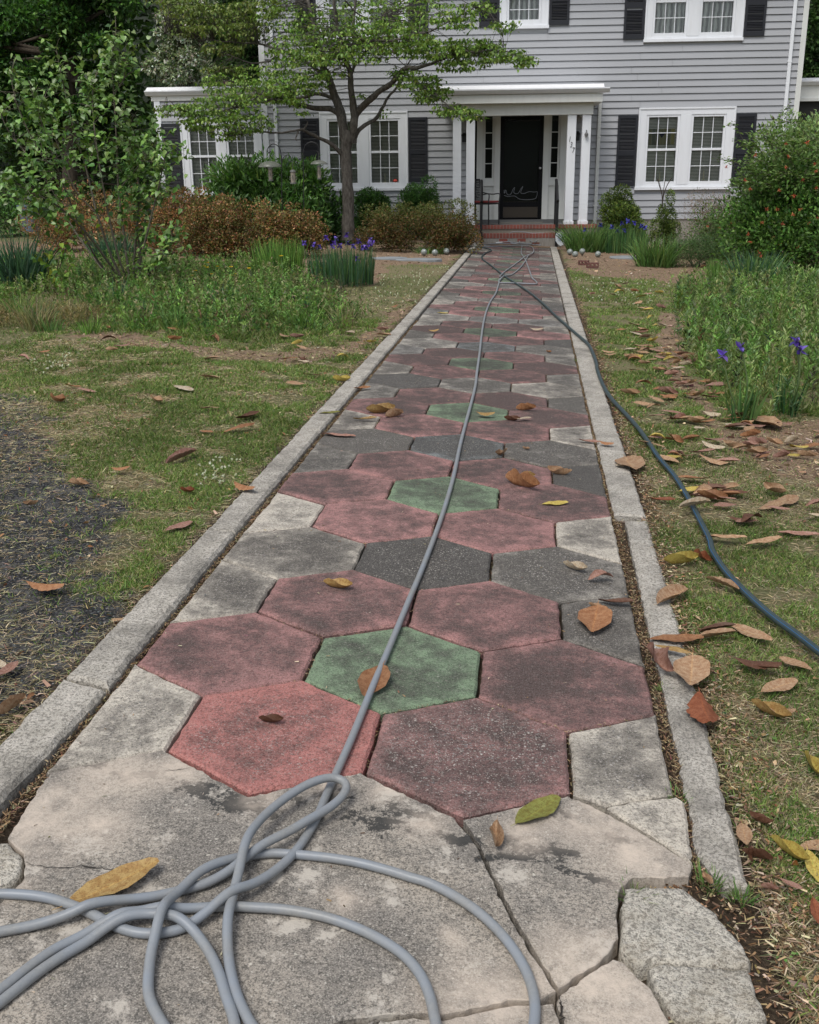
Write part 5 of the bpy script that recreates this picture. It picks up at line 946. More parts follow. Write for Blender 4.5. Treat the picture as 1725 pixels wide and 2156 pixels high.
me, cen2 = dog_leaves(upper, 700, [(.15, .20, .05), (.19, .24, .07), (.12, .16, .045)], 'foliage', .09); link('foliage', me, tree, M_LEAF).matrix_parent_inverse = Matrix.Translation(tree.location).inverted()
tw = []
allc = np.vstack([cen, cen2])
for c_ in allc[rg.choice(len(allc), 1700, replace=False)]:
    dd = np.linalg.norm((LPa-c_)*[1, 1, 1.8], axis=1); j = int(dd.argmin()); a = LPa[j]; L_ = np.linalg.norm(c_-a)
    if L_ > 1.6 or L_ < .05: continue
    mid = (a+c_)/2+rg.normal(size=3)*.10*L_+[0, 0, .08*L_]; tw.append((catmull([a, mid, c_], 3), np.linspace(.004+.006*min(L_, 1), .003, 7)))
o = link('twigs', tubes_mesh('twigs', tw, 4), tree, M_BARK); o.matrix_parent_inverse = Matrix.Translation(tree.location).inverted()
o = link('trunk', tubes_mesh('trunk', lim[:1], 16), tree, M_BARK); o.matrix_parent_inverse = Matrix.Translation(tree.location).inverted()
for P_, r_l in lim[1:]:
    o = link('branch', tubes_mesh('branch', [(P_, r_l)], 9), tree, M_BARK); o.matrix_parent_inverse = Matrix.Translation(tree.location).inverted()
# ------------------------------------------------------------------ LILAC at the left
LY = 11.6
def lp(x, y, dy=0): return AY(x, y, LY+dy)
lb = G(275, 602); LY = lb[1]
lil = empty('lilac_shrub', lb, label='tall leggy lilac with heart-shaped leaves and several bare stems on the left', cat='lilac')
def stm(pts): return [(lp(x, y, d)) for x, y, d in pts]
SL = [
 [(262, 606, 0), (215, 560, -.1), (190, 520, -.3), (150, 430, -.5), (120, 350, -.7), (85, 250, -.9), (60, 170, -1)],
 [(268, 606, 0), (235, 540, 0), (205, 450, 0), (180, 350, .2), (150, 250, .3), (130, 160, .4), (118, 98, .4)],
 [(275, 606, 0), (262, 500, .2), (250, 400, .2), (246, 300, .2), (240, 200, .2), (236, 120, .2), (245, 62, .2)],
 [(280, 606, 0), (285, 520, .1), (292, 430, .1), (290, 350, .2), (285, 290, .2), (262, 240, .3)],
 [(284, 606, 0), (298, 540, -.1), (318, 460, -.2), (335, 390, -.3), (345, 345, -.4), (352, 315, -.4)],
 [(270, 606, 0), (220, 570, .3), (160, 490, .5), (110, 400, .6), (60, 330, .7), (15, 270, .8), (-20, 180, .8)],
 [(278, 604, 0), (256, 560, -.3), (235, 480, -.4), (215, 380, -.5), (200, 280, -.5), (195, 200, -.4), (205, 150, -.4)],
 [(286, 606, 0), (300, 590, -.3), (330, 560, -.5), (352, 520, -.6), (370, 470, -.7)],
 [(282, 606, .2), (300, 500, .3), (315, 400, .4), (318, 320, .5), (300, 260, .5)],
 [(266, 606, 0), (190, 500, -.5), (130, 440, -.8), (60, 400, -1), (20, 380, -1.1)],
 [(288, 606, .1), (296, 560, .1), (290, 470, 0), (300, 400, 0)],
 [(180, 350, .2), (200, 300, .2), (170, 230, .2)], [(120, 350, -.7), (90, 330, -.8), (40, 230, -.9), (20, 150, -.9)], [(240, 200, .2), (262, 160, .2), (258, 110, .2)],
 [(150, 430, -.5), (100, 450, -.6), (70, 440, -.7)], [(250, 400, .2), (300, 340, 0), (330, 300, 0)], [(110, 400, .6), (40, 420, .8), (-30, 380, .9)], [(205, 450, 0), (160, 400, 0), (120, 300, 0), (90, 200, 0)]]
rg = np.random.default_rng(91); sl_ = []; LPs = []; LDs = []
for k, pts in enumerate(SL):
    P_ = catmull(stm(pts), 8); r0 = .019 if k < 11 else .010; sl_.append((P_, np.linspace(r0, .004, len(P_))))
    L0 = int(len(P_)*(.38 if k not in (7, 11, 12, 13) else .1)); nlf = 84 if k < 11 else 46
    for _ in range(nlf):
        f = L0+(len(P_)-1-L0)*rg.random()**.8; i0 = min(int(f), len(P_)-2); c_ = P_[i0]+(P_[i0+1]-P_[i0])*(f-i0)
        tw_ = rg.normal(size=3)*[1, 1, .5]; tw_ = tw_/np.linalg.norm(tw_)*rg.uniform(.03, .30)*(1.0 if rg.random() < .8 else 1.6); e = c_+tw_+np.array([0, 0, .05])
        if rg.random() < .5: sl_.append((np.array([c_, (c_+e)/2+[0, 0, .02], e]), np.linspace(.004, .002, 3)))
        for _ in range(rg.integers(2, 5)):
            a = rg.random()*6.28; LPs.append(e+rg.normal(size=3)*.03); LDs.append([math.cos(a), math.sin(a), rg.uniform(-1.4, .5)])
LPs = np.array(LPs); n = len(LPs); c = pal(n, [(.11, .215, .04), (.085, .17, .032), (.145, .26, .055), (.18, .29, .065)], None, .2, rg)
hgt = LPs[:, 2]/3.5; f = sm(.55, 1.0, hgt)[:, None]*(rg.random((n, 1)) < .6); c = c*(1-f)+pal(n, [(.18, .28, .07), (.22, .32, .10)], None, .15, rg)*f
HEART = (np.array([(0, .04, 0), (-.42, .12, .10), (0, .2, 0), (.42, .12, .10), (-.46, .42, .08), (0, .5, -.02), (.46, .42, .08), (0, 1.05, -.14)]), T_OVAL[1])
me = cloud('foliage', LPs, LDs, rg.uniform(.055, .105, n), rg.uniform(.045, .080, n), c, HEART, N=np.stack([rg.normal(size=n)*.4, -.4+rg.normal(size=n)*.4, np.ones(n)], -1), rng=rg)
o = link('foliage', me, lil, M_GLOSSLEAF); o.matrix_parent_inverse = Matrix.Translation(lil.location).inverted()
o = link('stem', tubes_mesh('stem', sl_, 6), lil, M_STEM); o.matrix_parent_inverse = Matrix.Translation(lil.location).inverted()
# young maple sapling leaves low at the left (yellow-green)
vb = G(115, 612); vine = empty('sapling', vb, label='yellow-green leafed sapling low in front of the lilac stems at far left', cat='sapling'); ps = []; LPs = []; LDs = []
for pts in ([(110, 612, 0), (100, 560, 0), (85, 510, 0), (75, 470, 0)], [(115, 612, 0), (130, 550, -.1), (150, 500, -.1), (165, 478, -.1)], [(112, 612, 0), (120, 570, -.2), (128, 530, -.3)]):
    P_ = catmull([AY(x, y, vb[1]+d) for x, y, d in pts], 6); ps.append((P_, .006))
    for _ in range(42):
        c_ = P_[rg.integers(3, len(P_))]+rg.normal(size=3)*[.14, .12, .10]; a = rg.random()*6.28; LPs.append(c_); LDs.append([math.cos(a), math.sin(a), rg.uniform(-1.2, .2)])
n = len(LPs); me = cloud('foliage', LPs, LDs, rg.uniform(.05, .10, n), rg.uniform(.05, .085, n), pal(n, [(.20, .30, .04), (.12, .22, .04), (.28, .34, .05), (.08, .16, .04)], None, .15, rg), HEART, rng=rg); o = link('foliage', me, vine, M_LEAF); o.matrix_parent_inverse = Matrix.Translation(vine.location).inverted()
o = link('stem', tubes_mesh('stem', ps, 5), vine, M_STEM); o.matrix_parent_inverse = Matrix.Translation(vine.location).inverted()
# ------------------------------------------------------------------ CLUMPS
IRIS = [(.063, .147, .049), (.084, .182, .056), (.042, .105, .042), (.126, .210, .070)]; BLUEG = [(.070, .140, .084), (.098, .182, .105), (.049, .105, .063)]; LIME = [(.126, .238, .049), (.182, .308, .070), (.084, .168, .042)]; DAY = [(.084, .168, .049), (.126, .224, .063), (.168, .266, .084)]
def clump(x0, x1, yt, yb, n, cols, label, cat='iris', lean=.25, w_=.012, name='iris_clump', group=None, seed=None):
    b, rx, h = spot(x0, x1, yt, yb); rg = np.random.default_rng(abs(seed or x0)); root = empty(name, b, label=label, cat=cat, group=group)
    o, p = tuft((x0+x1)/2, yb, n, h, rx, cols, 'blades', None, None, lean=lean, w_=w_, seed=abs(seed or x0)+1, base_r=rx*.85)
    o.name = 'blades'; o.parent = root; o.matrix_parent_inverse = Matrix.Translation(root.location).inverted(); return root, b, rx, h
def iris_flower(root, P, s=.07, col=((.13, .08, .42), (.20, .14, .52), (.08, .04, .30)), seed=0, stem=None):
    rg = np.random.default_rng(seed); n = 9; a = np.arange(n)*2.1+rg.random()*3; up = np.where(np.arange(n) % 2 == 0, -.6, 1.1); D = np.stack([np.cos(a), np.sin(a), up], -1)
    me = cloud('flower', np.zeros((n, 3)), D, s*rg.uniform(.8, 1.1, n), s*.62, pal(n, col, None, .15, rg), T_OVAL, rng=rg); o = link('flower', me, root, M_PETAL); o.location = Vector(P)-root.location
    if stem is not None: P2 = np.array(P); me = tubes_mesh('stem', [(catmull([stem, (stem+P2)/2+rg.normal(size=3)*.02, P2], 4), .0055)], 5); o = link('stem', me, root, M_GSTEM); o.matrix_parent_inverse = Matrix.Translation(root.location).inverted()
M_GSTEM = mat('green_stem', (.09, .14, .045), .6)
r1, b1, rx1, h1 = clump(640, 798, 512, 596, 900, BLUEG+IRIS, 'dense blue-green iris clump with violet flowers left of the path', lean=.18, w_=.014)
for k, (x, y) in enumerate([(686, 501), (704, 512), (660, 515), (708, 503), (730, 495), (731, 512), (700, 519), (672, 520), (716, 518), (755, 508), (770, 521), (778, 515), (780, 505), (784, 512), (765, 522), (752, 545), (744, 519), (640, 512)]): p = AY(x, y, b1[1]+rg.uniform(-.25, .2)); iris_flower(r1, p, .058, seed=k, stem=np.array([p[0]+.03, b1[1], b1[2]+.1]))
for k, (x, y) in enumerate([(600, 482), (567, 500)]):
    p = AY(x, y, 16.5); rt = empty('iris', (p[0], 16.5, float(gz(p[0], 16.5))), label=('single violet iris bloom in front of the wide rust azalea', 'lone violet iris bloom above the lime-green clump')[k], cat='iris'); iris_flower(rt, p, .085, seed=30+k, stem=np.array([p[0], 16.5, float(gz(p[0], 16.5))]))
clump(530, 648, 492, 578, 420, LIME, 'lime-green leafy clump left of the violet iris clump', 'goldenrod', .22, .02, 'goldenrod_clump')
clump(-10, 92, 460, 612, 380, BLUEG, 'dark strappy daylily clump at the far left edge', 'daylily', .6, .024, 'daylily_clump')
clump(195, 285, 468, 560, 260, BLUEG, 'dark strappy daylily clump behind the lilac stems', 'daylily', .5, .022, 'daylily_clump')
clump(870, 945, 508, 533, 200, DAY, 'small grassy tuft behind the three glass globes left of the path', 'grass tuft', .9, .014, 'grass_tuft')
clump(1186, 1282, 452, 528, 620, DAY, 'arching grey-green daylily clump at the right foot of the porch', 'daylily', .7, .022, 'daylily_clump', seed=5)
r2, b2, _, _ = clump(1248, 1372, 468, 530, 700, IRIS, 'dark green iris clump with blue flowers under the yellow-green boxwood', lean=.15, w_=.015)
for k, (x, y) in enumerate([(1264, 474), (1290, 478), (1310, 470), (1322, 466), (1336, 470), (1352, 476), (1358, 480), (1300, 486), (1315, 500-14), (1232, 484)]): p = AY(x, y, b2[1]+rg.uniform(-.2, .2)); iris_flower(r2, p, .08, col=((.05, .045, .30), (.09, .09, .42)), seed=50+k, stem=np.array([p[0], b2[1], b2[2]+.1]))
clump(1332, 1428, 478, 560, 420, DAY, 'lighter green daylily clump in front of the dark mound shrub', 'daylily', .7, .022, 'daylily_clump')
clump(1482, 1536, 538, 590, 240, LIME, 'small yellow-green tuft on the mulch before the dark shrub', 'grass tuft', .25, .012, 'grass_tuft')
clump(1536, 1640, 512, 604, 520, BLUEG+DAY, 'large glaucous iris clump standing on the mulch before the honeysuckle', 'iris', .55, .018, seed=8)
clump(1640, 1740, 540, 612, 200, DAY, 'loose strappy leaves at the foot of the honeysuckle at the right edge', 'daylily', .7, .02, 'daylily_clump', seed=9)
for k, (bx, by, fl, lb_) in enumerate([(1562, 884, [(1522, 748), (1560, 731)], 'iris with two violet blooms at the near edge of the right weed patch'), (1660, 868, [(1687, 738), (1676, 720)], 'iris with violet blooms standing deeper in the right weed patch')]):
    rt, bb, _, hh_ = clump(bx-34, bx+34, by-105, by, 46, IRIS, lb_, lean=.35, w_=.016, seed=60+k)
    for j, (x, y) in enumerate(fl): p = AY(x, y, bb[1]+.05*j); iris_flower(rt, p, .055, seed=70+k*3+j, stem=np.array([bb[0]+.03*j, bb[1], bb[2]]))
# yellow daisies
yb_ = G(470, 602); yd = empty('yellow_daisies', yb_, label='thin-stemmed yellow daisies standing above the weeds in the left bed', cat='daisies')
for k, (x, y) in enumerate([(412, 570), (436, 563), (437, 553), (430, 561), (463, 566), (459, 561), (487, 562), (492, 580), (525, 565), (405, 580), (419, 597), (446, 577), (495, 577), (592, 539)]):
    Yk = yb_[1]+rg.uniform(-.5, .5); p = AY(x, y, Yk); a = np.arange(9)*.7; me = cloud('flower', np.zeros((9, 3)), np.stack([np.cos(a), np.sin(a), np.full(9, .25)], -1), .030, .018, pal(9, [(.75, .52, .03), (.65, .42, .02)], None, .1, rg), T_LEAF, rng=rg); o = link('flower', me, yd, M_PETAL); o.location = Vector(p)-yd.location
    o = link('stem', tubes_mesh('stem', [(np.array([[p[0]+.03, Yk, float(gz(p[0], Yk))], p]), .004)], 4), yd, M_GSTEM); o.matrix_parent_inverse = Matrix.Translation(yd.location).inverted()
# weed patches: many leafy stems
def weeds(name, poly, n, hmax, label, cols, seed, leafL=.035, per=14, w_=.30):
    rg = np.random.default_rng(seed); pa = np.array(poly); x = rg.uniform(max(pa[:, 0].min(), -9), min(pa[:, 0].max(), 9), n*6); y = rg.uniform(pa[:, 1].min(), pa[:, 1].max(), n*6)
    k = inpoly(x+(fbm(x, y, 2, 5)-.5)*1.0, y+(fbm(x, y, 2, 6)-.5)*1.6+rg.normal(size=len(x))*.15, poly); x, y = x[k], y[k]; px, py, _ = proj(np.stack([x, y, gz(x, y)], -1)); k = (px > -250) & (px < 2100); x, y = x[k][:n], y[k][:n]; n = len(x)
    H = hmax*rg.uniform(.35, 1, n)*(.45+.8*fbm(x, y, 1.3, 8)); ln = rg.normal(size=(n, 2))*.16; z = gz(x, y)-.01; i = np.repeat(np.arange(n), per); s_ = rg.random(len(i))**.8; m_ = len(i)
    P = np.stack([x[i]+ln[i, 0]*H[i]*s_, y[i]+ln[i, 1]*H[i]*s_, z[i]+H[i]*s_], -1); a = rg.random(m_)*6.28; D = np.stack([np.cos(a), np.sin(a), rg.uniform(.3, 2.0, m_)], -1)
    c = pal(n, cols, None, .22, rg)[i]*(1+rg.normal(size=(m_, 1))*.1); me = cloud(name, P, D, leafL*rg.uniform(.6, 1.3, m_), leafL*w_*rg.uniform(.8, 1.3, m_), np.clip(c, .01, 1), T_LEAF, rng=rg); o = link(name, me, mat=M_GRASS)
    P = np.stack([x, y, z], -1); D = np.stack([ln[:, 0], ln[:, 1], np.ones(n)], -1); me = cloud(name, P, D, H*1.02, .004, pal(n, [(.10, .14, .05), (.14, .15, .07)], None, .1, rg), T_TRI, N=np.tile([0, -1.0, 0], (n, 1)), rng=rg); o2 = link('stem', me, o, M_GRASS)
    return tag(o, label, 'weeds', kind='stuff')
WG = [(.14, .25, .06), (.18, .30, .08), (.24, .33, .11), (.10, .18, .05), (.26, .28, .13), (.16, .22, .11)]
weeds('weed_patch', MEADOW_R, 2600, .42, 'dense knee-high green weeds in the bed at the right', WG, 3, .058, 20, .22)
weeds('weed_patch', gpoly([(0, 560), (560, 562), (690, 620), (700, 690), (560, 712), (420, 705), (300, 680), (200, 640), (-300, 640), (-300, 560)]), 4200, .34, 'mixed green weeds in the bed under the lilac', [(.10, .19, .045), (.14, .25, .065), (.19, .29, .085), (.26, .25, .13)], 4, .045, 14, .36)
weeds('weed_patch', gpoly([(200, 630), (440, 630), (740, 640), (750, 700), (560, 722), (400, 712), (240, 690)]), 900, .20, 'low ragged weeds at the near edge of the left bed', LIME+DAY+[(.2, .2, .1)], 7, .05, 9, .22)
rgt = random.Random(8)
for k in range(26):
    x, y = rgt.uniform(20, 760), rgt.uniform(585, 705); ci = rgt.randrange(5); hh_ = rgt.uniform(.18, .42); wx = 'far left under the lilac' if x < 200 else 'in front of the lilac stems' if x < 330 else 'right of the lilac' if x < 480 else 'below the lime-green clump' if x < 620 else 'below the violet irises'; wy = 'at the back' if y < 625 else 'in mid-bed' if y < 665 else 'at the bed edge'; cw = ['green', 'lime-green', 'blue-green', 'dark green', 'straw-coloured'][ci]; hw_ = 'tall' if hh_ > .3 else 'low'
    tuft(x, y, 70, hh_, .32, [DAY, LIME, BLUEG, IRIS, [(.3, .26, .15), (.22, .22, .1)]][ci], 'grass_tuft', hw_+' '+cw+' tuft '+wy+', '+wx, 'grass tuft', hw_+' '+cw+' grass tufts in the left bed', lean=.6, w_=.010, seed=300+k)
weeds('dry_weeds', gpoly([(-100, 655), (60, 652), (200, 662), (190, 690), (-100, 690)]), 1300, .16, 'straw-coloured dry weeds at the left edge', [(.36, .29, .15), (.28, .22, .12), (.2, .18, .08)], 5, .045, 8, .12)
weeds('dry_weeds', gpoly([(540, 600), (720, 600), (740, 640), (690, 660), (560, 640)]), 500, .22, 'greyish dead stalks below the violet iris clump', [(.18, .15, .10), (.13, .12, .08), (.09, .12, .05)], 6, .04, 9, .15)
def blossoms(poly, n, label, seed, s=.009):
    rg = np.random.default_rng(seed); pa = np.array(poly); x = rg.uniform(pa[:, 0].min(), pa[:, 0].max(), n*3); y = rg.uniform(pa[:, 1].min(), pa[:, 1].max(), n*3); k = inpoly(x, y, poly); x, y = x[k][:n], y[k][:n]; n = len(x); i = np.repeat(np.arange(n), 12); z = ground_z(x, y)+rg.uniform(.02, .04, n)
    me = cloud('clover_blossoms', np.stack([x[i], y[i], z[i]], -1), rg.normal(size=(len(i), 3)), s*rg.uniform(.8, 1.2, len(i)), s*.7, pal(len(i), [(.75, .74, .66), (.6, .6, .5)], None, .08, rg), T_LEAF, rng=rg); tag(link('clover_blossoms', me, mat=M_PETAL), label, 'clover blossom', kind='stuff')
blossoms(gpoly([(395, 1030), (420, 985), (470, 955), (505, 965), (510, 1000), (460, 1030)]), 34, 'white clover blossoms in the lawn beside the left kerb', 1)
blossoms(gpoly([(60, 760), (150, 745), (160, 775), (70, 790)]), 30, 'white clover blossoms far left on the lawn', 2, .011); blossoms(gpoly([(800, 580), (950, 562), (900, 640), (780, 640)]), 90, 'white clover blossoms near the far end of the left lawn', 3, .014); blossoms(gpoly([(1205, 580), (1420, 600), (1380, 650), (1225, 640)]), 80, 'white clover blossoms on the far right lawn', 4, .014)
# ------------------------------------------------------------------ BACKGROUND TREES
def bgtree(name, label, px, Y, ytop, crown, leaf, n, cols, seed, trunk=.22, m_=None, base_z=.3, wratio=.55, wts=None, group=None, up=0, thin=.8, droop=0):
    """crown: list of (px, py, rx, ry) ellipses of the picture at depth Y"""
    rg = np.random.default_rng(seed); b = AY(px, 440, Y); root = empty(name, (b[0], Y, base_z), label=label, cat='tree', group=group); k = Y+3
    tr = [np.array([b[0], Y, base_z-.3]), np.array([b[0]+.1, Y, 2.0]), AY(px, ytop+80, Y)]; link('trunk', tubes_mesh('trunk', [(catmull(tr, 5), np.linspace(trunk, trunk*.4, 11))], 8), root, M_DARKBARK).matrix_parent_inverse = Matrix.Translation(root.location).inverted()
    A = np.array([c[2]*c[3] for c in crown], float); Ps = []; Ns = []; bl = []
    for (cx_, cy_, rx, ry), a in zip(crown, A):
        c0 = AY(cx_, cy_, Y); Rx, Rz = rx/F*k, ry/F*k; nl = max(6, int(30*a/A.sum()*len(crown)**.5)); u = unit(rg.normal(size=(nl, 3)))*rg.uniform(.2, .85, nl)[:, None]**.6; cl = c0+u*np.array([Rx, min(Rx, 2.2), Rz]); r_ = rg.uniform(.22, .38, nl)*min(Rx, Rz)*1.1
        j = rg.choice(nl, int(n*a/A.sum())); dn = unit(rg.normal(size=(len(j), 3))); Ps.append(cl[j]+dn*(r_[j]*rg.uniform(1-thin, 1, len(j))**.6)[:, None]*[1.15, 1.15, .75]); Ns.append(dn)
        for q in range(min(nl, 5)): bl.append((catmull([AY(px, max(cy_, ytop+90), Y), (AY(px, cy_, Y)+cl[q])/2, cl[q]], 4), np.linspace(trunk*.3, .015, 9)))
    P = np.vstack(Ps); dn = np.vstack(Ns); nn = len(P); D = unit(dn+rg.normal(size=(nn, 3))*.7+np.array([0, 0, up])-np.array([0, 0, droop])); me = cloud('crown', P, D, leaf*rg.uniform(.6, 1.2, nn), leaf*wratio, pal(nn, cols, wts, .22, rg), T_LEAF, rng=rg)
    o = link('crown', me, root, m_ or M_LEAF); o.matrix_parent_inverse = Matrix.Translation(root.location).inverted(); o = link('branches', tubes_mesh('branches', bl, 5), root, M_DARKBARK); o.matrix_parent_inverse = Matrix.Translation(root.location).inverted()
MG = [(.05, .125, .025), (.08, .18, .035), (.11, .23, .05), (.03, .075, .018), (.03, .07, .018)]; MG0 = [(.070, .171, .034), (.101, .232, .046), (.132, .295, .054), (.046, .116, .028)]; DK = [(.035, .075, .02), (.05, .105, .028), (.07, .135, .038)]
bgtree('maple_tree', 'big bright green broadleaf tree filling the upper left corner', 150, 25.5, -120, [(60, 60, 150, 90), (210, 60, 100, 90), (160, 170, 120, 70), (40, 200, 110, 80), (262, 150, 50, 60), (100, -40, 200, 70), (-40, 120, 90, 120)], .15, 42000, MG, 201, .3)
bgtree('evergreen_tree', 'dark evergreen standing behind the lilac at the left', 60, 27, 200, [(30, 300, 130, 90), (200, 280, 100, 90), (290, 260, 60, 80), (100, 380, 140, 60), (280, 370, 70, 60)], .15, 22000, DK, 202, .25)
bgtree('flowering_tree', 'tree with grey-white blossom between the bright tree and the dogwood', 385, 24.6, -60, [(375, 40, 52, 70), (395, 120, 52, 60), (360, 150, 50, 50), (410, 30, 46, 60), (400, 175, 40, 30)], .11, 17000, [(.62, .64, .56), (.42, .45, .36), (.09, .13, .06), (.2, .24, .14)], 203, .2, wts=(2, 2.5, 3, 2), wratio=.5)
bgtree('evergreen_tree', 'dark evergreen between the blossom tree and the house corner', 480, 31, -60, [(480, 60, 80, 110), (460, 170, 80, 70), (540, 120, 60, 110), (510, 10, 90, 70)], .15, 22000, DK, 204, .25)
bgtree('evergreen_tree', 'dark evergreen beyond the right end of the house', 1760, 34, -80, [(1730, 60, 70, 90), (1780, 130, 90, 70), (1720, 150, 40, 50), (1720, -20, 80, 60)], .15, 14000, DK, 205, .25)
# distant wood on rising ground behind everything
hx = np.linspace(-60, 60, 61); hy = np.linspace(40, 75, 18); HXg, HYg = np.meshgrid(hx, hy, indexing='ij'); HZg = np.clip((HYg-41)*.62, -1, 14)+(fbm(HXg, HYg, .3, 70)-.5)*3*(HYg > 44)-.6
ii = (np.arange(60)[:, None]*18+np.arange(17)[None]).ravel(); me = npmesh('hillside', np.stack([HXg, HYg, HZg], -1).reshape(-1, 3), np.stack([ii, ii+18, ii+19, ii+1], -1), smooth=True); M_HILL = mat('wooded_ground', (.012, .018, .008), .95); link('hillside', me, mat=M_HILL)['kind'] = 'structure'
rg = np.random.default_rng(300); n = 60000; x = rg.uniform(-32, 26, n); y = rg.uniform(36, 46, n); z = rg.uniform(-.5, 15, n); cl = fbm(x, z, .45, 71, 3); k = rg.random(n) < sm(.25, .6, cl)+.25; P = np.stack([x, y+(cl-.5)*5, z], -1)[k]; n = len(P)
me = cloud('woodland', P, rg.normal(size=(n, 3)), rg.uniform(.25, .5, n), .26, pal(n, [(.02, .042, .012), (.032, .066, .016), (.05, .095, .025)], None, .2, rg), T_LEAF, rng=rg); tag(link('woodland', me, mat=M_LEAF), 'dark mass of woodland behind the house', 'woods', kind='stuff')

# unseen dark slope added behind the camera to dim what the glass reflects
hx = np.linspace(-60, 60, 41); hy = np.linspace(-60, -24, 14); HXg, HYg = np.meshgrid(hx, hy, indexing='ij'); HZg = np.clip((-25-HYg)*.9, -1, 9)+(fbm(HXg, HYg, .3, 80)-.5)*2-.6
ii = (np.arange(40)[:, None]*14+np.arange(13)[None]).ravel(); me = npmesh('hillside', np.stack([HXg, HYg, HZg], -1).reshape(-1, 3), np.stack([ii, ii+14, ii+15, ii+1], -1), smooth=True); link('hillside', me, mat=M_HILL)['kind'] = 'structure'
# ------------------------------------------------------------------ FALLEN LEAVES
M_DEAD = mat('dead_leaf', (.4, .25, .12), .55, spec=.3); t = NT(M_DEAD); oi = t.n('ObjectInfo'); tc = t.n('TexCoord')
ad = t.n('VectorMath', operation='ADD'); t.l(tc.outputs['Object'], ad.inputs[0]); rs = t.n('Mix', data_type='VECTOR'); cmb = t.n('CombineXYZ'); t.l(t.math('MULTIPLY', oi.outputs['Random'], 50.0), cmb.inputs[0]); t.l(cmb.outputs[0], ad.inputs[1])
n1 = t.noise(14, 4, .6, ad.outputs[0]); n2 = t.noise(60, 4, .7, ad.outputs[0])
c = t.mix(t.ramp(n1, [(.40, 0.0), (.60, .9)]), oi.outputs['Color'], t.mix(1.0, oi.outputs['Color'], (.72, .60, .52), 'MULTIPLY')); c = t.mix(t.ramp(n2, [(.52, 0.0), (.64, .75)]), c, t.mix(1.0, c, (.38, .28, .22), 'MULTIPLY'))
mid_ = t.attr('mid', 'Fac'); c = t.mix(t.ramp(mid_, [(.0, .75), (.10, 0.0)]), c, t.mix(1.0, c, (1.35, 1.3, 1.1), 'MULTIPLY')); wv = t.n('TexWave', bands_direction='X'); wv.inputs['Scale'].default_value = 3.4; wv.inputs['Distortion'].default_value = 2.5; t.l(tc.outputs['Object'], wv.inputs['Vector']); c = t.mix(t.math('MULTIPLY', t.ramp(wv.outputs['Fac'], [(.86, 0.0), (.98, 1.0)]), .16), c, t.mix(1.0, c, (.65, .55, .45), 'MULTIPLY')); t.base(c); t.bump(t.math('ADD', n2, t.math('MULTIPLY', mid_, .3)), .3, .002)
def leafmesh(k, wr, curl, cup, twist, heart=0.0, notch=0.0):
    rg = np.random.default_rng(k); ns, nw = 15, 7; V = []; mid = []
    for i in range(ns):
        s_ = i/(ns-1); w_ = wr*.5*(math.sin(math.pi*(.03+.94*s_))**.78)*(1.05-.18*s_)*(1+rg.normal()*.04); w_ = max(w_, .004)
        for j in range(nw):
            t_ = (j/(nw-1)-.5)*2; e_ = 1+notch*rg.normal()*.10*(abs(t_) > .9); a = twist*(s_-.5)*2; y = t_*w_*e_; z = cup*abs(t_)**1.6*w_*2.2+.010*math.sin(s_*9+k*1.7+j)*abs(t_)+rg.normal()*.005*(abs(t_) > .6); y2, z2 = y*math.cos(a)-z*math.sin(a), y*math.sin(a)+z*math.cos(a)
            V.append(((s_-.5)*(1-abs(curl)*.25), y2*(1-.3*abs(cup)), z2+curl*((s_-.5)**2*1.6)-.1*curl*0)); mid.append(abs(t_))
    n = len(V); F_ = np.array([(i*nw+j, (i+1)*nw+j, (i+1)*nw+j+1, i*nw+j+1) for i in range(ns-1) for j in range(nw-1)])
    sv = [(-.5*(1-abs(curl)*.25), -.006, curl*.4), (-.5*(1-abs(curl)*.25), .006, curl*.4), (-.64, .004, curl*.3+.02), (-.64, -.002, curl*.3+.02)]; V += sv; mid += [0]*4
    V = np.array(V); V[:, 2] -= np.quantile(V[:, 2], .06); V[:, 2] = np.maximum(V[:, 2], -.004); return npmesh('fallen_leaf', V, [F_, np.array([(n, n+1, n+2, n+3)])], smooth=True, extra={'mid': mid})
LM = [leafmesh(k, *a) for k, a in enumerate([(.40, .05, .07, .10), (.36, .16, .16, .3), (.38, -.10, -.12, .2), (.40, .36, .55, .7), (.38, -.30, .30, -.6), (.42, .10, -.18, .25, 0, 1), (.34, .30, .75, 1.0, 0, 1), (.50, .06, .10, -.15, 0, 0), (.38, .04, .30, .2), (.36, .5, .6, -.9, 0, 1)])]
for m_ in LM: m_.materials.append(M_DEAD)
LC = {'tan': (.40, .27, .165), 'orange-brown': (.32, .165, .08), 'yellow': (.47, .39, .10), 'pinkish brown': (.32, .19, .15), 'dark brown': (.13, .065, .04), 'cream': (.50, .44, .33), 'olive-yellow': (.23, .24, .06), 'golden': (.38, .26, .10), 'rust-red': (.24, .085, .04)}
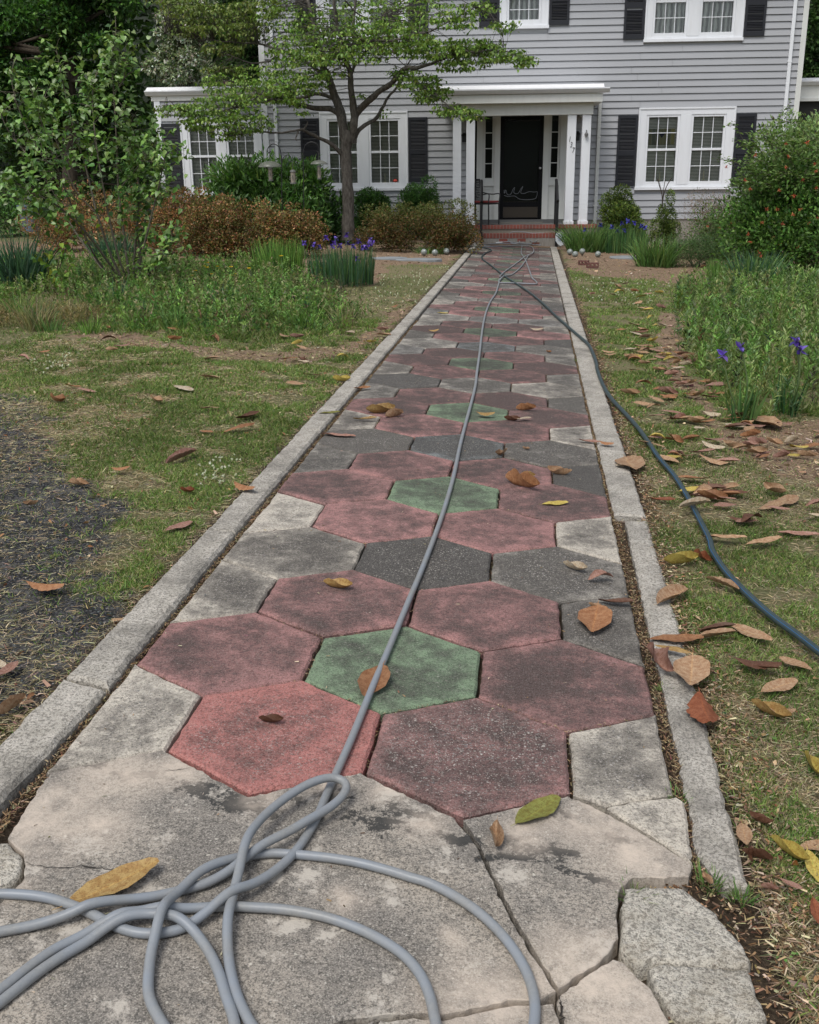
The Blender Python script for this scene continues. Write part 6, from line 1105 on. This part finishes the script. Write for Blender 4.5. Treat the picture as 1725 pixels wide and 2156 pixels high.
def leaf(x0, y0, x1, y1, colr, label, var=0, w_=1.0, dz=None, group=None, roll=0, rg=random):
    a, b_ = G(x0, y0), G(x1, y1); c_ = (a+b_)/2; L = float(np.linalg.norm(b_-a)); on = -.955 < c_[0] < (.985 if c_[1] > 1.7 else .93)
    ed = [abs(c_[0]+.955), abs(c_[0]-.96)]; z = (CS*c_[0]+.007) if on and min(ed) > .0 else float(ground_z(c_[0], c_[1]))+.018
    if abs(c_[0]) > .80 and on: z += .006
    o = bpy.data.objects.new('fallen_leaf', LM[var % len(LM)]); COL.objects.link(o); o.location = (c_[0], c_[1], z+(dz or 0)); o.rotation_euler = (rg.uniform(-.10, .10)+roll, rg.uniform(-.08, .08), math.atan2(b_[1]-a[1], b_[0]-a[0])); o.scale = (L*1.04, L*min(w_, 1.1 if var % 10 == 7 else 1.25), L*1.25)
    k = LC[colr]; v = rg.uniform(.85, 1.18); o.color = (k[0]*v, k[1]*v, k[2]*v, 1); tag(o, label, 'leaf', group); return o
R2 = random.Random(12)
HL = [(145, 1915, 335, 1838, 'golden', 'large golden leaf lying on the cracked slab beside the hose loops', 0, 1.05), (1090, 1738, 1176, 1686, 'olive-yellow', 'broad olive-yellow leaf between the speckled red paver and the cracked slab', 0, 1.5), (1046, 1745, 1042, 1805, 'tan', 'narrow curled brown leaf on the right half of the cracked slab', 9, .9),
 (545, 1521, 600, 1528, 'dark brown', 'small curled dark leaf on the brightest red paver', 3, 1), (806, 1415, 768, 1472, 'orange-brown', 'round brown leaf pinned under the hose on the nearest green paver', 7, 1.5), (680, 1236, 744, 1244, 'golden', 'curled golden leaf on a red paver in the second row', 3, 1.3),
 (1258, 1284, 1246, 1340, 'orange-brown', 'rounded orange leaf on the dark half paver at the right', 7, 1.9), (1238, 1278, 1270, 1286, 'tan', 'tiny orange-tan leaf touching the rounded orange leaf', 3, 1.3), (1260, 1270, 1334, 1278, 'dark brown', 'long dark brown leaf across the gap by the right kerb', 1, .9), (1238, 1224, 1292, 1224, 'pinkish brown', 'arched pink-brown leaf on the grey paver near the right kerb', 4, 1.3), (1185, 1194, 1238, 1208, 'cream', 'pale cream leaf on the grey paver near the right kerb', 3, 1.1),
 (1368, 1348, 1480, 1356, 'orange-brown', 'biggest orange-brown leaf lying across the near right kerb', 0, 1.1), (1386, 1278, 1444, 1250, 'tan', 'folded tan leaf at the outer edge of the near right kerb', 8, 1.2), (1380, 1371, 1452, 1390, 'golden', 'narrow leaf with a yellow tip in the pile on the right kerb', 2, .8), (1360, 1380, 1422, 1432, 'pinkish brown', 'crumpled reddish leaf in the pile on the right kerb', 6, 1.6), (1418, 1412, 1494, 1402, 'orange-brown', 'orange leaf under the heart-shaped one in the pile on the right kerb', 0, 1.1), (1457, 1400, 1452, 1466, 'tan', 'tan leaf on top of the pile on the right kerb', 7, 2.0), (1470, 1484, 1490, 1548, 'rust-red', 'glossy rust-red leaf on the outer edge of the right kerb below the pile', 5, 1.7),
 (1488, 1226, 1554, 1252, 'tan', 'tan leaf touching the near side of the black hose', 8, .8), (1533, 1320, 1624, 1353, 'tan', 'pale split leaf on the grass below the black hose', 0, 1.1), (1580, 1489, 1668, 1526, 'golden', 'yellow-edged leaf on the grass right of the kerb', 3, .8), (1562, 1741, 1572, 1784, 'tan', 'small upright tan leaf beside the end of the right kerb', 0, 1.3), (1575, 1790, 1586, 1822, 'dark brown', 'small brown curl just below the tan leaf by the kerb end', 6, 1), (1622, 1776, 1706, 1834, 'yellow', 'long yellow leaf at the lower right edge of the grass', 3, .7), (1700, 1800, 1724, 1860, 'yellow', 'yellow leaf at the right edge overlapping the long yellow one', 0, .9), (1684, 1790, 1760, 1782, 'tan', 'brown leaf above the two yellow ones at the right edge', 0, 1.3), (1690, 1598, 1740, 1650, 'yellow', 'yellow-green leaf cut by the right edge of the photo', 3, .9), (1575, 1722, 1630, 1748, 'dark brown', 'dull brown curl on the grass near the kerb end', 9, .8),
 (1600, 1872, 1640, 1880, 'pinkish brown', 'brown leaf scrap on the bare soil above the broken chunk', 6, 1), (1480, 1850, 1500, 1880, 'tan', 'leaf crumb on the soil beside the end of the right kerb', 9, 1), (1710, 1905, 1730, 1960, 'rust-red', 'rust-red leaf at the right edge near the bottom', 1, 1), (1640, 1860, 1690, 1885, 'pinkish brown', 'pink-brown leaf lying in the grass at lower right', 1, .9),
 (58, 1238, 136, 1243, 'orange-brown', 'orange leaf with yellow spots lying on the dark asphalt', 5, 1.1), (-10, 1436, 40, 1404, 'pinkish brown', 'red-brown leaf cut by the left edge on the asphalt', 1, 1.2), (-20, 1392, 12, 1412, 'cream', 'pale leaf behind the red-brown one at the left edge', 0, 1.2), (-5, 1512, 58, 1476, 'tan', 'narrow tan leaf on the asphalt near the left kerb', 6, .6), (496, 1033, 538, 1046, 'orange-brown', 'orange-brown leaf on the edge of the left kerb', 5, 1.2), (350, 1120, 405, 1102, 'pinkish brown', 'red-brown leaf on the dry grass left of the kerb', 0, 1), (236, 995, 275, 996, 'orange-brown', 'small orange leaf on the dry grass left of the clover patch', 5, 1.2), (145, 1022, 188, 1024, 'tan', 'ragged tan leaf at the upper edge of the asphalt', 6, 1.2), (48, 1064, 84, 1062, 'tan', 'curled tan leaf on the asphalt at the left', 9, 1.1), (380, 1036, 412, 1042, 'rust-red', 'small red-brown leaf in the clover patch', 3, 1.1), (352, 978, 414, 957, 'pinkish brown', 'pink and yellow leaf just above the clover patch', 8, .8), (472, 911, 536, 900, 'orange-brown', 'long brown leaf on the lawn beside the left kerb', 2, .8), (498, 884, 546, 872, 'dark brown', 'dark brown leaf just above the long brown one', 1, 1), (368, 817, 408, 826, 'cream', 'cream-coloured leaf alone in the left lawn', 2, .9), (106, 842, 140, 850, 'orange-brown', 'orange leaf near the bare patch at far left', 3, 1.1),
 (678, 917, 748, 922, 'pinkish brown', 'flat pink leaf on the dark paver by the left kerb', 0, .9), (770, 872, 834, 870, 'golden', 'golden folded leaf on a red paver in the middle distance', 3, 1.4), (812, 882, 850, 876, 'tan', 'tan leaf tip beside the golden folded leaf', 6, 1.2), (744, 886, 794, 888, 'golden', 'thin dark-edged leaf on the pale half paver', 1, .6), (1004, 877, 1042, 880, 'golden', 'golden leaf on the green paver in the middle distance', 5, 1.2), (1086, 864, 1130, 866, 'orange-brown', 'brown leaf on the red paver right of the middle green one', 6, 1), (1060, 886, 1096, 888, 'dark brown', 'dark leaf on the joint below the middle green paver', 3, 1), (1088, 888, 1118, 886, 'cream', 'white-backed leaf on the joint below the middle green paver', 2, 1),
 (1143, 1064, 1196, 1062, 'yellow', 'bright yellow leaf on the red paver at the right', 0, 1.1), (1063, 1014, 1138, 1038, 'orange-brown', 'long brown leaf on the joint right of the second green paver', 6, .8), (1150, 997, 1206, 1004, 'tan', 'tan leaf with a hooked tip on the dark half paver', 9, .8), (1098, 1003, 1128, 1006, 'golden', 'small yellow and brown leaf above the long brown leaf', 6, 1.3), (1042, 962, 1070, 956, 'tan', 'small tan leaf at the corner of the dark central paver', 9, .9), (1100, 946, 1116, 950, 'tan', 'tiny tan curl on the grey paver in the middle distance', 3, 1), (1218, 932, 1262, 936, 'pinkish brown', 'brown leaf overhanging the right kerb joint', 1, 1), (1260, 940, 1292, 944, 'orange-brown', 'orange leaf on the middle right kerb', 5, 1.2), (1296, 984, 1314, 990, 'cream', 'pale round leaf on the middle right kerb', 7, 1.5), (700, 802, 740, 806, 'yellow', 'yellow leaf on the left kerb in the middle distance', 3, 1), (746, 824, 780, 820, 'orange-brown', 'orange leaf on the pale half paver by the left kerb', 1, 1), (674, 876, 716, 872, 'olive-yellow', 'yellow-green leaf lying along the left kerb', 0, .8), (920, 660, 944, 661, 'yellow', 'bright yellow leaf far up the path left of the hose', 0, 1.4), (1116, 697, 1144, 699, 'cream', 'pale yellow leaf far up the path right of the hose', 5, 1), (902, 701, 924, 701, 'golden', 'golden leaf on the far left pavers', 5, 1.1), (1150, 742, 1162, 744, 'orange-brown', 'tiny orange leaf far up the path by the right half paver', 3, 1.2),
 (1394, 1192, 1470, 1184, 'yellow', 'long yellow leaf on the grass left of the black hose', 3, .7), (1480, 1138, 1570, 1148, 'tan', 'long tan leaf lying across the black hose', 0, .75), (1572, 1154, 1644, 1146, 'tan', 'long tan leaf end to end with the one across the black hose', 0, .7), (1430, 1086, 1494, 1074, 'cream', 'pale leaf resting on the black hose farther up', 8, .7), (1364, 1054, 1422, 1062, 'rust-red', 'dark red-brown leaf between the kerb and the black hose', 1, .9), (1460, 1170, 1500, 1188, 'rust-red', 'rust-coloured leaf touching the left side of the black hose', 6, 1), (1634, 1126, 1724, 1134, 'pinkish brown', 'long pinkish leaf with a pale base at the right', 0, .6), (1316, 968, 1338, 1000, 'tan', 'tan leaf standing against the outside of the right kerb', 7, 1.3), (1590, 880, 1640, 905, 'tan', 'big flat tan leaf before the weeds at the foot of the irises', 7, 1.8), (1628, 1820, 1560, 1800, 'dark brown', 'thin brown leaf in the grass near the right kerb end', 6, .6)]
for h_ in HL: leaf(*h_[:5], h_[5], var=h_[6], w_=h_[7], dz=.006*(h_[6] % 3)+(.012 if 'large golden' in h_[5] else 0)+(.015 if 'across the black hose' in h_[5] or 'resting on' in h_[5] else 0)+(.02 if 'top of the pile' in h_[5] else 0))
def scat(poly, n, cols, wts, where, group, Lm=(.10, .17), seed=1):
    rg = random.Random(seed); xs = [p[0] for p in poly]; ys = [p[1] for p in poly]; k = 0; gp = gpoly(poly); gx0, gx1, gy0, gy1 = min(p[0] for p in gp), max(p[0] for p in gp), min(p[1] for p in gp), max(p[1] for p in gp)
    while k < n:
        x, y = rg.uniform(gx0, gx1), rg.uniform(gy0, gy1)
        if not inpoly(np.array([x]), np.array([y]), gp)[0] or (-.95 < x < .97) or rg.random() > (6/(y+5))**1.2: continue
        if fbm(x, y, 1.6, 90) < .42 and rg.random() < .75: continue
        a = rg.uniform(-.9, .9)+(math.pi if rg.random() < .5 else 0); L = rg.uniform(*Lm); cN = rg.choices(cols, wts)[0]
        o = bpy.data.objects.new('fallen_leaf', LM[rg.randrange(10)]); COL.objects.link(o); o.location = (x, y, float(ground_z(x, y))+.02+rg.uniform(0, .012)); o.rotation_euler = (rg.uniform(-.3, .3), rg.uniform(-.2, .2), a); o.scale = (L, L*rg.uniform(.75, 1.25), L); kc = LC[cN]; v = rg.uniform(.8, 1.2); o.color = (kc[0]*v, kc[1]*v, kc[2]*v, 1)
        vi = LM.index(o.data); sh = ['flat', 'gently cupped', 'downturned', 'curled', 'bowed', 'ragged', 'crumpled', 'broad flat', 'folded', 'tightly curled'][vi]; sz = 'small' if L < .118 else 'large' if L > .150 else 'middling'
        hd = float(np.min(np.hypot(BP[:, 0]-x, BP[:, 1]-y))); kd = abs(abs(x)-.95); zn = 'beside the black hose' if hd < .22 else 'next to the kerb' if kd < .25 else 'away from the kerb' if kd > 1.3 else 'midway out'
        tag(o, sz+' '+sh+' '+cN+' leaf '+where+', '+zn, 'leaf', sz+' '+sh+' '+cN+' '+group); k += 1
CN = ['tan', 'orange-brown', 'yellow', 'pinkish brown', 'dark brown', 'cream']
scat([(1380, 1180), (1480, 1180), (1725, 1180), (1725, 1560), (1540, 1560), (1450, 1300)], 7, CN, (6, 3, 2, 3, 1.5, 1), 'on the near right lawn', 'leaves on the near right lawn', seed=29)
scat([(1300, 760), (1400, 700), (1480, 790), (1560, 880), (1740, 900), (1740, 1120), (1560, 1110), (1420, 1020), (1340, 900)], 124, CN, (6, 4, 2, 4, 1.5, 1.5), 'in the right lawn drift', 'leaves in the drift right of the path', seed=21)
scat([(1360, 650), (1430, 650), (1470, 800), (1400, 850), (1300, 740)], 26, CN, (6, 2, 2, 4, 1, 2), 'before the right weeds', 'leaves on the strip by the weeds', seed=22)
scat([(1215, 590), (1420, 600), (1370, 660), (1330, 740), (1270, 780)], 22, CN, (5, 2, 3, 3, 1, 3), 'on the far right lawn', 'leaves on the far right lawn', seed=23)
scat([(0, 700), (860, 640), (930, 600), (640, 860), (480, 1000), (380, 900), (0, 800)], 36, CN, (5, 3, 1.5, 3, 2, 2), 'on the left lawn', 'leaves on the left lawn', seed=24)
scat([(1200, 530), (1725, 560), (1725, 640), (1400, 600), (1200, 580)], 14, CN, (5, 2, 4, 3, 1, 3), 'on the mulch at right', 'leaves on the right mulch', seed=25)
# crumbs of leaves as litter
rg = np.random.default_rng(55); n = 2600; x = np.where(rg.random(n) < .6, rg.uniform(.93, 2.6, n), rg.uniform(-3, -.95, n)); y = rg.uniform(-1.6, 8, n); k = fbm(x, y, 2, 93) > .45; x, y = x[k], y[k]; n = len(x)
me = cloud('leaf_crumbs', np.stack([x, y, ground_z(x, y)+.012], -1), np.stack([rg.normal(size=n), rg.normal(size=n), rg.normal(size=n)*.25], -1), rg.uniform(.010, .034, n), rg.uniform(.006, .016, n), pal(n, [(.33, .19, .09), (.22, .11, .06), (.45, .33, .2)], None, .2, rg), T_OVAL, rng=rg); tag(link('leaf_crumbs', me, mat=M_CHIP), 'crumbs of broken brown leaves in the grass along both kerbs', 'leaf litter', kind='stuff')
# ------------------------------------------------------------------ BIRD FEEDERS
M_CLEAR = mat('smoky_clear_plastic', (.20, .21, .18), .3); M_CLEAR.node_tree.nodes['Principled BSDF'].inputs['Alpha'].default_value = .6; M_TUBE = mat('feeder_tube', (.26, .23, .18), .5)
FY = 18.6
def hook(pts, label, side=None):
    P_ = catmull([AY(x, y, FY) for x, y in pts], 6); b = P_[0]; e = empty('shepherd_hook', (b[0], FY, b[2]), label=label, cat='hook pole', group='black shepherd hooks of the bird feeders'); L_ = [(P_, .010)]
    if side: L_.append((catmull([AY(x, y, FY) for x, y in side], 6), .008))
    o = link('pole', tubes_mesh('pole', L_, 6), e, M_METAL); o.matrix_parent_inverse = Matrix.Translation(e.location).inverted(); b2 = MB(); b2.tube([AY(pts[0][0]-7, pts[0][1]-12, FY), AY(pts[0][0]+7, pts[0][1]-12, FY)], .006, 5); o = b2.build('foot_bar', M_METAL, e); o.matrix_parent_inverse = Matrix.Translation(e.location).inverted()
hook([(596, 520), (594, 420), (593, 340), (592, 322), (586, 308), (576, 303), (568, 307), (563, 316), (566, 322), (570, 318)], 'left black shepherd hook with a double arm above the laurel', [(594, 345), (597, 332), (605, 326), (612, 330), (614, 338), (611, 341)])
hook([(640, 520), (640, 420), (639, 340), (639, 318), (645, 304), (656, 299), (668, 304), (673, 316), (670, 321), (666, 317)], 'right black shepherd hook arching in front of the black shutter')
def feeder(x, yd, rd, yt, yb, rt, yh, label):
    c_ = AY(x, yd, FY); e = empty('bird_feeder', c_, label=label, cat='bird feeder', group='hanging tube bird feeders'); k = (FY-CAM[1])/F; R_ = rd*k
    if rd > 12: 
        b = MB(); b.lathe([(R_, 0), (R_*.99, .02), (R_*.8, R_*.28), (R_*.5, R_*.42), (R_*.15, R_*.48), (.01, R_*.5)], seg=28); b.build('baffle', M_CLEAR, e, smooth=True)
    top, bot = AY(x, yt, FY)[2]-c_[2], AY(x, yb, FY)[2]-c_[2]; r_ = rt*k; b = MB(); b.lathe([(0, bot), (r_, bot), (r_, top), (0, top)], seg=14); b.build('tube', M_TUBE, e)
    b = MB(); b.lathe([(0, top), (r_*1.3, top), (r_*1.1, top+.03), (0, top+.05)], seg=14); b.lathe([(0, bot-.03), (r_*1.35, bot-.03), (r_*1.35, bot), (0, bot)], seg=14)
    for z in (bot+.06, (bot+top)/2):
        b.tube([(-r_*1.6, 0, z), (r_*1.6, 0, z)], .006, 5); b.tube([(0, -r_*1.5, z+.03), (0, r_*1.5, z+.03)], .012, 6)
    b.tube([(0, 0, top), (0, 0, AY(x, yh, FY)[2]-c_[2])], .004, 4); b.build('cap_and_perches', mat('feeder_metal', (.13, .13, .12), .5), e)
feeder(569, 352, 24, 356, 378, 4, 322, 'large bird feeder under a smoky dome, hanging at the left of the laurel'); feeder(617, 362, 5, 362, 384, 5, 340, 'small tube bird feeder without a dome hanging from the short arm'); feeder(672, 346, 17, 352, 374, 3.5, 320, 'bird feeder under a smaller smoky dome hanging in front of the double window')
# ------------------------------------------------------------------ GLASS GLOBES, BRICKS, STEPPING STONES
M_GLOBE = mat('crackled_glass', (.30, .33, .31), .25, spec=.7); t = NT(M_GLOBE); v = t.vor(45, 'Distance'); t.base(t.ramp(v, [(.1, (.07, .09, .085)), (.5, (.26, .29, .27))])); t.bump(v, .8, .01)
def globe(x, y, label, r=.062, stake=0.0):
    p = G(x, y+6); z = r*.9+stake; e = empty('glass_globe', p, label=label, cat='glass globe', group='solar glass globes beside the path'); b = MB(); b.lathe([(r*math.sin(a), -r*math.cos(a)) for a in np.linspace(0, math.pi, 13)], seg=20); b.build('ball', M_GLOBE, e, smooth=True, loc=(0, 0, z)); b = MB(); b.tube([(0, 0, -.05), (0, 0, z-r*.8)], .012, 6); b.lathe([(r*.5, 0), (r*.55, .02), (r*.3, .03)], (0, 0, z-r*1.05), 12); b.build('stake', M_METAL, e)
for (x, y, lb_, sk_) in [(893, 531, 'leftmost of the three glass globes left of the path', 0), (916, 532, 'middle one of the three glass globes left of the path', 0), (940, 529, 'glass globe nearest the path on its left side', 0), (1200, 530, 'leftmost low glass globe right of the path', 0), (1211, 535, 'low glass globe second from the path on the right', 0), (1226, 532, 'low glass globe third from the path on the right', .03), (1259, 535, 'rightmost glass globe, apart from the others', 0), (1203, 521, 'left one of the two taller staked globes by the daylilies', .16), (1226, 521, 'right one of the two taller staked globes by the daylilies', .16)]: globe(x, y, lb_, stake=sk_)
def hbrick(x, y, rz, label, L=.20, hgt=.075):
    p = G(x, y); o_ = MB(); n = 12; D_ = .095
    # three round holes through the face turned to the path
    b = MB(); W_ = L; segs = 3; cw = W_/segs
    for k in range(segs):
        cx_ = -W_/2+cw*(k+.5); ring = [(cx_+.021*math.cos(a), hgt/2+.021*math.sin(a)) for a in np.linspace(0, 2*math.pi, n, endpoint=False)]; sq = []
        for a in np.linspace(0, 2*math.pi, n, endpoint=False):
            ca, sa = math.cos(a), math.sin(a); m2 = 1/max(abs(ca)/(cw/2), abs(sa)/(hgt/2)); sq.append((cx_+ca*m2, hgt/2+sa*m2))
        for yy in (0, D_):
            vs = [(q[0], yy, q[1]) for q in sq]+[(q[0], yy, q[1]) for q in ring]; b.add(vs, [(i, (i+1) % n, n+(i+1) % n, n+i) for i in range(n)])
        b.add([(q[0], 0, q[1]) for q in ring]+[(q[0], D_, q[1]) for q in ring], [(i, (i+1) % n, n+(i+1) % n, n+i) for i in range(n)])
    b.add([(-W_/2, 0, 0), (W_/2, 0, 0), (W_/2, D_, 0), (-W_/2, D_, 0), (-W_/2, 0, hgt), (W_/2, 0, hgt), (W_/2, D_, hgt), (-W_/2, D_, hgt)], [(4, 5, 6, 7), (0, 3, 2, 1), (1, 2, 6, 5), (3, 0, 4, 7)])
    o = b.build('brick', M_DBRICK); o.location = p; o.rotation_euler = (0, 0, rz); tag(o, label, 'brick', 'holed bricks right of the path')
M_DBRICK = painted('dark_brick', (.14, .06, .05), .9, .3, 12, .4, streak=False)
hbrick(1228, 558, -.25, 'left of two dark holed bricks lying on the mulch', .19, .08); hbrick(1247, 564, -.12, 'right of two dark holed bricks lying on the mulch, nearer the camera', .22, .09)
M_STONE = painted('stepping_stone', (.24, .26, .27), .9, .3, 6, .4, streak=False)
def stone(x, y, wd, dp, label, seed):
    p = G(x, y); rg = np.random.default_rng(seed); a = np.linspace(0, 2*np.pi, 18, endpoint=False); r_ = 1+rg.normal(size=18)*.06; b = MB(); ring = lambda s_, z: [(wd*s_*r_[i]*math.cos(a[i]), dp*s_*r_[i]*math.sin(a[i]), z) for i in range(18)]
    b.add(ring(1, -.05)+ring(1, .015)+ring(.96, .028), [(i, (i+1) % 18, 18+(i+1) % 18, 18+i) for i in range(18)]+[(18+i, 18+(i+1) % 18, 36+(i+1) % 18, 36+i) for i in range(18)]+[tuple(range(36, 54))]); o = b.build('stepping_stone', M_STONE); o.location = p; tag(o, label, 'stepping stone', 'flat stepping stones in the mulch')
stone(1317, 543, .32, .30, 'bluish flat stepping stone before the lighter daylily clump', 1); stone(882, 548, .42, .22, 'pale stepping stone in the mulch in front of the three glass globes', 2); stone(820, 545, .3, .2, 'pale stepping stone in the mulch right of the violet irises', 3); stone(1620, 610, .3, .25, 'grey stepping stone on the mulch at the far right', 4)

# ------------------------------------------------------------------ cracks, weeds in the joints, crumbs on the slab
M_CRACK = mat('crack_dirt', (.025, .02, .015), .95)
def crack(pts, wd, name='crack'):
    rg = np.random.default_rng(int(pts[0][0])); P = catmull([G(*p)[:2].tolist()+[0] for p in pts], 7); n = len(P); P[:, :2] += rg.normal(size=(n, 2))*.0022; T = unit(np.gradient(P, axis=0)); N = np.stack([-T[:, 1], T[:, 0]], 1); w_ = wd*rg.uniform(.35, 1, n)[:, None]*np.sin(np.linspace(.15, math.pi-.1, n))[:, None]
    V = []
    for a in (-1, 1): q = P[:, :2]+N*w_*a*.5; V.append(np.stack([q[:, 0], q[:, 1], CS*q[:, 0]+.0055+.012*(np.abs(q[:, 0]) > .815)], 1))
    V = np.vstack(V); F_ = np.array([(i, i+1, n+i+1, n+i) for i in range(n-1)]); o = link(name, npmesh(name, V, F_), mat=M_CRACK); o['kind'] = 'structure'
crack([(48, 1820), (110, 1832), (170, 1829), (230, 1836), (290, 1840)], .004); crack([(1178, 2100), (1184, 2130), (1176, 2170)], .007); crack([(405, 1620), (470, 1610), (345, 1628)][::2], .004)
for k, (x, y, h_, n_) in enumerate([(1496, 1852, .05, 60), (1330, 1874, .05, 40), (1432, 1668, .035, 50), (1402, 1440, .035, 40), (1408, 952, .04, 40), (1218, 758, .05, 30), (1200, 1002, .02, 0), (1560, 1880, .05, 60), (1500, 1810, .03, 30)]):
    if n_: tuft(x, y, n_, h_, .09, [(.10, .19, .05), (.14, .24, .07), (.2, .24, .1)], 'grass_tuft', ['grass tuft at the near end of the right kerb', 'grass tuft in the gap above the upper broken chunk', 'grass tuft at the corner of the broken pale paver and the right kerb', 'grass tuft in the kerb gap beside the leaf pile', 'tiny grass tuft on the far kerb joint', 'grass tuft on the far right half paver beside the black hose', '', 'grass tuft on the bare soil right of the kerb end', 'tiny grass tuft in the gap at the tip of the broken pale paver'][k], 'grass tuft', None, lean=.9, w_=.0035, seed=500+k, dz=.0)
rg = np.random.default_rng(66); n = 700; x = rg.uniform(-.8, .8, n); y = rg.uniform(-1.6, 5, n); k = fbm(x, y, 2.5, 95) > .5; x, y = x[k], y[k]; n = len(x)
me = cloud('crumbs', np.stack([x, y, CS*x+.005], -1), np.stack([rg.normal(size=n), rg.normal(size=n), rg.normal(size=n)*.1], -1), rg.uniform(.003, .014, n), rg.uniform(.001, .004, n), pal(n, [(.30, .2, .11), (.12, .08, .05), (.45, .38, .27)], None, .2, rg), T_CHIP, rng=rg); tag(link('crumbs', me, mat=M_CHIP), 'tiny dry crumbs scattered over the pavers and the slab', 'litter', kind='stuff')

# brown litter on the soil outside the right kerb and round the broken chunks
rg = np.random.default_rng(71); n = 16000; x = .955+np.abs(rg.normal(size=n))*.075; y = rg.uniform(-1.1, 11, n)**1.0; x = np.where(y > 1.7, x+.02, x-.01); k = rg.random(n) < np.clip(5/(y+4), 0, 1); x, y = x[k], y[k]; x2 = rg.uniform(.70, 1.12, 4200); y2 = rg.uniform(-2.0, -.86, 4200); zz2 = np.where(x2 < .93, CS*x2-.026, ground_z(x2, y2)+.003)
X = np.concatenate([x, x2]); Y = np.concatenate([y, y2]); Z = np.concatenate([ground_z(x, y)+rg.uniform(0, .014, len(x)), zz2+rg.uniform(0, .008, 4200)]); n = len(X); an = rg.random(n)*6.28
me = cloud('kerb_litter', np.stack([X, Y, Z], -1), np.stack([np.cos(an), np.sin(an), rg.uniform(-.1, .4, n)], -1), rg.uniform(.006, .024, n), rg.uniform(.001, .006, n), pal(n, [(.26, .16, .09), (.36, .25, .15), (.15, .085, .05), (.46, .37, .25), (.10, .07, .045)], None, .2, rg), T_CHIP, rng=rg); tag(link('kerb_litter', me, mat=M_CHIP), 'brown leaf crumbs and straw along the outside of the right kerb', 'litter', kind='stuff')
